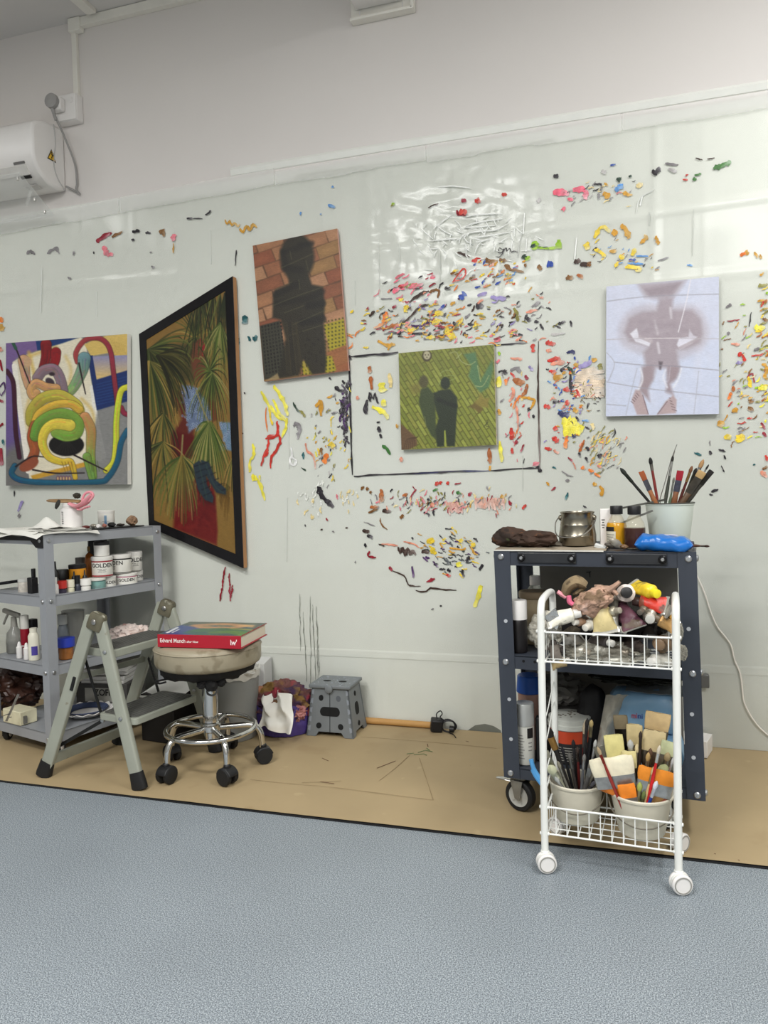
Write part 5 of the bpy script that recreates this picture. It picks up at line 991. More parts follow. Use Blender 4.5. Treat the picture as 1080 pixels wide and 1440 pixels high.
# seen past the post on the left face
def onL(px, a, zt, z): b = sb(px, a, z); return sp(a, b, zt)
t, o = turned('glass_jar', 'paint-splashed glass jar left of the corner post on the second tier', 'jar', onL(34, .06, Z2, .63), [('glass', [(.021, 0), (.022, .003), (.022, .048), (.020, .052)], mat('splashed_jar', (196, 190, 180), .3, var=.2, vs=70, stains=(((110, 44, 30), 30., .55, .9), ((30, 28, 26), 26., .66, .9)))), ('lid', [(.0225, .052), (.0225, .064), (.02, .065)], mat('clear_lid', (200, 200, 194), .3))])
p = onL(46.5, .05, Z2, .64); kb = thing('black_bottle', 'flat black bottle with a narrow neck beside the corner post', 'bottle', p); MB().box((p.x, p.y, p.z+.037), (.030, .03, .074), rotz(-SA).to_3x3()).build('bottle_body', DARKP, kb, bevel=.003); MB().box((p.x+.006, p.y, p.z+.092), (.012, .014, .036)).build('neck', DARKP, kb, bevel=.002)
p = onL(10, .06, Z2, .63); mb = MB(); mb.box((p.x, p.y, p.z+.041), (.10, .05, .012), Euler((0, -.14, -SA)).to_matrix()); tag(mb.build('black_folder', DARKP, bevel=.002), 'black folder lying on the second tier at the left edge', 'folder')

# --- third tier
Z3 = .3725
p = onL(21, .09, Z3, .4); sbt = thing('spray_bottle', 'clear trigger spray bottle with dark liquid on the third tier', 'spray bottle', p)
SMK = mat('smoky_plastic', (150, 150, 144), .2, var=.1, alpha=.65)
MB().lathe([(.030, 0), (.033, .004), (.034, .05), (.030, .085), (.016, .105), (.013, .115)], p, 24).build('bottle_body', SMK, sbt)
MB().lathe([(.029, .003), (.032, .005), (.0325, .045), (0, .046)], p, 24).build('liquid', mat('dark_liquid', (40, 46, 48), .2), sbt)
MB().cyl((p.x, p.y, p.z+.112), (p.x, p.y, p.z+.152), .014, .011).build('collar', mat('grey_trigger', (150, 148, 140), .5), sbt)
mb = MB(); mb.bar(p+Vector((.030, 0, .158)), p+Vector((-.062, .01, .178)), .016, .020, Vector((0, 0, 1))); mb.build('spray_head', MATS['grey_trigger'], sbt, bevel=.004)
mb = MB(); mb.tube(smooth_path([p+Vector((-.03, .005, .168)), p+Vector((-.045, .005, .145)), p+Vector((-.062, .008, .118))]), .005, 8); mb.build('trigger', MATS['grey_trigger'], sbt)
mb = MB(); mb.tube(smooth_path([p+Vector((.02, 0, .165)), p+Vector((.036, -.005, .15)), p+Vector((.038, -.005, .10))]), .003, 6); mb.build('loop_wire', MATS['grey_trigger'], sbt)
p = onL(36, .08, Z3, .4); turned('red_bottle', 'slim red bottle with a clear tall top on the third tier', 'bottle', p, [('bottle_body', [(.017, 0), (.018, .002), (.018, .112)], mat('red_bottle', (140, 14, 36), .3)), ('tall_top', [(.0165, .112), (.0165, .165), (.014, .168)], mat('milky_top', (206, 204, 196), .3)), ('ring', [(.0187, .040), (.0187, .044)], WPL)])
for px, lab in ((28, 'left one of two tiny white dropper bottles on the third tier'), (38, 'right one of two tiny white dropper bottles on the third tier')):
    p = onL(px, .035, Z3, .36); turned('dropper_bottle', lab, 'bottle', p, [('bottle_body', [(.011, 0), (.012, .002), (.012, .046), (.008, .050)], WPL), ('cap', [(.0085, .050), (.0075, .056), (.005, .065), (.003, .068)], WPL)], 'tiny white dropper bottles', 18)
p = onL(48, .045, Z3, .4); t, o = turned('white_bottle', 'white bottle with a purple printed label beside the corner post', 'bottle', p, [('bottle_body', [(.020, 0), (.021, .003), (.021, .098), (.014, .112)], mat('ivory_bottle', (226, 222, 204), .35)), ('cap', [(.014, .112), (.014, .130)], mat('ivory_bottle', (226, 222, 204), .35))]); fa = facing(p)
mb = MB()
for k in range(-2, 4):
    q_ = fa+k*.18; mb.box((p.x+.0213*math.cos(q_), p.y+.0213*math.sin(q_), p.z+.040), (.001, .0045, .036), rotz(q_).to_3x3())
mb.build('purple_label', mat('purple_ink', (78, 66, 150), .5), o[0], smooth=False)
p = onL(46, .12, Z3, .45); tag(MB().box((p.x, p.y, p.z+.125), (.034, .03, .04), rotz(-.2).to_3x3()).build('black_clip', DARKP, bevel=.003), 'black box clip standing behind the purple labelled bottle', 'clip'); COL.objects['black_clip.001'].location.z += -.105 if False else 0
p = on2(86, .16); p = Vector((p.x, p.y, Z3)); bottle('grey bottle with a clear cap behind the corner post on the third tier', p, .022, .165, (100, 106, 112), (170, 172, 170), .25, .7)
p = sp(sa(104, .17, .42), .17, Z3); t, o = turned('dark_beaker', 'large smoky plastic beaker half full of dark liquid', 'beaker', p, [('beaker_wall', [(.040, 0), (.046, .17), (.048, .172)], SMK), ('liquid', [(.039, .002), (.044, .125), (0, .126)], mat('murky_liquid', (58, 60, 68), .25))])
p = sp(sa(93, .06, .40), .06, Z3); t, o = turned('lidded_jar', 'small jar of amber liquid with a bright blue lid', 'jar', p, [('glass', [(.026, 0), (.029, .003), (.029, .045), (.025, .055)], mat('amber_glass', (150, 96, 50), .12, var=.3, vs=30, alpha=.85)), ('blue_lid', [(.033, .050), (.035, .052), (.035, .085), (.032, .087)], mat('blue_lid', (44, 62, 168), .4))])
p = sp(sa(183, .10, .42), .10, Z3); mb = MB(); mb.blob((p.x, p.y, p.z+.0325), (.088, .055, .042), 21, .26, 2.1, 5, ridge=True, flat=.030, R=rotz(.35).to_3x3())
tag(mb.build('paint_rag', mat('smeared_paper_towel', (220, 204, 196), .8, var=.1, vs=20, stains=(((150, 84, 74), 14., .57, .7), ((70, 56, 56), 18., .60, .8), ((240, 236, 230), 10., .6, .8)))), 'crumpled paint-smeared paper towel behind the upper tread of the step ladder', 'paper towel')

# --- bottom tier
Z4 = .1045
p = onL(30, .14, Z4, .2); mb = MB(); mb.blob((p.x-.06, p.y, p.z+.11), (.15, .10, .105), 31, .22, 1.7, 5, ridge=True, flat=.10)
tag(mb.build('leather_bag', mat('dark_brown_leather', (58, 36, 28), .4, var=.4, vs=14, stains=(((120, 88, 40), 16., .66, .8),))), 'slumped dark brown bag filling the bottom tier at the left', 'bag')
p = onL(30, .04, Z4, .1); bx = thing('pale_box', 'pale speckled cream box at the front of the bottom tier', 'box', p); MB().box((p.x-.005, p.y, p.z+.028), (.125, .075, .056), rotz(-SA).to_3x3()).build('box_body', mat('speckled_cream', (216, 210, 180), .7, var=.08, vs=30, stains=(((110, 100, 84), 60., .70, .8),)), bx, bevel=.003); MB().box((p.x+.050, p.y-.035, p.z+.022), (.018, .014, .03), rotz(-SA).to_3x3()).build('dark_corner', mat('box_grey', (112, 110, 104), .6), bx)
wt_ = thing('wire_whisk', 'bent wire tool propped on the pale box', 'wire tool', onL(15, .03, Z4+.06, .14)); mb = MB()
A_ = at(1, -.70, 25, 976); B_ = at(1, -.71, 8, 1014); mb.tube([A_, B_], .0022, 6); mb.tube([A_+Vector((.006, 0, 0)), B_+Vector((.006, 0, 0))], .0022, 6); mb.build('shaft', STEEL, wt_)
MB().tube(smooth_path([B_+Vector((-.01, 0, .02)), B_+Vector((.012, 0, .028)), B_+Vector((.03, -.01, .02)), B_+Vector((.038, -.01, .022))]), .002, 6).build('hook', STEEL, wt_)
p = sp(sa(118, .12, .1), .10, Z4+.002); t = thing('plate_stack', 'white scalloped plate on the bottom tier behind the ladder leg', 'plate', p); n = 60
mb = MB(); vs = []; fs = []
for i, (r, z) in enumerate(((.0, .004), (.05, .004), (.075, .012), (.105, .026), (.108, .024), (.07, .004), (.0, .001))):
    for k in range(n):
        w_ = 2*PI*k/n; rr = r*(1+(.025*math.cos(w_*15) if r > .1 else 0)); vs.append((p.x+rr*math.cos(w_), p.y+rr*math.sin(w_), p.z+z+(.004*math.cos(w_*15) if r > .1 else 0)))
for i in range(6):
    for k in range(n): fs.append((i*n+k, i*n+(k+1) % n, (i+1)*n+(k+1) % n, (i+1)*n+k))
mb.add(vs, fs); mb.build('plate', WPL, t)
MB().lathe([(.062, .014), (.082, .026), (.086, .029), (.088, .027), (.082, .022), (.062, .011)], p, 40, caps=False).build('blue_ring', mat('dark_blue_glaze', (66, 76, 104), .25, var=.3, vs=12), t)
p = sp(sa(150, .20, .2), .21, Z4)
bx = thing('cardboard_carton', 'dark carton with printed letters under the paper stack', 'carton', p); MB().box((p.x+.03, p.y, p.z+.05), (.24, .17, .10), rotz(.15).to_3x3()).build('carton_body', mat('dark_carton', (70, 68, 66), .6), bx, bevel=.002)
mb = MB(); Mx = Matrix.Translation((p.x+.012, p.y-.0925, p.z+.050)) @ rotz(.15) @ Matrix.Rotation(PI/2, 4, 'X'); MB().box((p.x+.03, p.y-.085, p.z+.052), (.13, .003, .06), rotz(.15).to_3x3()).build('label_panel', mat('grey_label', (170, 168, 160), .6), bx)
text_flat(mb, 'ZOFI', .04, Mx, .075, .0012); mb.build('lettering', INK, bx, smooth=False)
for k in range(4):
    tag(MB().box((p.x+.03+.004*k, p.y-.003*k, p.z+.1055+.0165*k+.005*(k > 1)), (.20-.012*(k % 2), .15-.01*(k % 3), .015), rotz(.15+.05*k).to_3x3()).build('paper_block', mat('white_paper_block', (222, 220, 216), .6, var=.04, vs=200, stretch=(1, 1, 40)), bevel=.002),
        ['lowest white paper pad on the dark carton', 'second white paper pad up on the dark carton', 'third white paper pad up on the dark carton', 'topmost white paper pad on the dark carton'][k], 'paper pad', 'paper pads on the dark carton')
mb = MB(); mb.blob((p.x-.03, p.y-.02, p.z+.196), (.062, .05, .026), 41, .3, 2., 4); tag(mb.build('grey_rag', mat('grey_rag', (112, 108, 100), .8, var=.3, vs=16)), 'grey rag bundle on top of the paper pads', 'rag')
# ------------------------------------------------------------------ two-tread step ladder
LAD = mat('pale_grey_ladder', (154, 157, 145), .42, var=.06, vs=10, stains=(((120, 112, 92), 26., .68, .7), ((70, 66, 52), 40., .74, .8)))
LADT = mat('grey_ladder_dirty', (92, 88, 72), .6, var=.3, vs=24, stains=(((196, 194, 176), 30., .60, .8), ((60, 54, 44), 22., .66, .7)))
MATR = mat('ribbed_tread_rubber', (86, 86, 82), .75, var=.15, vs=30, stains=(((150, 148, 138), 40., .68, .6),))
lad = thing('step_ladder', 'pale grey folding step ladder with two black rubber treads beside the shelf trolley', 'step ladder', (-1.75, -.68, 0))
NF, NR = Vector((-1.592, -.872, 0)), Vector((-2.020, -.852, 0)); FFt, FR = Vector((-1.515, -.480, 0)), Vector((-1.965, -.49, 0))
NA, NB = Vector((-1.757, -.838, .585)), Vector((-1.792, -.836, .60)); FA, FB = Vector((-1.708, -.478, .575)), Vector((-1.742, -.472, .59))
def foot(parent, p, q, w, t):
    d = (q-p).normalized(); a = p+Vector((0, 0, .0075)); M = frame(a, d, Vector((0, -1, 0)))
    MB().sweep([(0, w*.62, t*.66), (.012, w*.64, t*.68), (.060, w*.56, t*.58)], M, 16, .35).build('rubber_foot', RUB, parent)
for nm, A, B, w, t in (('front_leg', NF, NA, .046, .024), ('rear_leg', NR, NB, .048, .024), ('front_leg', FFt, FA, .046, .024), ('rear_leg', FR, FB, .046, .024)):
    mb = MB(); d = (B-A).normalized(); mb.sweep([(0.03, w/2, t/2), ((B-A).length, w/2, t/2)], frame(A, d, Vector((0, -1, 0))), 20, .62)
    o = mb.build(nm, LAD, lad, angle=50); foot(o, A, B, w, t)
    if nm == 'front_leg':
        for z in (.25, .48):
            p = A.lerp(B, z/B.z); MB().lathe([(.007, 0), (.007, .003), (.003, .005), (0, .005)], n=12, M=frame(p+Vector((0, -.0135, 0)), Vector((0, -1, 0)))).build('rivet', BOLT, o)
for A, B in ((NA, NB), (FA, FB)):
    m_ = (A+B)/2; mb = MB(); M = frame(m_+Vector((-.004, -.003, -.035)), (NB-NR).normalized(), Vector((0, -1, 0)))
    mb.sweep([(0, .031, .019), (.012, .033, .020), (.050, .031, .019), (.060, .024, .015)], M, 18, .5); h = mb.build('hinge_cap', LADT, lad)
    MB().lathe([(.010, 0), (.010, .003), (.005, .006), (0, .006)], n=14, M=frame(M @ Vector((0, -.0195, .03)), Vector((0, -1, 0)))).build('hinge_pin', STEEL, h)
wd = Vector((.178, .984, 0)); bd = Vector((-.984, .178, 0))
def tread(F, L_, D, z0, z1):
    def ring(z, ins):
        P = [];
        for cx, cy, a0 in ((ins, ins, 180), (L_-ins, ins, 270), (L_-ins, D-ins, 0), (ins, D-ins, 90)):
            for k in range(5):
                a = math.radians(a0+22.5*k); r = .018; px_ = cx+(r if cx < L_/2 else -r)+r*math.cos(a); py_ = cy+(r if cy < D/2 else -r)+r*math.sin(a)
                p = F+wd*px_+bd*py_; P.append(Vector((p.x, p.y, z)))
        return P
    mb = MB(); mb.prism(ring(z0, 0), (0, 0, z1-z0)); o = mb.build('tread', LAD, lad, bevel=.003, smooth=False)
    mb = MB(); mb.prism(ring(z1, .012), (0, 0, .003))
    for k in range(9):
        y = .022+k*(D-.044)/8; p = F+wd*.022+bd*y; q_ = F+wd*(L_-.022)+bd*y; mb.bar(Vector((p.x, p.y, z1+.0035)), Vector((q_.x, q_.y, z1+.0035)), .004, .002, Vector((0, 0, 1)))
    mb.build('tread_mat', MATR, o, smooth=False)
tread(Vector((-1.712, -.828, 0)), .345, .165, .452, .480)
tread(Vector((-1.615, -.852, 0)), .325, .185, .222, .246)
ROD = mat('black_brace', (24, 24, 24), .5)
for J, T, Bk in ((at(1, -.800, 145, 1013), at(1, -.815, 118, 920), at(1, -.822, 78, 1052)), (at(1, -.500, 228, 990), at(1, -.485, 205, 912), at(1, -.48, 150, 1030))):
    MB().bar(T, J, .009, .005).build('brace', ROD, lad, smooth=False)
    j = MB().bar(J, Bk, .012, .005).build('brace', ROD, lad, smooth=False)
    MB().cyl(J+Vector((0, -.006, 0)), J+Vector((0, .004, 0)), .007, n=14).build('brace_rivet', BOLT, j)
MB().bar(NR.lerp(NB, .11)+Vector((0, .012, 0)), FR.lerp(FB, .11)+Vector((0, -.012, 0)), .036, .016, Vector((-1, 0, 0))).build('rear_crossbar', LAD, lad, smooth=False, bevel=.002)
MB().bar(NR.lerp(NB, .62)+Vector((0, .012, 0)), FR.lerp(FB, .62)+Vector((0, -.012, 0)), .022, .010, Vector((-1, 0, 0))).build('rear_crossbar', LAD, lad, smooth=False, bevel=.002)
MB().bar(NR.lerp(NB, .64)+Vector((.012, -.010, 0)), NR.lerp(NB, .64)+Vector((-.004, -.012, -.05)), .012, .012).build('latch', ROD, lad, smooth=False, bevel=.002)

# ------------------------------------------------------------------ round stool on castors
sx, sy = -1.447, -.632
VIN = mat('stained_beige_vinyl', (152, 143, 122), .42, var=.10, vs=7, stains=(((112, 100, 76), 14., .56, .5), ((40, 34, 26), 46., .735, .9)), bump=.1, bs=40)
sto = thing('stool', 'round beige vinyl stool on a chrome five-castor base with a book on it', 'stool', (sx, sy, 0))
SZ = .487
st_ = MB().lathe([(0, .400), (.150, .400), (.178, .402), (.190, .409), (.194, .420), (.195, .462), (.193, .472), (.186, .481), (.170, .486), (.10, .4865), (0, .487)], (sx, sy, 0), 64).build('seat', VIN, sto)
MB().lathe([(.1955, .4655), (.1975, .468), (.1955, .4705)], (sx, sy, 0), 64).build('seat_piping', VIN, st_)
FOAM = mat('torn_black_foam', (20, 19, 19), .9, var=.3, vs=30)
mb = MB(); n = 72; vs = []; fs = []; rr_ = random.Random(4)
for r0, z, j in ((.178, .402, 0), (.168, .386, .006), (.150, .372, .012), (.120, .362, .012), (.08, .358, .004), (.0, .357, 0)):
    for k in range(n):
        w_ = 2*PI*k/n; q_ = mnoise.noise(Vector((math.cos(w_)*4, math.sin(w_)*4, z*30))); r = max(0, r0+j*2.2*q_); vs.append((sx+r*math.cos(w_), sy+r*math.sin(w_), z-abs(q_)*j*1.4))
for i in range(5):
    for k in range(n): fs.append((i*n+(k+1) % n, i*n+k, (i+1)*n+k, (i+1)*n+(k+1) % n))
mb.add(vs, fs); mb.build('underside', FOAM, sto)
mb = MB()
for (x, y, z, s_) in ((.075, -.115, .352, 1), (.045, -.13, .356, .7), (.10, -.09, .358, .8)): mb.blob((sx+x, sy+y, z), (.024*s_, .02*s_, .022*s_), int(x*100), .3, 2.5, 3)
mb.build('torn_lump', FOAM, sto)
mb = MB(); mb.tube(smooth_path([(sx-.10, sy-.115, .366), (sx-.135, sy-.12, .358), (sx-.155, sy-.11, .353), (sx-.13, sy-.125, .350), (sx-.10, sy-.13, .358)]), .004, 6); mb.build('torn_strip', FOAM, sto)
mb = MB(); mb.tube(smooth_path([(sx+.035, sy-.05, .358), (sx+.066, sy-.07, .345), (sx+.075, sy-.075, .322), (sx+.058, sy-.072, .303), (sx+.035, sy-.07, .305), (sx+.028, sy-.066, .318)]), .004, 6); mb.build('lever_ring', mat('grey_lever', (110, 110, 110), .4, metal=.4), sto)
MB().lathe([(.052, .362), (.052, .336), (.040, .326), (.0, .326)], (sx, sy, 0), 28).build('swivel_hub', DARKP, sto)
MB().lathe([(.0, .335), (.0285, .335), (.0285, .182), (.031, .180), (.031, .170), (.0, .170)], (sx, sy, 0), 32).build('column', CHROME, sto)
MB().lathe([(.0, .178), (.036, .178), (.037, .172), (.037, .150), (.022, .142), (.022, .105), (.0, .104)], (sx, sy, 0), 32).build('hub_collar', CHROME, sto)
RR_ = .163
mb = MB(); mb.tube([(sx+RR_*math.cos(2*PI*k/64), sy+RR_*math.sin(2*PI*k/64), .158) for k in range(64)], .0095, 10, closed=True); mb.build('foot_ring', CHROME, sto)
for k in range(5):
    a = math.radians(-44+72*k); c_, s_ = math.cos(a), math.sin(a); f = lambda r, z: Vector((sx+r*c_, sy+r*s_, z))
    mb = MB(); mb.tube([f(.03, .158)]+smooth_path([f(.09, .158), f(.140, .157), f(.168, .146), f(.182, .122), f(.186, .095), f(.187, .066)]), .0115, 10); lg = mb.build('leg', CHROME, sto)
    C0 = f(.190, 0); CS = 1.18; w_ = Matrix.Translation((C0.x, C0.y, 0)) @ rotz(a+[.5, .2, .9, -.4, .3][k])
    mb = MB(); mb.lathe([(.010, .056), (.013, .058), (.013, .078), (.0105, .080)], C0, 14)
    mb.M = w_
    for t_ in (0,):
        vs = []
        for yy in (-.006, .006):
            for j in range(13):
                q_ = math.radians(10+160*j/12); vs.append((.035*math.cos(q_), yy*3.8, .037+.034*math.sin(q_)))
        mb.add(vs, [tuple(range(12, -1, -1)), tuple(range(13, 26))]+[(j, j+1, 14+j, 13+j) for j in range(12)]+[(12, 0, 13, 25)])
    mb.build('caster_hood', DARKP, lg, bevel=.003)
    for sgn in (-1, 1):
        MB().lathe([(.0, -.0095), (.025, -.0095), (.030, -.007), (.031, -.002), (.031, .004), (.028, .009), (.0, .0095)], n=24, M=w_ @ Matrix.Translation((0, sgn*.0175, .038)) @ Matrix.Rotation(PI/2, 4, 'X')).build('wheel', RUB, lg)

# ------------------------------------------------------------------ red art book on the stool
zb, zt = SZ+.001, SZ+.047
BL, BR_ = at(2, zt, 221, 892), at(2, zt, 338.5, 894.5); TLb, TRb = at(2, zt, 256, 877), at(2, zt, 364, 879.5)
ex = (BR_-BL); wb = ex.length; ex.normalize(); ey = Vector((-ex.y, ex.x, 0)); hb = .245
bk = thing('book', 'thick art book with a red spine and painted cover lying on the stool', 'book', (BL+ex*wb/2+ey*hb/2)*1.0-Vector((0, 0, zt-zb)))
RC = mat('red_book_cloth', (168, 26, 44), .45, var=.04, vs=20)
def bp(a, b, z): return Vector((BL.x, BL.y, 0))+ex*a+ey*b+Vector((0, 0, z))
def bbox(mb, a0, a1, b0, b1, z0, z1):
    P = [bp(a, b, z) for z in (z0, z1) for b in (b0, b1) for a in (a0, a1)]; mb.add(P, [(0, 2, 3, 1), (4, 5, 7, 6), (0, 1, 5, 4), (2, 6, 7, 3), (0, 4, 6, 2), (1, 3, 7, 5)]); return mb
bbox(MB(), 0, wb, 0, .0035, zb, zt).build('spine', RC, bk, bevel=.0015)
bbox(MB(), 0, wb, .002, hb, zb, zb+.003).build('back_cover', RC, bk, bevel=.0008)
bbox(MB(), 0, wb, .002, hb, zt-.003, zt-.0004).build('front_cover', RC, bk, bevel=.0008)
bbox(MB(), .006, wb-.006, .004, hb-.005, zb+.003, zt-.003).build('page_block', mat('page_edges', (226, 216, 196), .8, var=.08, vs=120, stretch=(1, 1, 30)), bk, smooth=False)
R = Ras([(0, 0), (320, 0), (320, 245), (0, 245)], 90, 66); R.fill((70, 92, 96)); rg = random.Random(12)
for p, cc, w_ in (([(0, 30), (120, 10), (320, 20)], (96, 104, 88), 50), ([(60, 70), (160, 40), (250, 70), (200, 100), (90, 100), (60, 70)], (206, 150, 104), 44), ([(250, 60), (300, 70), (320, 90)], (214, 168, 110), 40), ([(110, 80), (180, 66), (220, 84)], (120, 130, 96), 14), ([(0, 120), (60, 150), (100, 230)], (66, 84, 142), 90), ([(120, 170), (200, 150), (300, 190)], (66, 116, 80), 70), ([(200, 200), (260, 180), (320, 220)], (92, 132, 64), 50), ([(230, 120), (290, 130), (320, 140)], (190, 176, 70), 16), ([(100, 200), (160, 230), (220, 230)], (58, 102, 90), 40), ([(30, 200), (60, 240)], (58, 60, 130), 50), ([(140, 76), (150, 84)], (60, 100, 130), 10), ([(185, 70), (196, 78)], (60, 100, 130), 10), ([(300, 20), (318, 120)], (48, 62, 60), 20)): R.line(p, w_, cc, soft=8, a=.9)
for k in range(40): R.line([(rg.uniform(0, 320), rg.uniform(0, 245)) for _ in range(2)], 6, rg.choice([(50, 80, 90), (200, 160, 120), (60, 110, 80)]), a=.12, soft=4)
R.line([(10, 120), (22, 215)], 14, (226, 226, 226), soft=1); R.line([(34, 150), (40, 215)], 7, (220, 220, 220), soft=1)
R.grain(.03); R.mesh('cover_art', [bp(.001, hb-.001, zt), bp(wb-.001, hb-.001, zt), bp(wb-.001, .003, zt), bp(.001, .003, zt)], OILV, bk)
Mx = Matrix((ex, Vector((0, 0, 1)), -ey)).transposed().to_4x4(); Mx.translation = bp(.010, -.0001, zb+.018)
WT = mat('white_lettering', (238, 226, 222), .6); mb = MB(); text_flat(mb, 'Edvard Munch', .020, Mx, .098); Mx.translation = bp(.114, -.0001, zb+.0185); text_flat(mb, 'after Now', .011, Mx, .045)
Mx.translation = bp(wb-.040, -.0001, zb+.014); text_flat(mb, "lw'", .026, Mx, .024); mb.build('spine_lettering', WT, bk, smooth=False)

# ------------------------------------------------------------------ bin, boxes, bag, little step
GB = mat('grey_bin_plastic', (142, 144, 142), .45, var=.04)
bx_, by_ = -1.553, -.285
bn = thing('waste_bin', 'tall grey cylindrical waste bin behind the stool', 'bin', (bx_, by_, .006))
MB().lathe([(.0, .0065), (.104, .0065), (.107, .010), (.121, .268), (.123, .270), (.1235, .284), (.120, .286), (.117, .284), (.103, .014), (.0, .014)], (bx_, by_, 0), 48).build('bin_body', GB, bn)
BAGW = mat('white_bin_liner', (220, 218, 210), .35, var=.06, vs=16, alpha=.9)
mb = MB(); n = 80; vs = []; fs = []
for i, (r, z) in enumerate(((.110, .270), (.114, .289), (.121, .296), (.127, .292), (.127, .280), (.1255, .262))):
    for k in range(n):
        w_ = 2*PI*k/n; q_ = mnoise.noise(Vector((math.cos(w_)*6, math.sin(w_)*6, i*.35))); vs.append((bx_+(r+.005*q_*(i > 1))*math.cos(w_), by_+(r+.005*q_*(i > 1))*math.sin(w_), z+.012*q_*(1 if i > 1 else .3)))
for i in range(5):
    for k in range(n): fs.append((i*n+k, i*n+(k+1) % n, (i+1)*n+(k+1) % n, (i+1)*n+k))
mb.add(vs, fs); mb.blob((bx_+.085, by_-.03, .296), (.05, .04, .022), 8, .35, 2.3, 4); mb.build('bin_liner', BAGW, bn)
p = at(1, -.36, 246, 995); bx2 = thing('cardboard_box', 'dark box with a white top between the ladder and the bin', 'box', (p.x-.015, -.34, .008))
MB().box((p.x-.02, -.33, .105), (.17, .22, .194), rotz(-.12).to_3x3()).build('box_body', mat('box_black', (34, 32, 32), .6), bx2, bevel=.002)
MB().grid(lambda u, v: (p.x-.125+.21*u, -.45+.26*v, .206+.02*v+.02*math.sin(u*2.4)*v-.012*(1-u)*(1-v)), 12, 10, .001).build('white_sheet', mat('white_card', (226, 226, 222), .6), bx2)
tag(MB().box((-1.50, -.085, .145), (.05, .14, .272), rotz(.2).to_3x3()).build('white_carton', mat('white_carton_mat', (206, 206, 204), .6, var=.03), bevel=.002), 'white carton standing behind the grey bin by the wall', 'box')

# purple bag stuffed with rags
cx = (at(1, -.19, 352, 995).x+at(1, -.19, 440, 995).x)/2
PUR_ = mat('purple_plastic_bag', (76, 62, 128), .35, var=.2, vs=8, bump=.35, bs=24)
pb = thing('rag_bag', 'purple plastic bag stuffed with colourful stained rags against the wall', 'bag', (cx, -.17, .008))
mb = MB()
def f(u, v):
    a = 2*PI*u; h = v*.125; q_ = mnoise.noise(Vector((math.cos(a)*2.2, math.sin(a)*2.2, v*1.6+3))); q2 = 1-2*abs(mnoise.noise(Vector((math.cos(a)*5, math.sin(a)*5, v*3))))
    r = 1+.08*q_+.05*q2-.10*(1-v)**2+.02*v
    return (cx+.128*r*math.cos(a), -.165+.118*r*math.sin(a), .009+max(0, h*(1+.25*q_)))
mb.grid(f, 90, 22); mb.build('bag_skin', PUR_, pb)
RAGS = mat('stained_rags', (112, 72, 68), .85, var=.35, vs=9, stains=(((60, 40, 74), 6., .50, .9), ((128, 98, 44), 8., .58, .9), ((150, 48, 62), 9., .60, .9), ((60, 46, 40), 10., .62, .9), ((170, 140, 130), 12., .68, .8)), bump=.3, bs=30)
MB().blob((cx, -.165, .115), (.130, .115, .092), 17, .20, 2.4, 5, ridge=True, flat=.08).build('rags', RAGS, pb)
MB().blob((cx-.09, -.215, .15), (.042, .03, .045), 23, .35, 2.4, 4, ridge=True).build('brown_rag', mat('peach_brown_rag', (160, 112, 86), .85, var=.3, vs=20, stains=(((92, 64, 56), 16., .58, .8),)), pb)
MB().blob((cx+.075, -.225, .105), (.05, .03, .035), 29, .35, 2.4, 4, ridge=True).build('printed_wrapper', mat('pinkish_wrapper', (168, 112, 108), .5, var=.3, vs=30, stains=(((96, 56, 66), 40., .55, .8),)), pb)
def f(u, v):
    x = at(1, -.31, 366+44*u+4*math.sin(v*5), 1000).x; z = .062+.130*v+.010*math.sin(u*7+v*4)-.03*(u-.5)*(1-v)
    y = -.335+.075*v*v+0.016*math.sin(u*11+v*4)+.02*mnoise.noise(Vector((u*4, v*4, 1)))
    return (x+.02*(v-.5)*(.5-u)*2, y, z-.035*max(0, .35-u)*(1-v)*2)
tag(MB().grid(f, 22, 22, .0012).build('paper_towel', mat('white_tissue', (236, 234, 226), .8, var=.02)), 'crumpled white paper towel on top of the purple bag', 'paper towel')

# grey folding step
GS = mat('grey_step_plastic', (114, 119, 122), .5, var=.05, vs=14); HOLE = mat('dark_hole', (20, 21, 22), .9)
fs_ = thing('folding_step', 'small grey plastic folding step stool against the wall', 'step stool', (-1.14, -.14, .008))
def P3(x, y, z): return Vector((-1.135+x, -.135+y, z))
HB, HT, ZTp = (.104, .085), (.080, .070), .206
def lerp_side(t): return (HB[0]+(HT[0]-HB[0])*t, HB[1]+(HT[1]-HB[1])*t)
def panel(fn, name, arch):
    """fn(u in -1..1, t in 0..1)->point; slab with an arched foot"""
    pts = [(-1, 0), (-.62, 0), (-.5, .10), (.5, .10), (.62, 0), (1, 0), (1, 1), (-1, 1)]; mb = MB()
    a = [fn(u, t, 0) for u, t in pts]; b = [fn(u, t, .006) for u, t in pts]; n = len(pts)
    mb.add(a+b, [(0, 1, 2, 7), (2, 3, 6, 7), (3, 4, 5, 6), (n+7, n+2, n+1, n), (n+7, n+6, n+3, n+2), (n+6, n+5, n+4, n+3)]+[(i, (i+1) % n, n+(i+1) % n, n+i) for i in range(n)])
    return mb.build(name, GS, fs_, smooth=False, bevel=.001)
def front(s_):
    def fn(u, t, d):
        hx, hy = lerp_side(t); return P3(u*hx, s_*(hy-d), .0085+t*(ZTp-.0085))
    return fn
def side(s_):
    def fn(u, t, d):
        hx, hy = lerp_side(t); return P3(s_*(hx-d), u*hy, .0085+t*(ZTp-.0085))
    return fn
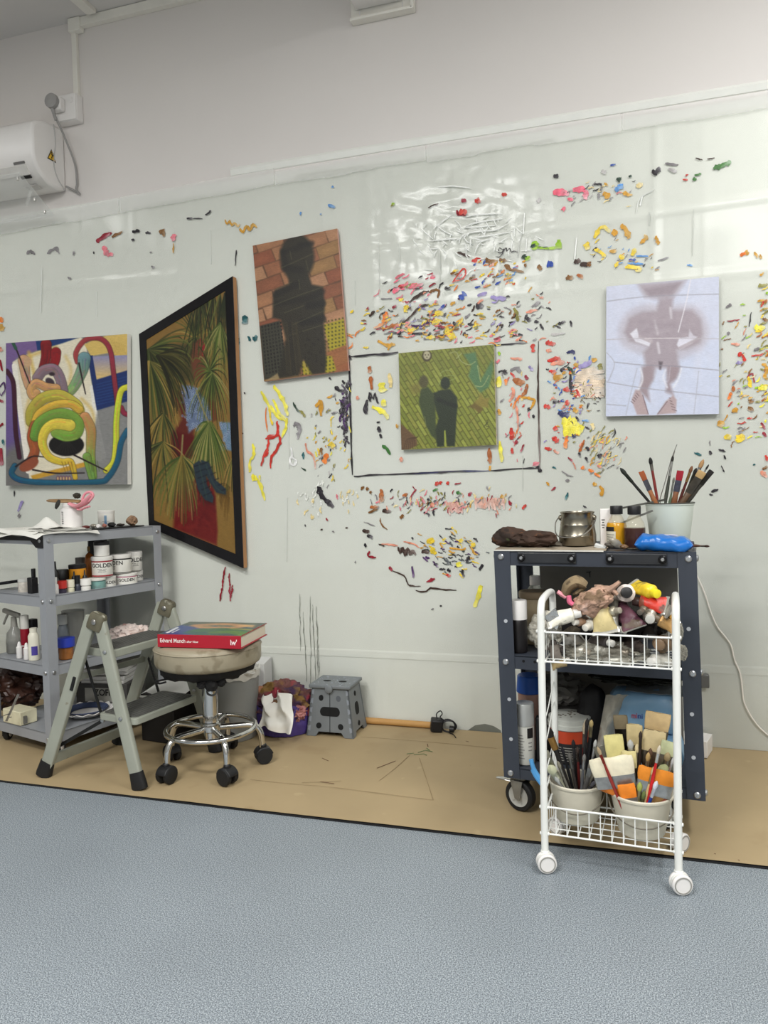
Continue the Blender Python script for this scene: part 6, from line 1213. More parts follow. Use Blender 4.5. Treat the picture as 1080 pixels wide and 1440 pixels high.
def on_panel(fn, shape, name, par, m, out=.0012):
    c_ = [fn(u, t, -out) for u, t in shape]; i_ = [fn(u, t, .001) for u, t in shape]; n = len(c_)
    mb = MB(); mb.add(c_+i_, [tuple(range(n)), tuple(range(2*n-1, n-1, -1))]+[(i, n+i, n+(i+1) % n, (i+1) % n) for i in range(n)]); return mb.build(name, m, par, smooth=False)
def disc(u, t, ru, rt_): return [(u+ru*math.cos(2*PI*k/18), t+rt_*math.sin(2*PI*k/18)) for k in range(18)]
def slot(u, t, hu, rt_, ru): return [(u-hu+ru*math.cos(math.radians(90+180*k/8)), t+rt_*math.sin(math.radians(90+180*k/8))) for k in range(9)]+[(u+hu+ru*math.cos(math.radians(-90+180*k/8)), t+rt_*math.sin(math.radians(-90+180*k/8))) for k in range(9)]
for fn, nm in ((front(-1), 'front_panel'), (front(1), 'rear_panel')):
    po = panel(fn, nm, True)
    if nm == 'front_panel':
        for u, t in ((-.46, .80), (.44, .80), (-.50, .22), (.48, .22)): on_panel(fn, disc(u, t, .12, .062), 'round_hole', po, HOLE if (u, t) != (.44, .80) else mat('blanked_hole', (88, 92, 98), .6))
        on_panel(fn, slot(0, .52, .30, .095, .18), 'handle_slot', po, HOLE); on_panel(fn, [(-.012, .08), (.012, .08), (.012, .95), (-.012, .95)], 'fold_line', po, HOLE)
        for s_ in (-1, 1):
            for k in range(5): on_panel(fn, [(s_*.86, .10+k*.19), (s_*.97, .12+k*.19), (s_*.97, .20+k*.19), (s_*.86, .22+k*.19)], 'hinge_knuckle', po, mat('knuckle_grey', (136, 142, 150), .5))
for fn in (side(-1), side(1)):
    po = panel(fn, 'side_panel', True); on_panel(fn, slot(0, .52, .12, .13, .16), 'handle_slot', po, HOLE)
    for u, t in ((0, .83), (0, .20)): on_panel(fn, disc(u, t, .15, .055), 'round_hole', po, HOLE)
tp = MB().box(P3(0, 0, .2145), (.182, .162, .015)).build('top_panel', GS, fs_, bevel=.004)
mb = MB(); mb.lathe([(.014, -.004), (.016, -.003), (.016, .006), (.012, .008)], n=18, M=Matrix.Translation(P3(0, -.081, .207)) @ Matrix.Rotation(PI/2, 4, 'X')); mb.build('catch', GS, tp)
for u in (-.035, .035):
    mb = MB(); mb.prism([P3(u+.016*math.cos(2*PI*k/16)*1.1, -.01+.011*math.sin(2*PI*k/16), .2215) for k in range(16)], (0, 0, .0012)); mb.build('finger_hole', HOLE, tp, smooth=False)
mb = MB()
for k in range(60):
    x, y = random.uniform(-.085, .085), random.uniform(-.075, .075)
    if abs(abs(x)-.035) < .022 and abs(y+.01) < .016: continue
    mb.lathe([(.0022, .222), (.0016, .2232), (0, .2235)], P3(x, y, 0)*1.0, 6)
o = mb.build('grip_studs', mat('pale_stud', (160, 166, 174), .5), tp); o['kind'] = 'stuff'

# cardboard tube, adapter, white cable
CARD = mat('cardboard_tube', (186, 142, 84), .6, var=.06, vs=12)
A_, B_ = Vector((-1.085, -.020, .0215)), Vector((-.735, -.022, .0215)); tb_ = thing('cardboard_tube', 'thin cardboard tube lying along the foot of the wall', 'tube', (-.91, -.02, .008))
MB().cyl(A_, B_, .0135, n=24).build('tube_wall', CARD, tb_); MB().cyl(B_+Vector((-.001, 0, 0)), B_+Vector((.001, 0, 0)), .0115, n=20).build('end_plug', mat('tube_plug', (110, 80, 48), .7), tb_)
p = at(1, -.055, 612, 1020); ad = thing('power_adapter', 'black power adapter with a coiled lead at the end of the tube', 'adapter', (p.x+.012, -.055, .008))
MB().box((p.x+.006, -.055, .036), (.050, .045, .052), Euler((.1, .12, .3)).to_matrix()).build('adapter_body', DARKP, ad, bevel=.006)
mb = MB()
for k in range(3):
    c_ = Vector((p.x+.052+.004*k, -.05-.004*k, .034)); mb.tube([c_+Vector((.030*math.cos(2*PI*j/20), .008*math.sin(2*PI*j/20+k), .024*math.sin(2*PI*j/20))) for j in range(20)], .0026, 6, closed=True)
mb.build('coiled_lead', DARKP, ad)
MB().tube(smooth_path([(p.x+.01, -.055, .058), (p.x+.006, -.052, .080), (p.x+.022, -.05, .094), (p.x+.030, -.05, .082), (p.x+.022, -.052, .066), (p.x+.05, -.05, .052)]), .0024, 6).build('lead_loop', DARKP, ad)
MB().tube(smooth_path([(p.x+.06, -.07, .012), (p.x+.085, -.09, .011), (p.x+.10, -.12, .0105)]), .0022, 6).build('lead_end', DARKP, ad)
MB().lathe([(.013, -.009), (.013, .009), (.009, .011)], n=16, M=Matrix.Translation((p.x+.072, -.062, .024)) @ Matrix.Rotation(PI/2, 4, 'Y')).build('plug', DARKP, ad)
mb = MB(); mb.tube(smooth_path([wall(x, y, .012) for x, y in ((970, 785), (978, 805), (990, 832), (1000, 862), (1009, 882), (1020, 896), (1028, 908), (1033, 928), (1041, 948), (1044, 970), (1046, 986), (1054, 1004), (1066, 1021), (1080, 1034), (1096, 1046), (1120, 1056))]), .0032, 8)
tag(mb.build('white_cable', mat('white_cable_sheath', (226, 222, 214), .4)), 'thin white cable hanging down the wall at the far right', 'cable')
# ------------------------------------------------------------------ dark trolley on the right
DN = mat('dark_navy_steel', (56, 61, 71), .45, var=.08, vs=9, stains=(((112, 112, 108), 34., .745, .7), ((30, 32, 36), 14., .66, .5)))
FA_ = math.radians(-4.5); Fo = Vector((-.357, -.762, 0)); Fx = Vector((math.cos(FA_), math.sin(FA_), 0)); Fy = Vector((-math.sin(FA_), math.cos(FA_), 0)); FW_, FD = .582, .375
def fp(a, b, z): return Fo+Fx*(a+.018*(.835-z)/.705)+Fy*b+Vector((0, 0, z))
def fbox(mb, a0, a1, b0, b1, z0, z1):
    P = [fp(a, b, z) for z in (z0, z1) for b in (b0, b1) for a in (a0, a1)]; mb.add(P, [(0, 2, 3, 1), (4, 5, 7, 6), (0, 1, 5, 4), (2, 6, 7, 3), (0, 4, 6, 2), (1, 3, 7, 5)]); return mb
def fa(px, b, z):
    lo, hi = -.3, 1.0
    for _ in range(40):
        m = (lo+hi)/2
        if proj(fp(m, b, z))[0] < px: lo = m
        else: hi = m
    return lo
dt = thing('tool_trolley', 'dark navy steel trolley with bolted posts, right side behind the white wire cart', 'trolley', fp(FW_/2, FD/2, 0))
T3_ = .003
for ia, ib in ((0, 0), (1, 0), (0, 1), (1, 1)):
    a0 = 0 if ia == 0 else FW_; b0 = 0 if ib == 0 else FD; da = 1 if ia == 0 else -1; db = 1 if ib == 0 else -1
    q_ = [(0, 0), (.050, 0), (.050, T3_), (T3_, T3_), (T3_, .050), (0, .050)]
    lo_ = [fp(a0+da*u, b0+db*v, .122) for u, v in q_]; hi_ = [fp(a0+da*u, b0+db*v, .835) for u, v in q_]
    mb = MB(); mb.add(lo_+hi_, [tuple(range(5, -1, -1)), tuple(range(6, 12))]+[(i, (i+1) % 6, 6+(i+1) % 6, 6+i) for i in range(6)]); po = mb.build('corner_post', DN, dt, smooth=False)
    for z in (.815, .487, .137):
        for u, v, dr in ((.022, 0, -Fy*db), (0, .025, -Fx*da)):
            MB().lathe([(.0095, 0), (.0095, .003), (.0065, .006), (0, .0065)], n=14, M=frame(fp(a0+da*u, b0+db*v, z), dr)).build('bolt', BOLT, po)
    for z in (.615, .37, .245):
        MB().lathe([(.0058, 0), (.0058, .0012), (0, .0014)], n=12, M=frame(fp(a0+da*.028, b0, z), -Fy*db)).build('rivet', mat('pale_rivet', (206, 208, 212), .4, metal=.5), po)
for nm, z0, z1 in (('top_shelf', .788, .834), ('middle_shelf', .466, .510), ('bottom_shelf', .120, .156)):
    mb = MB(); e = .0035
    fbox(mb, e, FW_-e, e, FD-e, z1-.006, z1-.002); fbox(mb, e, FW_-e, e, e+T3_, z0, z1); fbox(mb, e, FW_-e, FD-e-T3_, FD-e, z0, z1); fbox(mb, e, e+T3_, e, FD-e, z0, z1); fbox(mb, FW_-e-T3_, FW_-e, e, FD-e, z0, z1)
    so_ = mb.build(nm, DN, dt, smooth=False)
    if nm == 'top_shelf':
        for a0, a1 in ((fa(728, 0, .81), fa(810, 0, .81)), (fa(852, 0, .81), fa(938, 0, .81))):
            pl_ = fbox(MB(), a0, a1, -.004, .0035, .797, .829).build('bolted_plate', mat('scuffed_black_steel', (40, 42, 46), .4, var=.2, vs=20, stains=(((104, 104, 92), 22., .60, .6),)), so_, bevel=.002, smooth=False)
            for a in (a0+.012, a1-.012):
                MB().lathe([(.012, 0), (.012, .004), (.009, .007), (.006, .007), (.006, .004), (0, .004)], n=16, M=frame(fp(a, -.004, .813), -Fy)).build('cap_screw', mat('black_screw', (34, 34, 36), .35, metal=.6), pl_)
                MB().lathe([(.0058, .0065), (.0045, .0085), (0, .0085)], n=12, M=frame(fp(a, -.004, .813), -Fy)).build('screw_centre', BOLT, pl_)
    if nm == 'middle_shelf':
        for px in (736, 752): MB().lathe([(.0045, 0), (.0045, .001), (0, .001)], n=12, M=frame(fp(fa(px, 0, .49), .0034, .492), -Fy)).build('punched_hole', HOLE, so_)
for ia, ib in ((0, 0), (1, 0), (0, 1), (1, 1)):
    c_ = fp(.040 if ia == 0 else FW_-.125, .040 if ib == 0 else FD-.040, 0); zc = .0555; R_ = .049
    mb = MB(); mb.box((c_.x, c_.y, .120), (.075, .065, .004)).cyl((c_.x, c_.y, .106), (c_.x, c_.y, .120), .020)
    yaw = rotz([-.42, .3, .9, -.7][ia+2*ib]); mb.M = Matrix.Translation((c_.x, c_.y, 0)) @ yaw
    for s_ in (-1, 1): mb.prism([(-.006, s_*.024, .050), (.012, s_*.024, .050), (.022, s_*.024, .108), (-.022, s_*.024, .108)], (0, s_*.003, 0))
    ca = mb.build('caster', mat('zinc_fork', (142, 142, 138), .35, metal=.7, var=.12, vs=30), dt, smooth=False, bevel=.001)
    WM = Matrix.Translation((c_.x, c_.y, 0)) @ yaw @ Matrix.Translation((0, 0, zc)) @ Matrix.Rotation(PI/2, 4, 'X')
    MB().lathe([(.034, -.015), (.044, -.015), (.0485, -.011), (R_, 0), (.0485, .011), (.044, .015), (.034, .015)], n=36, M=WM, caps=False).build('tyre', RUB, ca)
    mb = MB(); mb.lathe([(.0, -.013), (.012, -.016), (.014, -.012), (.026, -.010), (.034, -.0145), (.035, 0), (.034, .0145), (.026, .010), (.014, .012), (.012, .016), (.0, .013)], n=36, M=WM)
    for k in range(5):
        a = 2*PI*k/5
        for s_ in (-1, 1): mb.add([WM @ Vector((r*math.cos(a+d), r*math.sin(a+d), s_*z)) for r, d, z in ((.013, -.25, .0125), (.013, .25, .0125), (.028, .12, .0135), (.028, -.12, .0135))], [(0, 1, 2, 3) if s_ > 0 else (3, 2, 1, 0)])
    mb.build('wheel_rim', mat('wheel_rim_grey', (176, 176, 170), .4, var=.1), ca)
    if ia == 0 and ib == 0:
        mb = MB(); mb.M = Matrix.Translation((c_.x, c_.y, .102)) @ yaw; mb.sweep([(0, .018, .006), (.03, .014, .005), (.062, .010, .003), (.068, .005, .002)], frame(Vector((-.012, -.006, 0)), Vector((-1, -.1, -.08)), Vector((0, 0, 1))), 12); mb.build('brake_lever', CHROME, ca)

# board leaning behind the shelves
gb = thing('grey_board', 'large grey board standing behind the shelves of the dark trolley', 'board', fp(.3, FD-.03, .157))
GBM = mat('grey_board_paint', (116, 113, 106), .7, var=.05, vs=3)
mb = MB(); P = [fp(a, b, z) for z in (.157, .786) for b in (FD-.030, FD-.018) for a in (.078, .528)]; mb.add(P, [(0, 2, 3, 1), (4, 5, 7, 6), (0, 1, 5, 4), (2, 6, 7, 3), (0, 4, 6, 2), (1, 3, 7, 5)]); mb.build('panel', GBM, gb, smooth=False)
for pts in ([(824, 803), (831, 802), (829, 803), (829, 810)], [(915, 820), (919, 817), (917, 823)]):
    MB().tube([fp(fa(x, FD-.031, .75), FD-.0310, at(1, -.40, x, y).z) for x, y in pts], .0022, 6, flat=.4).build('black_mark', INK, gb)

# --- things on the trolley top
ZF = .8335
def on_t(px, b, dz=0.): return fp(fa(px, b, .86), b, ZF+dz)
cb = thing('cardboard_sheet', 'thin stained cardboard sheet on the left half of the dark trolley top', 'cardboard', on_t(770, .10))
a0, a1 = fa(695, .01, .84), fa(852, .01, .84)
def f(u, v): a = a0+(a1-a0)*u; b = .004+.20*v; return fp(a, b, ZF+.003+.0025*(1+mnoise.noise(Vector((u*5, v*3, 2))))-(.002 if v < .1 else 0))
MB().grid(f, 24, 12, .0016).build('sheet', mat('stained_card', (150, 138, 120), .7, var=.2, vs=9, stains=(((84, 72, 58), 12., .58, .7), ((206, 202, 190), 20., .68, .7))), cb)
mb = MB(); fbox(mb, a0, a1-.006, -.0012, .0025, ZF-.0005, ZF+.0035); mb.build('pale_edge', mat('pale_card_edge', (214, 212, 204), .6), cb, smooth=False)
RAG = mat('dark_brown_rag', (62, 44, 34), .85, var=.35, vs=20, stains=(((112, 72, 44), 24., .60, .8), ((36, 28, 24), 20., .56, .8), ((74, 86, 52), 34., .68, .8)), bump=.4, bs=40)
c_ = on_t(717, .10, .034); tag(MB().blob(c_, (.055, .045, .032), 51, .22, 1.7, 4, flat=.026).build('brown_rag', RAG), 'rounded dark brown rag at the left end of the dark trolley top', 'rag')
c_ = on_t(751, .075, .030); tag(MB().blob(c_, (.070, .042, .028), 57, .30, 2.0, 4, flat=.024).build('brown_rag', RAG), 'flatter brown and rust rag beside the metal pot on the trolley top', 'rag')
c_ = on_t(783, .13, .010); tag(MB().blob(c_, (.030, .025, .009), 59, .3, 2.2, 3, flat=.007).build('paint_crust', mat('grey_crust', (112, 104, 92), .8, var=.3, vs=40)), 'grey crusty scrap between the rags and the metal pot', 'scrap')
p = on_t(812, .15, .008); mp_ = thing('metal_pot', 'dented shiny metal pot with a wire bail handle on the trolley top', 'pot', p)
DM = mat('dented_shiny_steel', (150, 144, 130), .27, metal=1., var=.2, vs=14, stains=(((104, 92, 74), 18., .62, .6),), bump=.12, bs=18)
MB().lathe([(.0, 0), (.056, 0), (.0575, .003), (.0575, .028), (.0585, .030), (.0575, .032), (.053, .062), (.0535, .064), (.0525, .066), (.051, .098), (.053, .101), (.054, .104), (.051, .105), (.049, .100), (.053, .030), (.053, .004), (.0, .004)], p, 44).build('pot_body', DM, mp_)
for s_ in (-1, 1): MB().lathe([(.009, 0), (.009, .004), (.004, .008), (0, .008)], n=14, M=frame(p+Vector((s_*.0505, -.004, .086)), Vector((s_, -.05, 0)))).build('bail_lug', DM, mp_)
MB().tube(smooth_path([p+Vector(q_) for q_ in ((-.058, -.005, .086), (-.066, -.02, .070), (-.064, -.045, .040), (-.046, -.060, .028), (0, -.066, .030), (.030, -.062, .042), (.050, -.035, .064), (.058, -.008, .086))]), .0020, 8).build('bail_handle', STEEL, mp_)
p = on_t(812, .15, .008); mb = MB(); mb.lathe([(.011, 0), (.011, .002), (.006, .002)], n=18, M=frame(p+Vector((-.022, -.049, .07)), Vector((-.4, -1, .1)))); 
p = on_t(852, .17); wbx = thing('white_carton', 'tall white carton behind the bottle of yellow oil', 'carton', p); MB().box((p.x, p.y, p.z+.060), (.036, .04, .12), rotz(.05).to_3x3()).build('carton_body', WPL, wbx, bevel=.002)
mb = MB()
for k in range(4): mb.box((p.x-.008, p.y-.0205, p.z+.062+.008*k), (.006+.004*(k % 2), .001, .003))
mb.build('small_print', INK, wbx, smooth=False)
# two oil bottles: clear neck, liquid, cap
def oil(px, b, label, liq, h_l, r, name_lab):
    p = on_t(px, b); t = thing('oil_bottle', label, 'bottle', p)
    pr = [(.0, .001), (r*.93, .001), (r, .004), (r, .062), (r*.93, .076), (r*.62, .094), (r*.48, .102), (r*.48, .108)]
    MB().lathe(pr, p, 32).build('bottle_glass', mat('bottle_clear', (214, 206, 176), .05, var=0, alpha=.30), t)
    li = [(rr_*1.004, z+.0005) for rr_, z in pr[1:] if z < h_l]; rt = np.interp(h_l, [z for _, z in pr[1:]], [q_ for q_, _ in pr[1:]])*1.004; li += [(rt, h_l), (rt*.9, h_l+.0004)]
    MB().lathe(li, p, 32).build('oil', liq, t)
    MB().lathe([(r*.60, .104), (r*.62, .106), (r*.62, .128), (r*.58, .130), (0, .130)], p, 28).build('cap', DARKP, t); return t, p
t, p = oil(867, .14, 'bottle of yellow oil with a torn label and a black cap', mat('yellow_oil', (206, 150, 34), .15, var=.15, vs=12), .078, .0305, None)
fa_ = facing(p); mb = MB()
def lab_patch(a0, a1, z0, z1, r):
    n = 10; P = [(p.x+r*math.cos(a0+(a1-a0)*i/n), p.y+r*math.sin(a0+(a1-a0)*i/n), p.z+z) for i in range(n+1) for z in (z0, z1)]; return P, [(2*i, 2*i+2, 2*i+3, 2*i+1) for i in range(n)]
mb.add(*lab_patch(fa_-1.5, fa_-.1, .010, .052, .0313)); mb.build('torn_label', mat('worn_label', (206, 202, 186), .6, var=.15, vs=40, stains=(((90, 84, 70), 30., .62, .6),)), t, smooth=False)
mb = MB(); mb.add(*lab_patch(fa_-1.5, fa_-.25, .052, .066, .0313)); mb.build('label_band', INK, t, smooth=False)
mb = MB(); text_round(mb, 'LINSEED OIL', .006, p, .0316, p.z+.042, fa_-.75) if False else [mb.add(*lab_patch(fa_-1.1, fa_-.35+.1*(k % 2), .020+.007*k, .022+.007*k, .0316)) for k in range(4)]; mb.build('label_print', MATS['grey_ink'], t, smooth=False)
oil(892, .11, 'bottle of dark brown oil with a black cap left of the blue pack', mat('brown_oil', (66, 40, 34), .15, var=.2, vs=12), .064, .0315, None)
# small squeezed things in front of the bottles
def mini(px, py, label, name, cat, d, col, ang, metal=.0):
    c_ = at(1, fp(fa(px, .045, .84), .045, 0).y, px, py); c_.z = max(c_.z, ZF+d[2]*.9)
    return tag(MB().blob(c_, d, int(px), .22, 2.2, 3, R=rotz(ang).to_3x3() @ Matrix.Rotation(ang, 3, 'Y')).build(name, mat('mini_%d_%d_%d_%d' % (*col, int(metal*10)), col, .4, metal=metal, var=.25, vs=50)), label, cat)
c_ = on_t(844, .05, .010); tag(MB().box(c_, (.034, .016, .012), Euler((.1, .32, -.2)).to_matrix()).build('small_carton', mat('small_carton_grey', (206, 208, 206), .5, var=.1, vs=30), bevel=.002), 'tiny pale carton lying tilted at the end of the cardboard sheet', 'carton')
mini(859, 767, 'flattened dark tube lying just left of the silver squeezed tube', 'squeezed_tube', 'paint tube', (.018, .010, .008), (84, 78, 70), .3)
mini(866, 764, 'silver squeezed tube leaning in front of the yellow oil bottle', 'squeezed_tube', 'paint tube', (.026, .009, .012), (178, 172, 160), .6, .6)
mini(878, 769, 'small brown stub between the silver squeezed tube and the dark oil', 'brown_stub', 'scrap', (.012, .009, .007), (112, 84, 58), .1)
# blue wipes pack at the front right
WB = mat('bright_blue_wrapper', (24, 104, 184), .28, var=.08, vs=10, bump=.25, bs=30)
wp = thing('wipes_pack', 'bright blue soft wipes pack lying on the front right of the trolley top', 'wipes pack', on_t(933, .03))
aL, aR = fa(893, .02, .85), fa(974, .02, .85)
def f(u, v):
    w_ = 2*PI*v; e = min(u, 1-u); tp_ = min(1, (e/.14))**.6; a = aL+(aR-aL)*u; cz = .022+.004*math.sin(u*6)
    n_ = mnoise.noise(Vector((u*7, math.cos(w_)*1.5, math.sin(w_)*1.5)))
    b = .040+.050*math.copysign(abs(math.cos(w_))**.7, math.cos(w_))*(1+.08*n_); z = cz+(.022*tp_+.002)*math.copysign(abs(math.sin(w_))**.8, math.sin(w_))*(1+.2*n_)
    return fp(a, b, ZF+max(.0012, z))
MB().grid(f, 36, 26).build('wrapper', WB, wp)
def f(u, v): a = aL+(aR-aL)*(.20+.52*u); return fp(a, .010+.06*v, ZF+.046-.022*(1-v)**2*1.0+.004*mnoise.noise(Vector((u*6, v*3, 1)))-.006*u)
MB().grid(f, 16, 8, .0012).build('front_flap', WB, wp)
mb = MB(); mb.tube([fp(aL+(aR-aL)*t_, .045+.004*math.sin(t_*40), ZF+.0485-.004*t_) for t_ in (.42, .5, .58, .66, .74)], .0045, 6, flat=.35); mb.build('pale_print', mat('pale_print_mat', (214, 206, 226), .4), wp)
mb = MB(); mb.blob(fp(aR-.010, .02, ZF+.02), (.012, .016, .012), 4, .3, 2.5, 3); mb.build('twisted_end', mat('dark_blue_wrap', (40, 46, 110), .4), wp)
# white bucket of brushes
p = on_t(941.5, .22, .0015); bu_ = thing('white_bucket', 'pale green-white bucket holding brushes on the trolley top', 'bucket', p)
BKT = mat('pale_bucket', (208, 216, 206), .42, var=.05, vs=6, stains=(((150, 150, 140), 40., .74, .7),))
MB().lathe([(.0, 0), (.055, 0), (.057, .003), (.071, .126), (.0735, .128), (.0735, .133), (.070, .134), (.068, .130), (.054, .005), (.0, .005)], p, 48).build('bucket_body', BKT, bu_)
MB().lathe([(.0700, .1335), (.0742, .1345), (.0745, .1315), (.0735, .130)], p, 48, caps=False).build('dark_rim', mat('dark_rim_mat', (84, 84, 78), .5), bu_); BC = p.copy()

# ------------------------------------------------------------------ brushes
def cmat(n, c, **k): return mat('%s_%d_%d_%d' % (n, *c), c, **k)
def brush(label, tip, base, kind='round', w=.010, bl=.03, bris=(60, 48, 40), fer=(150, 150, 148), hand=(70, 46, 34), fl=.03, group=None, hw=None, cat='brush', thick=None, roll=None):
    """tip = end of the bristles, base = end of the handle; both world points"""
    tip, base = Vector(tip), Vector(base); d = tip-base; L_ = d.length; t = thing('paint_brush', label, cat, base, group)
    M = frame(base, d, roll if roll is not None else Vector((0, -1, .1))); flat = kind == 'flat'
    hw = hw or (.0045 if not flat else min(.010, w*.5)); wf = w/2; tf = (thick or w*.22)/2 if flat else w/2*.92
    hb_ = L_-bl-fl; H = [(0, hw*.5, hw*.45), (.01, hw*.75, hw*.6), (hb_*.5, hw*.85, hw*.7), (hb_*.8, hw, hw*.75)]
    H += [(hb_*.93, max(hw*.8, wf*.72), max(hw*.6, tf*.9)), (hb_, wf*.9, tf*.95)] if flat else [(hb_, wf*.8, wf*.8)]
    MB().sweep(H, M, 12).build('handle', cmat('handle', hand, rough=.4, var=.15, vs=40), t)
    MB().sweep([(hb_, wf*.95, tf*1.02), (hb_+fl*.12, wf, tf*1.08), (hb_+fl*.2, wf*.96, tf), (hb_+fl*.85, wf, tf), (hb_+fl, wf, tf*1.03)], M, 16, .35 if flat else 0).build('ferrule', cmat('ferrule', fer, rough=.3, metal=.85, var=.2, vs=60), t)
    z = hb_+fl
    if flat:
        mb = MB(); n = 24; rs = random.Random(int(tip.x*1e4)); vs = []; fs = []
        for i, (zz, k, tt) in enumerate(((0, .98, 1.), (.35, 1.04, 1.15), (.8, 1.06, .9), (1., 1.03, .35))):
            for j in range(n):
                a = 2*PI*j/n; cx_ = math.copysign(abs(math.cos(a))**.45, math.cos(a)); cy_ = math.copysign(abs(math.sin(a))**.7, math.sin(a))
                vs.append(M @ Vector((wf*k*cx_, tf*tt*cy_, z+bl*(zz+(rs.uniform(-.06, .05) if i > 1 else 0)))))
        for i in range(3):
            for j in range(n): fs.append((i*n+j, i*n+(j+1) % n, (i+1)*n+(j+1) % n, (i+1)*n+j))
        fs.append(tuple(range(3*n, 4*n))); mb.add(vs, fs)
    else:
        mb = MB(); mb.sweep([(z, wf*.95, wf*.95), (z+bl*.35, wf*1.25, wf*1.2), (z+bl*.7, wf*1.0, wf*.95), (z+bl*.95, wf*.35, wf*.3), (z+bl, wf*.1, wf*.1)], M, 12)
    mb.build('bristles', cmat('bristle', bris, rough=.8, var=.12, vs=40, bump=.15, bs=300), t); return t
def tpx(px, py, y): return at(1, y, px, py)
yb = BC.y
TB = [ # px,py tip; bucket column at rim; kind,width,bristle length, colours, label
 (872, 658, 913, 'round', .011, .028, (34, 38, 32), (46, 50, 44), (30, 30, 28), 'long dark green brush leaning furthest left in the pale bucket', -.02, .03),
 (901.5, 663, 921, 'flat', .016, .030, (150, 78, 40), (104, 104, 110), (150, 96, 60), 'flat rust-orange brush second from the left in the pale bucket', -.03, .035),
 (914, 643, 925, 'round', .010, .022, (22, 20, 20), (120, 116, 110), (120, 44, 40), 'black tipped brush with a thin red handle in the pale bucket', -.01, .02),
 (946.5, 640, 936, 'round', .007, .020, (40, 38, 34), (176, 176, 172), (70, 74, 66), 'tallest thin brush with a silver ferrule in the pale bucket', .0, .045),
 (948, 671, 942, 'round', .006, .018, (110, 110, 100), (150, 150, 140), (96, 112, 92), 'short slim green-grey brush in the middle of the pale bucket', -.03, .03),
 (957, 662, 948, 'flat', .019, .030, (150, 30, 44), (92, 92, 104), (122, 78, 50), 'flat crimson red brush in the pale bucket', -.03, .036),
 (973.5, 655, 955, 'round', .009, .022, (112, 74, 48), (150, 118, 70), (84, 34, 28), 'brown brush with a dark red handle right of the crimson one', -.02, .03),
 (979.5, 658, 960, 'round', .009, .020, (26, 24, 22), (60, 60, 54), (50, 54, 34), 'dark stubby brush beside the tan rounded brush in the pale bucket', -.01, .03),
 (989.5, 646, 962, 'round', .011, .028, (160, 124, 84), (120, 120, 120), (66, 62, 52), 'tan rounded brush leaning highest on the right of the pale bucket', .01, .03),
 (988, 663, 960, 'flat', .024, .022, (172, 142, 96), (88, 82, 74), (92, 70, 52), 'broad flat tan brush with a dark ferrule at the right of the pale bucket', -.03, .055),
 (1001, 662, 966, 'flat', .016, .022, (28, 24, 22), (54, 52, 48), (52, 48, 40), 'splayed black brush furthest right in the pale bucket', -.02, .03),
 (997, 653, 964, 'round', .005, .018, (40, 38, 34), (130, 130, 126), (46, 46, 40), 'very thin black brush behind the splayed one in the pale bucket', .02, .02)]
def rootin(tip, rim, c_, r_, zb):
    """run on from tip through the bucket mouth point rim to the inside of the bucket near its floor"""
    d = (rim-tip).normalized(); k = (zb-tip.z)/d.z; e = tip+d*k; v = Vector((e.x-c_.x, e.y-c_.y, 0))
    if v.length > r_: v = v.normalized()*r_
    return Vector((c_.x+v.x, c_.y+v.y, zb))
for px, py, rx, kd, w_, bl_, b_, f_, h_, lb, dy, fl_ in TB:
    tip = tpx(px, py, yb+dy); rim = tpx(rx, 706, yb+dy*.5); brush(lb, tip, rootin(tip, rim, BC, .046, BC.z+.012), kd, w_, bl_, b_, f_, h_, fl=fl_, group='brushes in the pale bucket')
tw = thing('wire_loop', 'long bent wire loop standing in the pale bucket', 'wire', BC)
MB().tube([tpx(952, 625, yb), tpx(944, 645, yb), tpx(936, 675, yb), tpx(928, 702, yb), BC+Vector((-.02, 0, .02))], .0014, 6).build('wire', STEEL, tw)
MB().tube([tpx(949, 634, yb), tpx(942, 660, yb), tpx(934, 700, yb), BC+Vector((0, 0, .02))], .0028, 6, flat=.5).build('flat_rod', STEEL, tw)
tg = thing('metal_tongs', 'long dark metal tongs resting on the pale bucket and the carton', 'tongs', tpx(900, 712, yb-.02))
for (x0, y0, x1, y1) in ((866, 716, 934, 703), (868, 738, 918, 718)):
    MB().bar(tpx(x0, y0, yb-.085), tpx(x1, y1, yb-.078 if y1 > 710 else yb), .006, .003).build('tong_arm', mat('dull_steel', (112, 112, 106), .4, metal=.8, var=.2), tg, smooth=False)
c_ = on_t(910, .15); turned('glass_tumbler', 'small cloudy glass between the dark oil bottle and the pale bucket', 'glass', c_, [('tumbler_wall', [(.017, 0), (.019, .003), (.021, .034), (.019, .036)], mat('cloudy_glass', (170, 172, 160), .15, var=.2, vs=30, alpha=.7)), ('residue', [(.0165, .002), (.018, .012), (0, .012)], mat('dry_residue', (110, 98, 80), .7))])
tp_ = on_t(975, .13, .008); brush('loose dark brush poking out past the right end of the trolley top', tp_+Vector((.042, -.02, 0)), tp_+Vector((-.045, .03, 0)), 'round', .006, .014, (60, 40, 34), (120, 110, 100), (90, 60, 48), fl=.012)

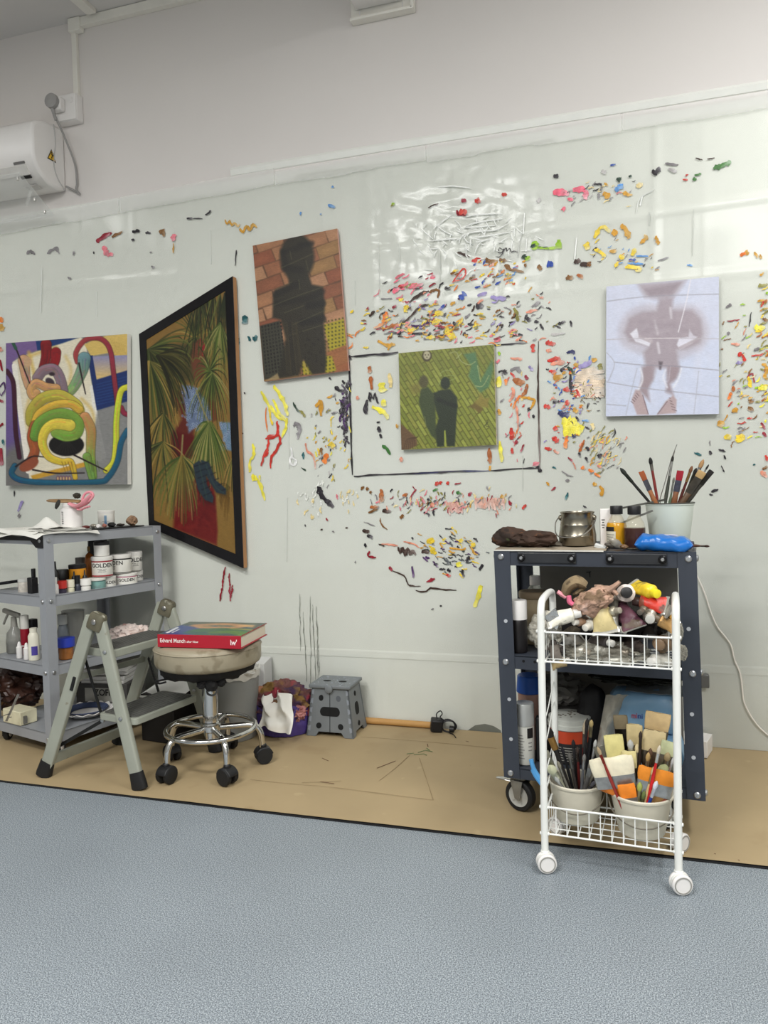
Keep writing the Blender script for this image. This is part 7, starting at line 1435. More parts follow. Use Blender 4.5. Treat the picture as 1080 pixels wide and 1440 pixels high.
# --- middle shelf
ZM = .5105
def on_m(px, b, dz=0.): return fp(fa(px, b, .55), b, ZM+dz)
p = on_m(729, .055); turned('spray_can', 'black spray can with a white cap on the middle shelf of the dark trolley', 'spray can', p, [('can', [(.0, 0), (.027, 0), (.028, .003), (.028, .096), (.025, .103)], mat('black_can', (28, 25, 26), .35, var=.1, stains=(((84, 76, 70), 50., .68, .7),))), ('cap', [(.0275, .103), (.0275, .160), (.026, .163), (0, .163)], WPL)])
p = on_m(752, .20); turned('wide_jar', 'wide brown lidded jar on the middle shelf behind the spray can', 'jar', p, [('pot', [(.0, 0), (.044, 0), (.046, .004), (.046, .152)], mat('cloudy_brown_jar', (146, 132, 106), .4, var=.2, vs=16)), ('brown_lid', [(.050, .150), (.052, .153), (.052, .168), (.048, .172), (0, .172)], mat('brown_lid_mat', (120, 104, 82), .5, var=.1))])
p = on_m(753, .27); turned('clear_bottle', 'clear bottle with a white cap behind the brown lidded jar', 'bottle', p, [('bottle_glass', [(.026, 0), (.028, .004), (.028, .165), (.016, .182)], mat('hazy_glass', (190, 192, 182), .1, alpha=.55, var=.05)), ('cap', [(.018, .182), (.018, .212), (.016, .214), (0, .214)], WPL)])
PLB = mat('crinkled_clear_plastic', (196, 192, 178), .16, var=.25, vs=20, alpha=.78, stains=(((120, 86, 56), 16., .60, .7), ((90, 84, 74), 12., .62, .6)), bump=.5, bs=50)
p = on_m(768, .10, .056); tag(MB().blob(p, (.055, .055, .056), 71, .22, 3.0, 5, flat=.05).build('plastic_bag', PLB), 'crinkled stained plastic bag on the middle shelf beside the spray can', 'bag')

# --- bottom shelf
ZBt = .1565
def on_b(px, b, dz=0.): return fp(fa(px, b, .25), b, ZBt+dz)
p = on_b(737, .055); t, o = turned('spray_can', 'white and grey spray can on the bottom shelf of the dark trolley', 'spray can', p, [('can', [(.0, 0), (.0285, 0), (.0295, .003), (.0295, .118), (.026, .126)], mat('pale_can', (196, 196, 188), .35, var=.06)), ('cap', [(.030, .122), (.030, .188), (.0285, .191), (0, .191)], mat('silver_grey_cap', (184, 186, 184), .3, metal=.3))])
a_ = facing(p); mb = MB(); mb.add(*[(lambda P, F: (P, F))(*lab_patch(0, 0, 0, 0, 1))][0]) if False else None
def can_patch(mb, p, a0, a1, z0, z1, r):
    n = 8; mb.add([(p.x+r*math.cos(a0+(a1-a0)*i/n), p.y+r*math.sin(a0+(a1-a0)*i/n), p.z+z) for i in range(n+1) for z in (z0, z1)], [(2*i, 2*i+2, 2*i+3, 2*i+1) for i in range(n)])
mb = MB(); can_patch(mb, p, a_+.25, a_+1.0, .085, .117, .0297); mb.build('dark_label_block', INK, o[0], smooth=False)
mb = MB()
for k in range(9): can_patch(mb, p, a_-.9, a_-.05-.1*(k % 3), .020+.009*k, .0225+.009*k, .0297)
for k in range(3): can_patch(mb, p, a_+.35, a_+.8, .045+.012*k, .048+.012*k, .0297)
mb.build('can_print', MATS['grey_ink'], o[0], smooth=False)
p = on_b(744, .20); turned('lidded_pot', 'pinkish pot with a tall blue lid behind the white spray can', 'pot', p, [('pot', [(.0, 0), (.036, 0), (.038, .004), (.038, .190)], mat('dusty_pink_pot', (164, 130, 118), .5, var=.1)), ('blue_lid', [(.040, .185), (.043, .188), (.039, .240), (.036, .243), (0, .243)], mat('deep_blue_lid', (24, 76, 160), .4))])
p = on_b(756, .09); mb = MB(); mb.box((p.x, p.y, p.z+.07), (.016, .03, .14)); tag(mb.build('black_bottle', DARKP, bevel=.004), 'slim black bottle squeezed between the white spray can and the cart post', 'bottle')
p = on_b(800, .13); t, o = turned('paint_tub', 'wide tub with a grey lid and an orange-red label on the bottom shelf', 'tub', p, [('tub_body', [(.0, 0), (.058, 0), (.060, .004), (.064, .108)], mat('dark_tub', (46, 44, 44), .5, stains=(((140, 138, 132), 40., .66, .7),))), ('lid', [(.066, .106), (.069, .109), (.069, .122), (.066, .124), (.066, .138), (.060, .142), (.0, .140)], mat('grey_white_lid', (196, 198, 190), .45, var=.06)), ('orange_label', [(.0632, .066), (.0650, .105)], mat('orange_red_label', (196, 70, 38), .45))], n=40)
mb = MB()
for k in range(6): can_patch(mb, p, facing(p)-.7, facing(p)+.3+.08*(k % 3), .012+.008*k, .0145+.008*k, .0632)
mb.build('tub_print', mat('pale_ink', (150, 148, 140), .6), o[0], smooth=False)
mb = MB()
for k in range(22):
    q_ = random.uniform(0, 2*PI); r_ = random.uniform(.0, .05); mb.blob((p.x+r_*math.cos(q_), p.y+r_*math.sin(q_), p.z+.1415), (.004, .003, .0012), k, .3, 2, 2)
sp_ = mb.build('lid_specks', mat('lid_speck', (110, 104, 94), .7), o[1]); sp_['kind'] = 'stuff'
p = on_b(790, .24, .19); tag(MB().blob(p, (.075, .05, .05), 81, .25, 2., 4, ridge=True).build('speckled_cloth', mat('speckled_dark_cloth', (92, 90, 86), .8, var=.2, vs=30, stains=(((40, 38, 36), 24., .58, .8),))), 'dark speckled cloth bundled behind the wide tub', 'cloth')
p = on_b(790, .24, .07); tag(MB().box(p, (.14, .10, .138), rotz(FA_).to_3x3()).build('dark_carton', mat('dark_carton_grey', (60, 58, 56), .7), bevel=.003), 'dark carton under the speckled cloth on the bottom shelf', 'carton')
p = on_b(835, .17, .12); tag(MB().blob(p, (.052, .035, .112), 83, .10, 1.6, 4, flat=.110).build('black_bag', mat('black_bin_bag', (24, 23, 25), .6, bump=.4, bs=30, var=.15)), 'peaked black plastic bag in the middle of the bottom shelf', 'bag')
p = on_b(860, .10, .085); mb = MB()
def f(u, v):
    x, y = (857-838)*u+838+14*v, 1055-78*v; q_ = tpx(x+26*u*v, y, -.70-.03*math.sin(u*5)); return q_+Vector((0, .012*mnoise.noise(Vector((u*6, v*6, 2))), 0))
tag(mb.grid(f, 16, 24, .0008).build('clear_bag', PLB), 'strip of clear crinkled plastic hanging beside the light blue pack', 'plastic')
LBW = mat('light_blue_wrapper', (140, 182, 216), .28, var=.12, vs=8, bump=.3, bs=22, stains=(((196, 216, 230), 6., .60, .6), ((90, 140, 190), 7., .64, .5)))
def pillow(name, label, a0, a1, b0, b1, z0, z1, m, seed):
    t = thing(name, label, 'wipes pack', fp((a0+a1)/2, (b0+b1)/2, z0))
    def f(u, v):
        w_ = 2*PI*v; e = min(u, 1-u); k = min(1, e/.12)**.5; n_ = mnoise.noise(Vector((u*6+seed, math.cos(w_)*1.6, math.sin(w_)*1.6)))
        b = (b0+b1)/2+(b1-b0)/2*math.copysign(abs(math.cos(w_))**.55, math.cos(w_))*(1+.06*n_); z = (z0+z1)/2+((z1-z0)/2)*(.15+.85*k)*math.copysign(abs(math.sin(w_))**.6, math.sin(w_))*(1+.10*n_)
        return fp(a0+(a1-a0)*u, b, max(z0+.0005, z))
    MB().grid(f, 34, 34).build('wrapper', m, t); return t
aL, aR = fa(854, .12, .30), fa(968, .12, .30)
t = pillow('wipes_pack', 'lower light blue wipes pack lying flat on the bottom shelf', aL+.02, aR-.015, .08, .22, ZBt, ZBt+.110, LBW, 3)
t = pillow('wipes_pack', 'large light blue wipes pack stacked on top, with small red and blue print', aL, aR-.02, .085, .22, ZBt+.1125, ZBt+.235, LBW, 9)
mb = MB(); Mx = Matrix((Fx, Vector((0, .15, 1)).normalized(), -Fy)).transposed().to_4x4(); Mx.translation = fp(fa(888, .085, .33), .0765, ZBt+.165); text_flat(mb, 'mi', .022, Mx, .016); mb.build('red_print', mat('red_print_mat', (178, 50, 70), .5), t, smooth=False)
mb = MB(); Mx.translation = fp(fa(888, .085, .33)+.0175, .0765, ZBt+.165); text_flat(mb, 'ni', .022, Mx, .014); mb.build('blue_print', mat('blue_print_mat', (50, 70, 150), .5), t, smooth=False)
def f(u, v): return fp(aL+(aR-aL)*(.25+.7*u), .10+.12*v, ZBt+.240+.006*mnoise.noise(Vector((u*6, v*4, 5)))-.004*u)
MB().grid(f, 14, 8, .001).build('lifted_flap', mat('grey_flap', (150, 158, 164), .4), t)
mb = MB(); mb.blob(fp(fa(895, .2, .4), .20, ZBt+.262), (.13, .07, .020), 87, .3, 2.2, 4, ridge=True, flat=.016); tag(mb.build('dark_bundle', mat('dark_green_bundle', (44, 46, 40), .6, var=.3, vs=12, stains=(((84, 110, 60), 10., .66, .8),))), 'dark bundle lying on top of the light blue packs', 'bundle')
p = on_b(833, .31); mb = MB(); P = [fp(fa(x, .20, .33), b, z) for x, b, z in ((822, .22, .352), (848, .20, .405), (848, .24, .405))]
# small things by the wall behind the trolley
p = at(1, -.02, 991, 957); tag(MB().box((p.x, -.022, p.z), (.030, .03, .050)).build('wall_clip', mat('smoky_clip', (92, 92, 90), .3), bevel=.003), 'small dark plastic clip on the wall behind the right post of the trolley', 'clip')
p = at(2, .01, 996, 1049); mb = MB(); mb.box((p.x-.052, -.075, .040), (.10, .10, .062), rotz(-.3).to_3x3()); o = mb.build('white_carton', WPL, bevel=.002); tag(o, 'low white printed carton on the floor behind the right post', 'carton')

# ------------------------------------------------------------------ white wire cart in front
CW = mat('white_enamel', (232, 233, 228), .35, var=.03, vs=10, stains=(((170, 164, 148), 50., .74, .6),))
CWH = mat('yellowed_enamel', (226, 218, 192), .4, var=.06, vs=14)
QA = math.radians(-4.0); Qo = Vector((-.188, -1.068, 0)); Qx = Vector((math.cos(QA), math.sin(QA), 0)); Qy = Vector((-math.sin(QA), math.cos(QA), 0)); QW, QD = .335, .215
def qp(a, b, z): return Qo+Qx*a+Qy*b+Vector((0, 0, z))
ct_ = thing('wire_cart', 'white wire basket cart on white castors crammed with paint tubes and brushes', 'cart', qp(QW/2, QD/2, 0))
for a, nm in ((0, 'left'), (QW, 'right')):
    pth = [qp(a, 0, .050)]+[qp(a, 0, z) for z in (.2, .4, .6, .690)]+smooth_path([qp(a, .0, .695), qp(a, .008, .714), qp(a, .030, .726), qp(a, QD/2, .730), qp(a, QD-.030, .726), qp(a, QD-.008, .714), qp(a, QD, .695)])+[qp(a, QD, z) for z in (.6, .4, .2, .050)]
    so_ = MB().tube(pth, .0098, 12).build('side_frame', CW, ct_)
    for z in (.647, .567, .172, .100):
        for b in (0, QD): MB().lathe([(.0040, -.0125), (.0048, -.011), (.0048, .011), (.0040, .0125)], n=10, M=frame(qp(a, b, z), Qx)).build('rivet', CW, so_)
    if nm == 'left':
        for z0, z1 in ((.395, .445), (.33, .385), (.25, .29), (.20, .235)):
            MB().tube(smooth_path([qp(a, .008, z0), qp(a+.003, .06, z0+.018), qp(a+.004, .14, z1+.005), qp(a, QD-.008, z1+.014)]), .0016, 6).build('side_wire', CW, so_)
def basket(z0, z1, name, nv=11):
    mb = MB(); a0, a1, b0, b1 = .004, QW-.004, .002, QD-.002
    for z, r in ((z1, .0027), (z0, .0025)):
        mb.tube([qp(a0, b0, z), qp(a1, b0, z)], r, 8); mb.tube([qp(a0, b1, z), qp(a1, b1, z)], r, 8); mb.tube([qp(a0+.004, b0, z), qp(a0+.004, b1, z)], r, 8); mb.tube([qp(a1-.004, b0, z), qp(a1-.004, b1, z)], r, 8)
    for k in range(nv):
        a = a0+.026+(a1-a0-.04)*k/(nv-1)
        mb.tube([qp(a, b0+.0016, z1), qp(a, b0+.0016, z0), qp(a, b1-.0016, z0), qp(a, b1-.0016, z1)], .0015, 6)
    for k in range(1, 6):
        b = b0+(b1-b0)*k/6; mb.tube([qp(a0+.004, b, z1), qp(a0+.004, b, z0), qp(a1-.004, b, z0), qp(a1-.004, b, z1)], .0015, 6)
    return mb.build(name, CW, ct_)
basket(.566, .645, 'upper_basket'); basket(.099, .172, 'lower_basket')
for a, b, yw in ((0, 0, .30), (QW, 0, .30), (0, QD, -.6), (QW, QD, .9)):
    c_ = qp(a, b, 0); M = Matrix.Translation((c_.x+.004, c_.y-.010, .0265 if b == 0 else .0335)) @ rotz(yw)
    zo = 0 if b == 0 else .007
    mb = MB(); mb.cyl((c_.x, c_.y, .040+zo), (c_.x, c_.y, .056), .0075); mb.lathe([(.0115, .048+zo), (.0115, .053), (.009, .055)], (c_.x, c_.y, 0), 16)
    vs = []; n = 14
    for yy in (-.0035, .0035):
        for j in range(n+1): q_ = math.radians(-10+200*j/n); vs.append(M @ Vector((.0255*math.cos(q_), yy, .0255*math.sin(q_))))
    mb.add(vs, [tuple(range(n, -1, -1)), tuple(range(n+1, 2*n+2))]+[(j, j+1, n+2+j, n+1+j) for j in range(n)]); ca = mb.build('caster', CW, ct_)
    for s_ in (-1, 1):
        MB().lathe([(.0, -.006), (.0235, -.006), (.0260, -.003), (.0260, .003), (.0235, .006), (.0, .006)], n=28, M=M @ Matrix.Translation((0, s_*.0098, 0)) @ Matrix.Rotation(PI/2, 4, 'X')).build('wheel', WPL, ca)
    MB().lathe([(.0215, -.0002), (.0215, .0008), (.0185, .0010), (.0185, -.0002)], n=28, M=M @ Matrix.Translation((0, -.0159, 0)) @ Matrix.Rotation(PI/2, 4, 'X'), caps=False).build('wheel_groove', mat('groove_grey', (150, 148, 142), .5), ca)

# --- buckets and brushes in the lower basket
BEI = mat('beige_bucket_plastic', (206, 200, 182), .45, var=.06, vs=8, stains=(((150, 138, 116), 20., .66, .5),))
def cart_bucket(px, b, r1, r0, h, label):
    c0 = at(1, qp(.15, b, 0).y, px, 1150); c_ = Vector((c0.x, c0.y, .1035)); t = thing('brush_bucket', label, 'bucket', c_)
    o = MB().lathe([(.0, 0), (r0-.002, 0), (r0, .003), (r1, h-.004), (r1+.004, h-.003), (r1+.0045, h+.002), (r1+.002, h+.005), (r1-.002, h+.003), (r0-.003, .005), (.0, .005)], c_, 48).build('bucket_body', BEI, t)
    mb = MB(); mb.tube(smooth_path([c_+Vector(((r1+.006)*math.cos(q_), (r1+.006)*math.sin(q_), h*.82-.045*math.sin(PI*k/8))) for k, q_ in enumerate(np.linspace(PI*1.02, PI*1.98, 9))]), .0020, 6); mb.build('wire_handle', mat('handle_wire_grey', (130, 124, 112), .4, metal=.5), t); return c_
BL_ = cart_bucket(811, .128, .073, .060, .102, 'left beige bucket of dark brushes in the bottom of the white cart'); BR2 = cart_bucket(902, .082, .079, .060, .105, 'right beige bucket packed with wide brushes in the bottom of the white cart')
yR, yL = BR2.y, BL_.y
RB = [ # tip px,py, rim px, kind, width, bristle len, bristle, ferrule, handle, ferrule len, dy, label
 (858, 1065, 872, 'flat', .108, .048, (226, 218, 192), (168, 168, 166), (214, 120, 34), .034, -.045, 'widest pale cream brush in front of the right cart bucket'),
 (862, 1034, 876, 'flat', .048, .062, (216, 206, 140), (96, 84, 66), (74, 50, 36), .045, .0, 'yellowish cream brush with a brown ferrule above the widest brush'),
 (884, 1056, 892, 'flat', .036, .045, (208, 196, 140), (96, 90, 76), (88, 62, 44), .040, -.015, 'narrow straw-coloured brush right of the widest brush'),
 (872, 1006, 884, 'flat', .036, .036, (112, 100, 76), (40, 36, 34), (46, 34, 28), .055, .035, 'dark brown-tipped upright brush at the back of the right bucket'),
 (892, 1019, 894, 'flat', .040, .055, (190, 172, 126), (110, 104, 92), (70, 54, 40), .040, .025, 'sand coloured brush standing behind the straw-coloured one'),
 (926, 1003, 908, 'flat', .062, .046, (186, 160, 116), (104, 98, 88), (92, 66, 46), .040, .035, 'tallest broad tan brush at the back right of the right bucket'),
 (921, 1028, 908, 'flat', .056, .055, (192, 174, 132), (110, 104, 92), (82, 60, 44), .035, .012, 'slanting beige brush in front of the tall tan brush'),
 (944, 1044, 922, 'flat', .046, .036, (178, 182, 142), (120, 118, 104), (96, 80, 56), .035, .0, 'pale greenish brush nearest the right cart post'),
 (936, 1075, 918, 'round', .026, .026, (156, 160, 116), (120, 118, 104), (86, 70, 50), .030, -.02, 'stubby olive-white brush below the pale greenish brush'),
 (846, 1049, 868, 'flat', .042, .034, (92, 90, 80), (140, 140, 136), (60, 52, 44), .036, .01, 'dark grey rounded brush at the left of the right bucket'),
 (925, 1082, 915, 'flat', .090, .036, (214, 130, 36), (176, 178, 178), (172, 134, 84), .034, -.05, 'wide orange-bristled brush with a silver band near the right cart post'),
 (880, 1103, 888, 'flat', .042, .036, (226, 128, 34), (178, 180, 182), (190, 150, 96), .036, -.062, 'small orange-bristled brush with a silver band in the right bucket')]
for px, py, rx, kd, w_, bl_, b_, f_, h_, fl_, dy, lb in RB:
    tip = tpx(px, py, yR+dy); rim = tpx(rx, 1136, yR+dy*.9); base = rootin(tip, rim, BR2, .050, BR2.z+.010); brush(lb, tip, base, kd, w_, bl_, b_, f_, h_, fl=fl_, group='brushes in the right cart bucket', thick=max(.010, w_*.16))
RS = [ # thin round ones: tip, rim, bristle, ferrule, handle, label, w
 (840, 1050, 872, (160, 140, 110), (150, 60, 50), (138, 44, 36), 'thin red-brown handle crossing in front of the widest brush', .008, -.065),
 (928, 1048, 909, (206, 196, 176), (206, 206, 204), (196, 30, 34), 'slim brush with a white ferrule and red handle in the right bucket', .008, -.066),
 (919, 1078, 904, (190, 170, 120), (170, 150, 110), (196, 168, 120), 'plain wooden stick left of the red handled brush', .006, -.060),
 (924, 1098, 910, (206, 210, 220), (210, 212, 220), (40, 66, 150), 'short white and blue handled brush beside the red one', .010, -.068),
 (901, 1028, 897, (48, 36, 30), (70, 60, 52), (46, 34, 28), 'slender dark stick brush in the middle of the right bucket', .008, -.01),
 (886, 1040, 893, (176, 176, 170), (186, 186, 184), (60, 40, 30), 'shiny rounded metal-headed tool in the right bucket', .014, -.005),
 (912, 1058, 903, (170, 140, 90), (150, 140, 120), (120, 84, 52), 'wooden handled brush leaning behind the orange-bristled brush', .010, -.02),
 (948, 1064, 922, (176, 176, 176), (184, 184, 184), (170, 170, 168), 'silver rod leaning furthest right in the right bucket', .006, -.03),
 (858, 1092, 870, (150, 100, 50), (170, 120, 60), (196, 116, 44), 'orange-brown handle at the left rim of the right bucket', .010, -.03),
 (900, 1100, 897, (150, 160, 80), (150, 150, 120), (160, 150, 90), 'paint-smeared yellow-green stick in the right bucket', .012, -.055),
 (938, 1122, 924, (120, 60, 40), (130, 90, 60), (150, 84, 52), 'short reddish wooden handle at the right rim of the right bucket', .009, -.05)]
RS += [(852, 1066, 872, (120, 96, 60), (140, 136, 120), (70, 48, 34), 'dark wooden handle rising behind the left half of the widest brush', .010, .0),
 (896, 1046, 898, (214, 196, 150), (150, 144, 130), (120, 90, 60), 'cream-tipped slim brush right of the shiny rounded tool', .012, .0),
 (915, 1052, 908, (84, 60, 44), (120, 110, 96), (60, 44, 34), 'umber brush between the two beige brushes and the red handle', .010, -.005),
 (940, 1058, 920, (150, 132, 96), (130, 124, 110), (96, 70, 46), 'small buff brush just under the pale greenish brush', .014, -.008),
 (906, 1112, 902, (96, 110, 60), (120, 120, 90), (90, 100, 70), 'short green-smeared stick low in the right bucket', .009, -.06)]
for px, py, rx, b_, f_, h_, lb, w_, dy in RS:
    tip = tpx(px, py, yR+dy); rim = tpx(rx, 1138, yR+dy*.95); brush(lb, tip, rootin(tip, rim, BR2, .052, BR2.z+.010), 'round', w_, .022, b_, f_, h_, fl=.026, group='brushes in the right cart bucket')
LBs = [(769, 1022, 806, 'round', .020, .030, (30, 26, 24), (170, 130, 74), (34, 30, 28), .036, -.02, 'black-tipped brush with a gold ferrule leaning left out of the left cart bucket'),
 (824, 1012, 818, 'round', .014, .040, (172, 158, 134), (112, 104, 98), (108, 26, 30), .040, .02, 'pale-tipped brush with a dark red handle standing in the left cart bucket'),
 (832, 1012, 822, 'round', .010, .020, (180, 160, 110), (150, 140, 110), (40, 40, 44), .030, .03, 'small straw-tipped brush right of the pale-tipped one in the left bucket'),
 (826, 1010, 817, 'round', .009, .024, (26, 22, 22), (60, 56, 56), (28, 26, 26), .030, .0, 'black pointed brush just behind the pale-tipped brush in the left bucket'),
 (767, 1056, 796, 'flat', .016, .02, (120, 118, 104), (124, 122, 108), (118, 116, 100), .03, -.035, 'flat grey-green palette stick at the left of the left bucket'),
 (772, 1076, 800, 'round', .022, .024, (206, 208, 176), (180, 182, 160), (150, 150, 130), .020, -.045, 'pale knobbed tool low on the left side of the left bucket'),
 (790, 1050, 808, 'round', .008, .018, (40, 38, 44), (60, 58, 60), (34, 34, 38), .024, .01, 'dark slim brush in the middle of the left bucket'),
 (800, 1058, 812, 'round', .010, .020, (90, 88, 84), (110, 110, 106), (54, 50, 48), .026, -.01, 'grey-tipped brush beside the dark slim one in the left bucket'),
 (812, 1050, 815, 'round', .008, .018, (60, 46, 40), (70, 60, 54), (96, 30, 28), .024, .02, 'maroon handled brush in the middle of the left bucket'),
 (822, 1060, 817, 'round', .009, .020, (110, 108, 104), (150, 150, 148), (90, 92, 96), .024, -.015, 'grey metal brush at the right of the left bucket'),
 (838, 1040, 824, 'round', .008, .020, (186, 186, 182), (190, 190, 188), (120, 120, 118), .03, .01, 'silver rod leaning right out of the left bucket'),
 (780, 1092, 798, 'round', .010, .018, (170, 172, 168), (180, 180, 178), (140, 140, 136), .024, -.055, 'short silver tool at the front of the left bucket'),
 (838, 1098, 822, 'round', .010, .020, (70, 70, 76), (90, 90, 96), (50, 52, 60), .024, -.03, 'dark handle resting on the right rim of the left bucket'),
 (790, 1112, 802, 'round', .016, .016, (206, 198, 160), (200, 190, 150), (176, 160, 116), .016, -.055, 'cream wooden stub at the front of the left bucket')]
LBs += [(776, 1040, 800, 'round', .009, .02, (60, 48, 40), (110, 90, 60), (40, 34, 32), .026, .015, 'brown-tipped brush behind the gold ferruled one in the left bucket'),
 (806, 1040, 812, 'round', .010, .024, (30, 28, 30), (80, 78, 80), (30, 28, 30), .028, .035, 'black upright brush at the back of the left bucket'),
 (832, 1072, 820, 'flat', .014, .018, (96, 92, 84), (130, 130, 128), (80, 78, 76), .026, -.02, 'small flat grey brush low on the right of the left bucket'),
 (784, 1070, 802, 'round', .009, .02, (140, 136, 120), (160, 158, 150), (110, 108, 100), .026, -.025, 'pale grey stick brush right of the knobbed tool'),
 (844, 1074, 826, 'round', .007, .016, (50, 46, 46), (90, 88, 86), (44, 40, 40), .02, .02, 'thin dark brush leaning furthest right in the left bucket')]
for px, py, rx, kd, w_, bl_, b_, f_, h_, fl_, dy, lb in LBs:
    tip = tpx(px, py, yL+dy); rim = tpx(rx, 1118, yL+dy*.9); brush(lb, tip, rootin(tip, rim, BL_, .050, BL_.z+.010), kd, w_, bl_, b_, f_, h_, fl=fl_, group='brushes in the left cart bucket')
sc_ = thing('blue_pliers', 'light blue handled tool hooked at the left of the lower cart basket', 'tool', tpx(760, 1090, yL-.03))
for (x0, y0, x1, y1, x2, y2) in ((747, 1068, 751, 1082, 764, 1102), (749, 1082, 754, 1092, 766, 1108)): MB().tube(smooth_path([tpx(x0, y0, yL-.03), tpx(x1, y1, yL-.03), tpx(x2, y2, yL-.03)]), .0065, 10).build('handle_grip', mat('sky_blue_grip', (86, 158, 216), .4), sc_)
MB().bar(tpx(764, 1102, yL-.03), tpx(776, 1124, yL-.01), .010, .005).build('metal_jaw', STEEL, sc_, bevel=.001)

# --- paint tubes and gloves piled in the upper basket
def ptube(label, cap_px, tail_px, y0, y1, r, col, capc=(30, 30, 30), foil=False, seed=0, group='paint tubes in the white cart', shoulder=(170, 168, 160), wide=1.5, dirt=(90, 78, 60)):
    """crumpled paint tube: round at the capped end, flattened at the crimped tail"""
    A_ = at(1, y0, *cap_px); B_ = at(1, y1, *tail_px); t = thing('paint_tube', label, 'paint tube', (A_+B_)/2, group); d = A_-B_; L_ = d.length
    M = frame(B_, d, Vector((0, -.75, .6))); n = 20; vs = []; fs = []; cap_l = min(.018, L_*.2); bl = L_-cap_l
    secs = [(0, wide, .08), (.02, wide, .09), (.10, wide*.97, .25), (.3, 1.2, .6), (.55, 1.08, .85), (.8, 1., .97), (.93, 1., 1.), (1., .45, .45)]
    for i, (z, a, b) in enumerate(secs):
        for j in range(n):
            w_ = 2*PI*j/n; q_ = 1+.13*mnoise.noise(Vector((math.cos(w_)*1.8+seed, math.sin(w_)*1.8, z*5))) if 1 < i < 7 else 1
            bend = .10*r*math.sin(z*4+seed); vs.append(M @ Vector((r*a*q_*math.cos(w_), r*b*q_*math.sin(w_)+bend, bl*z)))
    for i in range(len(secs)-1):
        for j in range(n): fs.append((i*n+j, i*n+(j+1) % n, (i+1)*n+(j+1) % n, (i+1)*n+j))
    fs.append(tuple(range(n-1, -1, -1))); fs.append(tuple(range((len(secs)-1)*n, len(secs)*n)))
    mb = MB(); mb.add(vs, fs); mb.build('tube_body', cmat('tube', col, rough=.38, metal=.55 if foil else 0., var=.2, vs=30, stains=((dirt, 26., .56, .75), ((50, 44, 38), 40., .60, .6)), bump=.4, bs=60), t, angle=60)
    b = .10*r*math.sin(4+seed)
    MB().sweep([(0, wide*r*1.02, .0022), (.009, wide*r*1.02, .0024), (.010, wide*r, .0018)], M @ Matrix.Translation((0, 0, -.001)), 16, .4).build('crimped_tail', mat('silver_crimp', (190, 188, 180), .3, metal=.7, var=.2, vs=40), t)
    MB().lathe([(r*.62, bl-.001), (r*.66, bl+.002), (r*.62, L_-.001), (r*.5, L_), (0, L_)], n=18, M=M @ Matrix.Translation((0, b, 0))).build('cap', cmat('tubecap', capc, rough=.4, var=.1), t); return t
yc = qp(.15, .10, 0).y; yf = qp(.15, .04, 0).y; yk = qp(.15, .17, 0).y
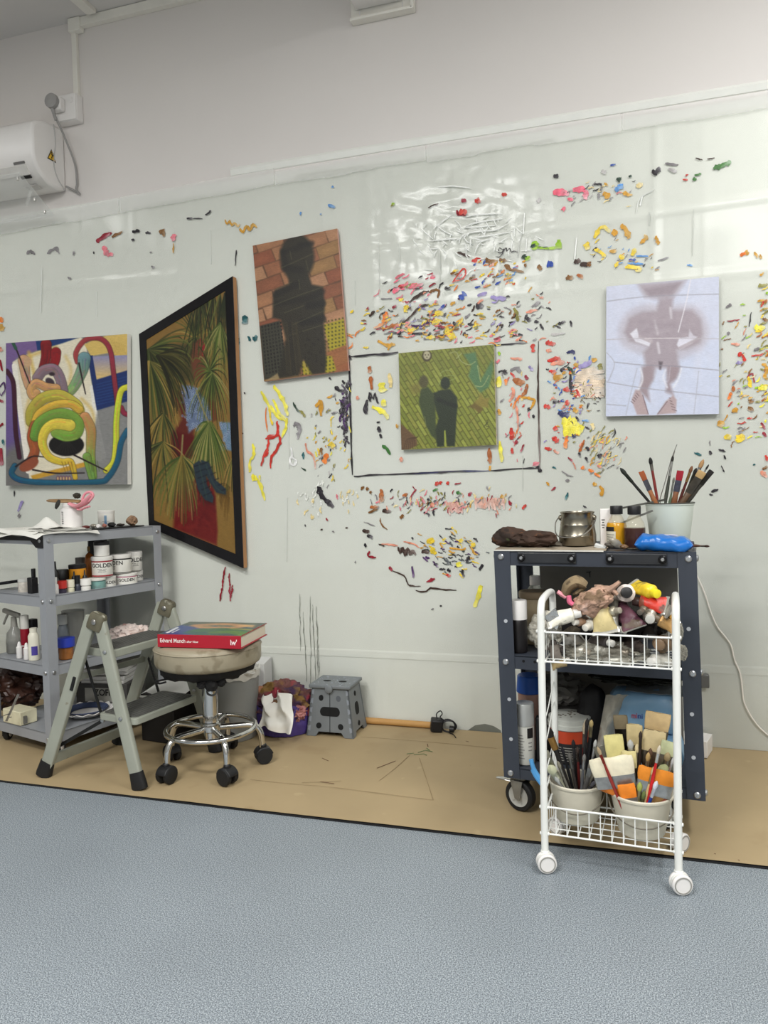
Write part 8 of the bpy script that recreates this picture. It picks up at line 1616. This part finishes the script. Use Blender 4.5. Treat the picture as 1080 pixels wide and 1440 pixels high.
TU = [((817, 862), (768, 872), yf+.01, yf-.005, .019, (226, 222, 206), (214, 212, 206), False, 'big white tube with a folded silver tail lying at the left of the pile'),
 ((842, 848), (853, 891), yc-.01, yf, .024, (196, 180, 130), (90, 80, 60), False, 'ochre smeared tube with its pale tail hanging over the basket front'),
 ((866, 845), (860, 884), yc, yf+.01, .012, (150, 148, 138), (120, 116, 104), True, 'narrow grey foil tube next to the ochre smeared tube'),
 ((868, 846), (893, 884), yc+.03, yf+.002, .021, (84, 50, 62), (40, 30, 34), False, 'dark mauve tube showing its broad silver tail'),
 ((914, 871), (916, 850), yf-.004, yk, .019, (176, 172, 160), (196, 194, 186), True, 'metal tube with its round end facing out of the pile'),
 ((882, 834), (874, 838), yf+.012, yk+.005, .023, (222, 208, 198), (26, 24, 24), False, 'white tube with a black screw cap facing forward on top of the pile'),
 ((925, 836), (885, 822), yf+.016, yk, .019, (226, 194, 44), (232, 214, 40), False, 'yellow tube with a bright yellow cap on top of the pile'),
 ((890, 845), (938, 852), yc, yf+.03, .019, (196, 50, 34), (60, 40, 36), False, 'red tube lying under the yellow one'),
 ((910, 866), (941, 860), yc+.02, yf+.02, .014, (186, 182, 172), (110, 104, 96), True, 'short silver tube at the right under the red one'),
 ((920, 868), (952, 884), yf+.02, yf+.012, .015, (190, 150, 96), (96, 80, 60), True, 'bronze coloured foil tube beside the right cart post'),
 ((822, 884), (848, 868), yf+.004, yc+.02, .015, (206, 202, 190), (214, 210, 200), False, 'white tube end poking out under the ochre tube'),
 ((796, 902), (820, 898), yf+.01, yc, .016, (140, 136, 128), (120, 118, 112), True, 'grey tube behind the left wires of the upper basket'),
 ((778, 900), (783, 930), yf+.015, yf+.012, .013, (120, 112, 104), (80, 74, 70), False, 'brown-grey tube standing upright at the left of the upper basket'),
 ((862, 905), (832, 896), yf+.008, yc, .015, (60, 54, 52), (206, 204, 196), False, 'dark tube with a pale round cap behind the middle wires'),
 ((905, 912), (872, 902), yf+.02, yc+.03, .018, (52, 44, 42), (60, 52, 48), False, 'dark brown tube lying low at the right of the upper basket'),
 ((926, 908), (944, 900), yf+.012, yk, .023, (122, 100, 78), (128, 104, 80), False, 'fat brown tube end behind the right wires'),
 ((830, 918), (792, 910), yf+.012, yc, .012, (196, 192, 180), (150, 140, 126), True, 'thin silver tube lying low behind the left wires'),
 ((848, 930), (884, 926), yf+.014, yf+.03, .014, (170, 168, 158), (200, 198, 190), True, 'silver tube along the bottom of the upper basket'),
 ((802, 928), (776, 934), yf+.018, yf+.02, .013, (160, 140, 100), (190, 186, 176), False, 'tan smeared tube at the bottom left of the upper basket'),
 ((913, 931), (942, 926), yf+.006, yc, .018, (200, 198, 188), (232, 230, 224), False, 'pale tube with a white cap at the bottom right of the upper basket'),
 ((880, 889), (858, 880), yf+.006, yc, .010, (196, 194, 184), (210, 208, 198), False, 'small tube with a pale knob cap under the mauve tube'),
 ((935, 886), (905, 884), yc, yk, .016, (48, 44, 42), (38, 36, 36), False, 'black tube lying in the gap above the right wires'),
 ((815, 893), (800, 882), yc+.02, yk, .015, (92, 84, 70), (70, 64, 58), False, 'olive dark tube in the gap under the big white tube')]
TU += [((872, 858), (842, 862), yf+.004, yc, .013, (176, 170, 150), (150, 144, 130), True, 'creased silver tube between the pink glove and the mauve tube'),
 ((899, 862), (930, 842), yf+.006, yk, .012, (140, 128, 112), (90, 84, 76), True, 'dull metal tube crossing under the red tube'),
 ((806, 876), (832, 872), yf+.002, yc, .012, (150, 120, 96), (210, 206, 196), False, 'brownish tube just below the pinkish glove'),
 ((838, 912), (866, 922), yf+.016, yc, .014, (186, 184, 176), (206, 204, 196), True, 'bright foil tube low in the middle of the upper basket'),
 ((892, 922), (858, 912), yf+.018, yf+.04, .012, (120, 112, 100), (70, 66, 60), True, 'grimy foil tube low right of the middle in the upper basket'),
 ((948, 872), (930, 848), yf+.02, yc, .012, (204, 200, 192), (196, 150, 70), False, 'pale tube with a mustard cap squeezed against the right cart post'),
 ((794, 916), (770, 906), yf+.012, yc, .012, (96, 88, 82), (60, 56, 54), False, 'charcoal tube low at the left end of the upper basket')]
for i, (c1, c2, y0, y1, r, col, cc, fo, lb) in enumerate(TU): ptube(lb, c1, c2, y0, y1, r, col, cc, fo, i*1.3)
FO = mat('bright_foil', (206, 206, 204), .2, metal=.9, var=.2, vs=30, bump=.5, bs=50)
mb = MB(); q_ = [at(1, yf-.012, x, y) for x, y in ((765, 868), (781, 855), (789, 872), (783, 886))]; n4 = [p+Vector((0, .006, 0)) for p in q_]; mb.add(q_+n4, [(0, 3, 2, 1), (4, 5, 6, 7), (0, 1, 5, 4), (1, 2, 6, 5), (2, 3, 7, 6), (3, 0, 4, 7)])
mb.build('folded_foil', FO, [o for o in COL.objects if o.get('label', '').startswith('big white tube')][0], smooth=False)
# glove
GLV = mat('dirty_pink_glove', (176, 142, 122), .8, var=.3, vs=30, stains=(((104, 84, 60), 22., .52, .85), ((70, 58, 44), 40., .60, .7), ((214, 184, 172), 26., .62, .6)), bump=.4, bs=160)
gl = thing('work_glove', 'dirty pinkish work glove lying on top of the paint tube pile', 'glove', at(1, yc, 840, 850))
def g_t(pts, rs, name, m=GLV, fl=.6, y=yf+.02):
    P = smooth_path([at(1, y-.0, *p) for p in pts]); R_ = [np.interp(i/(len(P)-1), np.linspace(0, 1, len(rs)), rs) for i in range(len(P))]
    return MB().tube(P, R_, 12, flat=fl).build(name, m, gl)
MB().blob(at(1, yf+.02, 834, 845), (.056, .030, .031), 5, .22, 2.4, 5, R=Matrix.Rotation(-.42, 3, 'Y')).build('palm', GLV, gl); g_t([(852, 832), (862, 826), (872, 818)], [.018, .013, .008], 'finger'); g_t([(846, 828), (858, 828), (868, 836)], [.014, .012, .009], 'finger'); g_t([(826, 858), (834, 864), (842, 860)], [.020, .016, .010], 'thumb')
g_t([(836, 826), (846, 826), (856, 830)], [.012, .012, .010], 'finger', y=yc)
g_t([(806, 850), (801, 846), (800, 838)], [.010, .012, .010], 'cuff', mat('hot_pink_cuff', (222, 108, 140), .7, var=.1))
g2 = thing('work_glove', 'folded brown work glove behind the pinkish one', 'glove', at(1, yk, 805, 830)); gl = g2
GL2 = mat('brown_glove', (134, 116, 88), .85, var=.3, vs=30, stains=(((74, 60, 44), 30., .54, .8),), bump=.4, bs=160)
g_t([(795, 836), (800, 824), (812, 818), (824, 824)], [.020, .028, .030, .018], 'palm', GL2, y=yc+.02); g_t([(822, 824), (814, 832), (806, 836)], [.012, .012, .010], 'finger', GL2, y=yc+.02); g_t([(784, 832), (790, 836), (796, 840)], [.009, .011, .010], 'cuff', mat('pink_roll', (222, 150, 160), .7, var=.1), y=yc+.01)
# crinkled clear plastic under and around the tubes
PL2 = mat('crumpled_film', (170, 166, 152), .12, var=.3, vs=30, alpha=.5, stains=(((84, 76, 62), 10., .56, .7), ((206, 202, 190), 16., .66, .7)), bump=.9, bs=80)
for px, py, y, d, sd, lb in ((850, 918, yc, (.12, .055, .030), 91, 'crumpled grey plastic film filling the bottom of the upper basket'), (778, 886, yc, (.022, .05, .024), 93, 'stained plastic scrap sticking out at the left end of the upper basket'), (960, 918, yf+.03, (.012, .018, .020), 95, 'clear plastic poking out past the right cart post'), (952, 888, yc, (.016, .03, .030), 97, 'small plastic scrap beside the bronze tube')):
    tag(MB().blob(at(1, y, px, py), d, sd, .22, 3.2, 5).build('plastic_film', PL2), lb, 'plastic')
tag(MB().blob(at(1, yk, 850, 878), (.125, .035, .05), 99, .2, 2., 4).build('dark_cloth', mat('dark_filling_cloth', (36, 33, 32), .9, var=.3, vs=20)), 'dark cloth packed behind the paint tubes in the upper basket', 'cloth')
# ------------------------------------------------------------------ light and camera
def lamp(name, loc, sx, sy, energy, col=(1, .995, .975), aim=None):
    l = bpy.data.lights.new(name, 'AREA'); l.shape = 'RECTANGLE'; l.size = sx; l.size_y = sy; l.energy = energy; l.color = col
    o = bpy.data.objects.new(name, l); COL.objects.link(o); o.location = loc
    if aim is not None: o.rotation_euler = (Vector(aim)-Vector(loc)).to_track_quat('-Z', 'Y').to_euler()
    return o
lamp('ceiling_light', (-1.25, -3.3, 3.26), 1.2, .3, 66)
lamp('ceiling_light', (-1.35, -4.8, 3.26), 1.2, .3, 74)
lamp('ceiling_light', (1.25, -1.75, 3.26), .3, 1.2, 50)
lamp('ceiling_light', (1.45, -4.5, 3.26), 1.5, .8, 82)
lamp('ceiling_light', (-3.9, -1.9, 3.26), .3, 1.2, 14)
w = bpy.data.worlds.new('room'); SC.world = w; w.use_nodes = True
w.node_tree.nodes['Background'].inputs[0].default_value = (.8, .82, .85, 1); w.node_tree.nodes['Background'].inputs[1].default_value = .02
cd = bpy.data.cameras.new('camera'); cd.sensor_fit = 'VERTICAL'; cd.sensor_height = 36; cd.sensor_width = 27; cd.lens = CF/1440*36; cd.clip_start = .05
co = bpy.data.objects.new('camera', cd); COL.objects.link(co)
M = Matrix((_rt, _up, -_fw)).transposed().to_4x4(); M.translation = CAM; co.matrix_world = M
SC.camera = co
vs = SC.view_settings; vs.view_transform = 'Standard'; vs.look = 'None'; vs.exposure = 0.20; vs.gamma = 1.0; vs.use_curve_mapping = False
SC.cycles.max_bounces = 8; SC.cycles.diffuse_bounces = 4; SC.cycles.transparent_max_bounces = 12; SC.cycles.use_denoising = True; SC.cycles.sample_clamp_indirect = 8
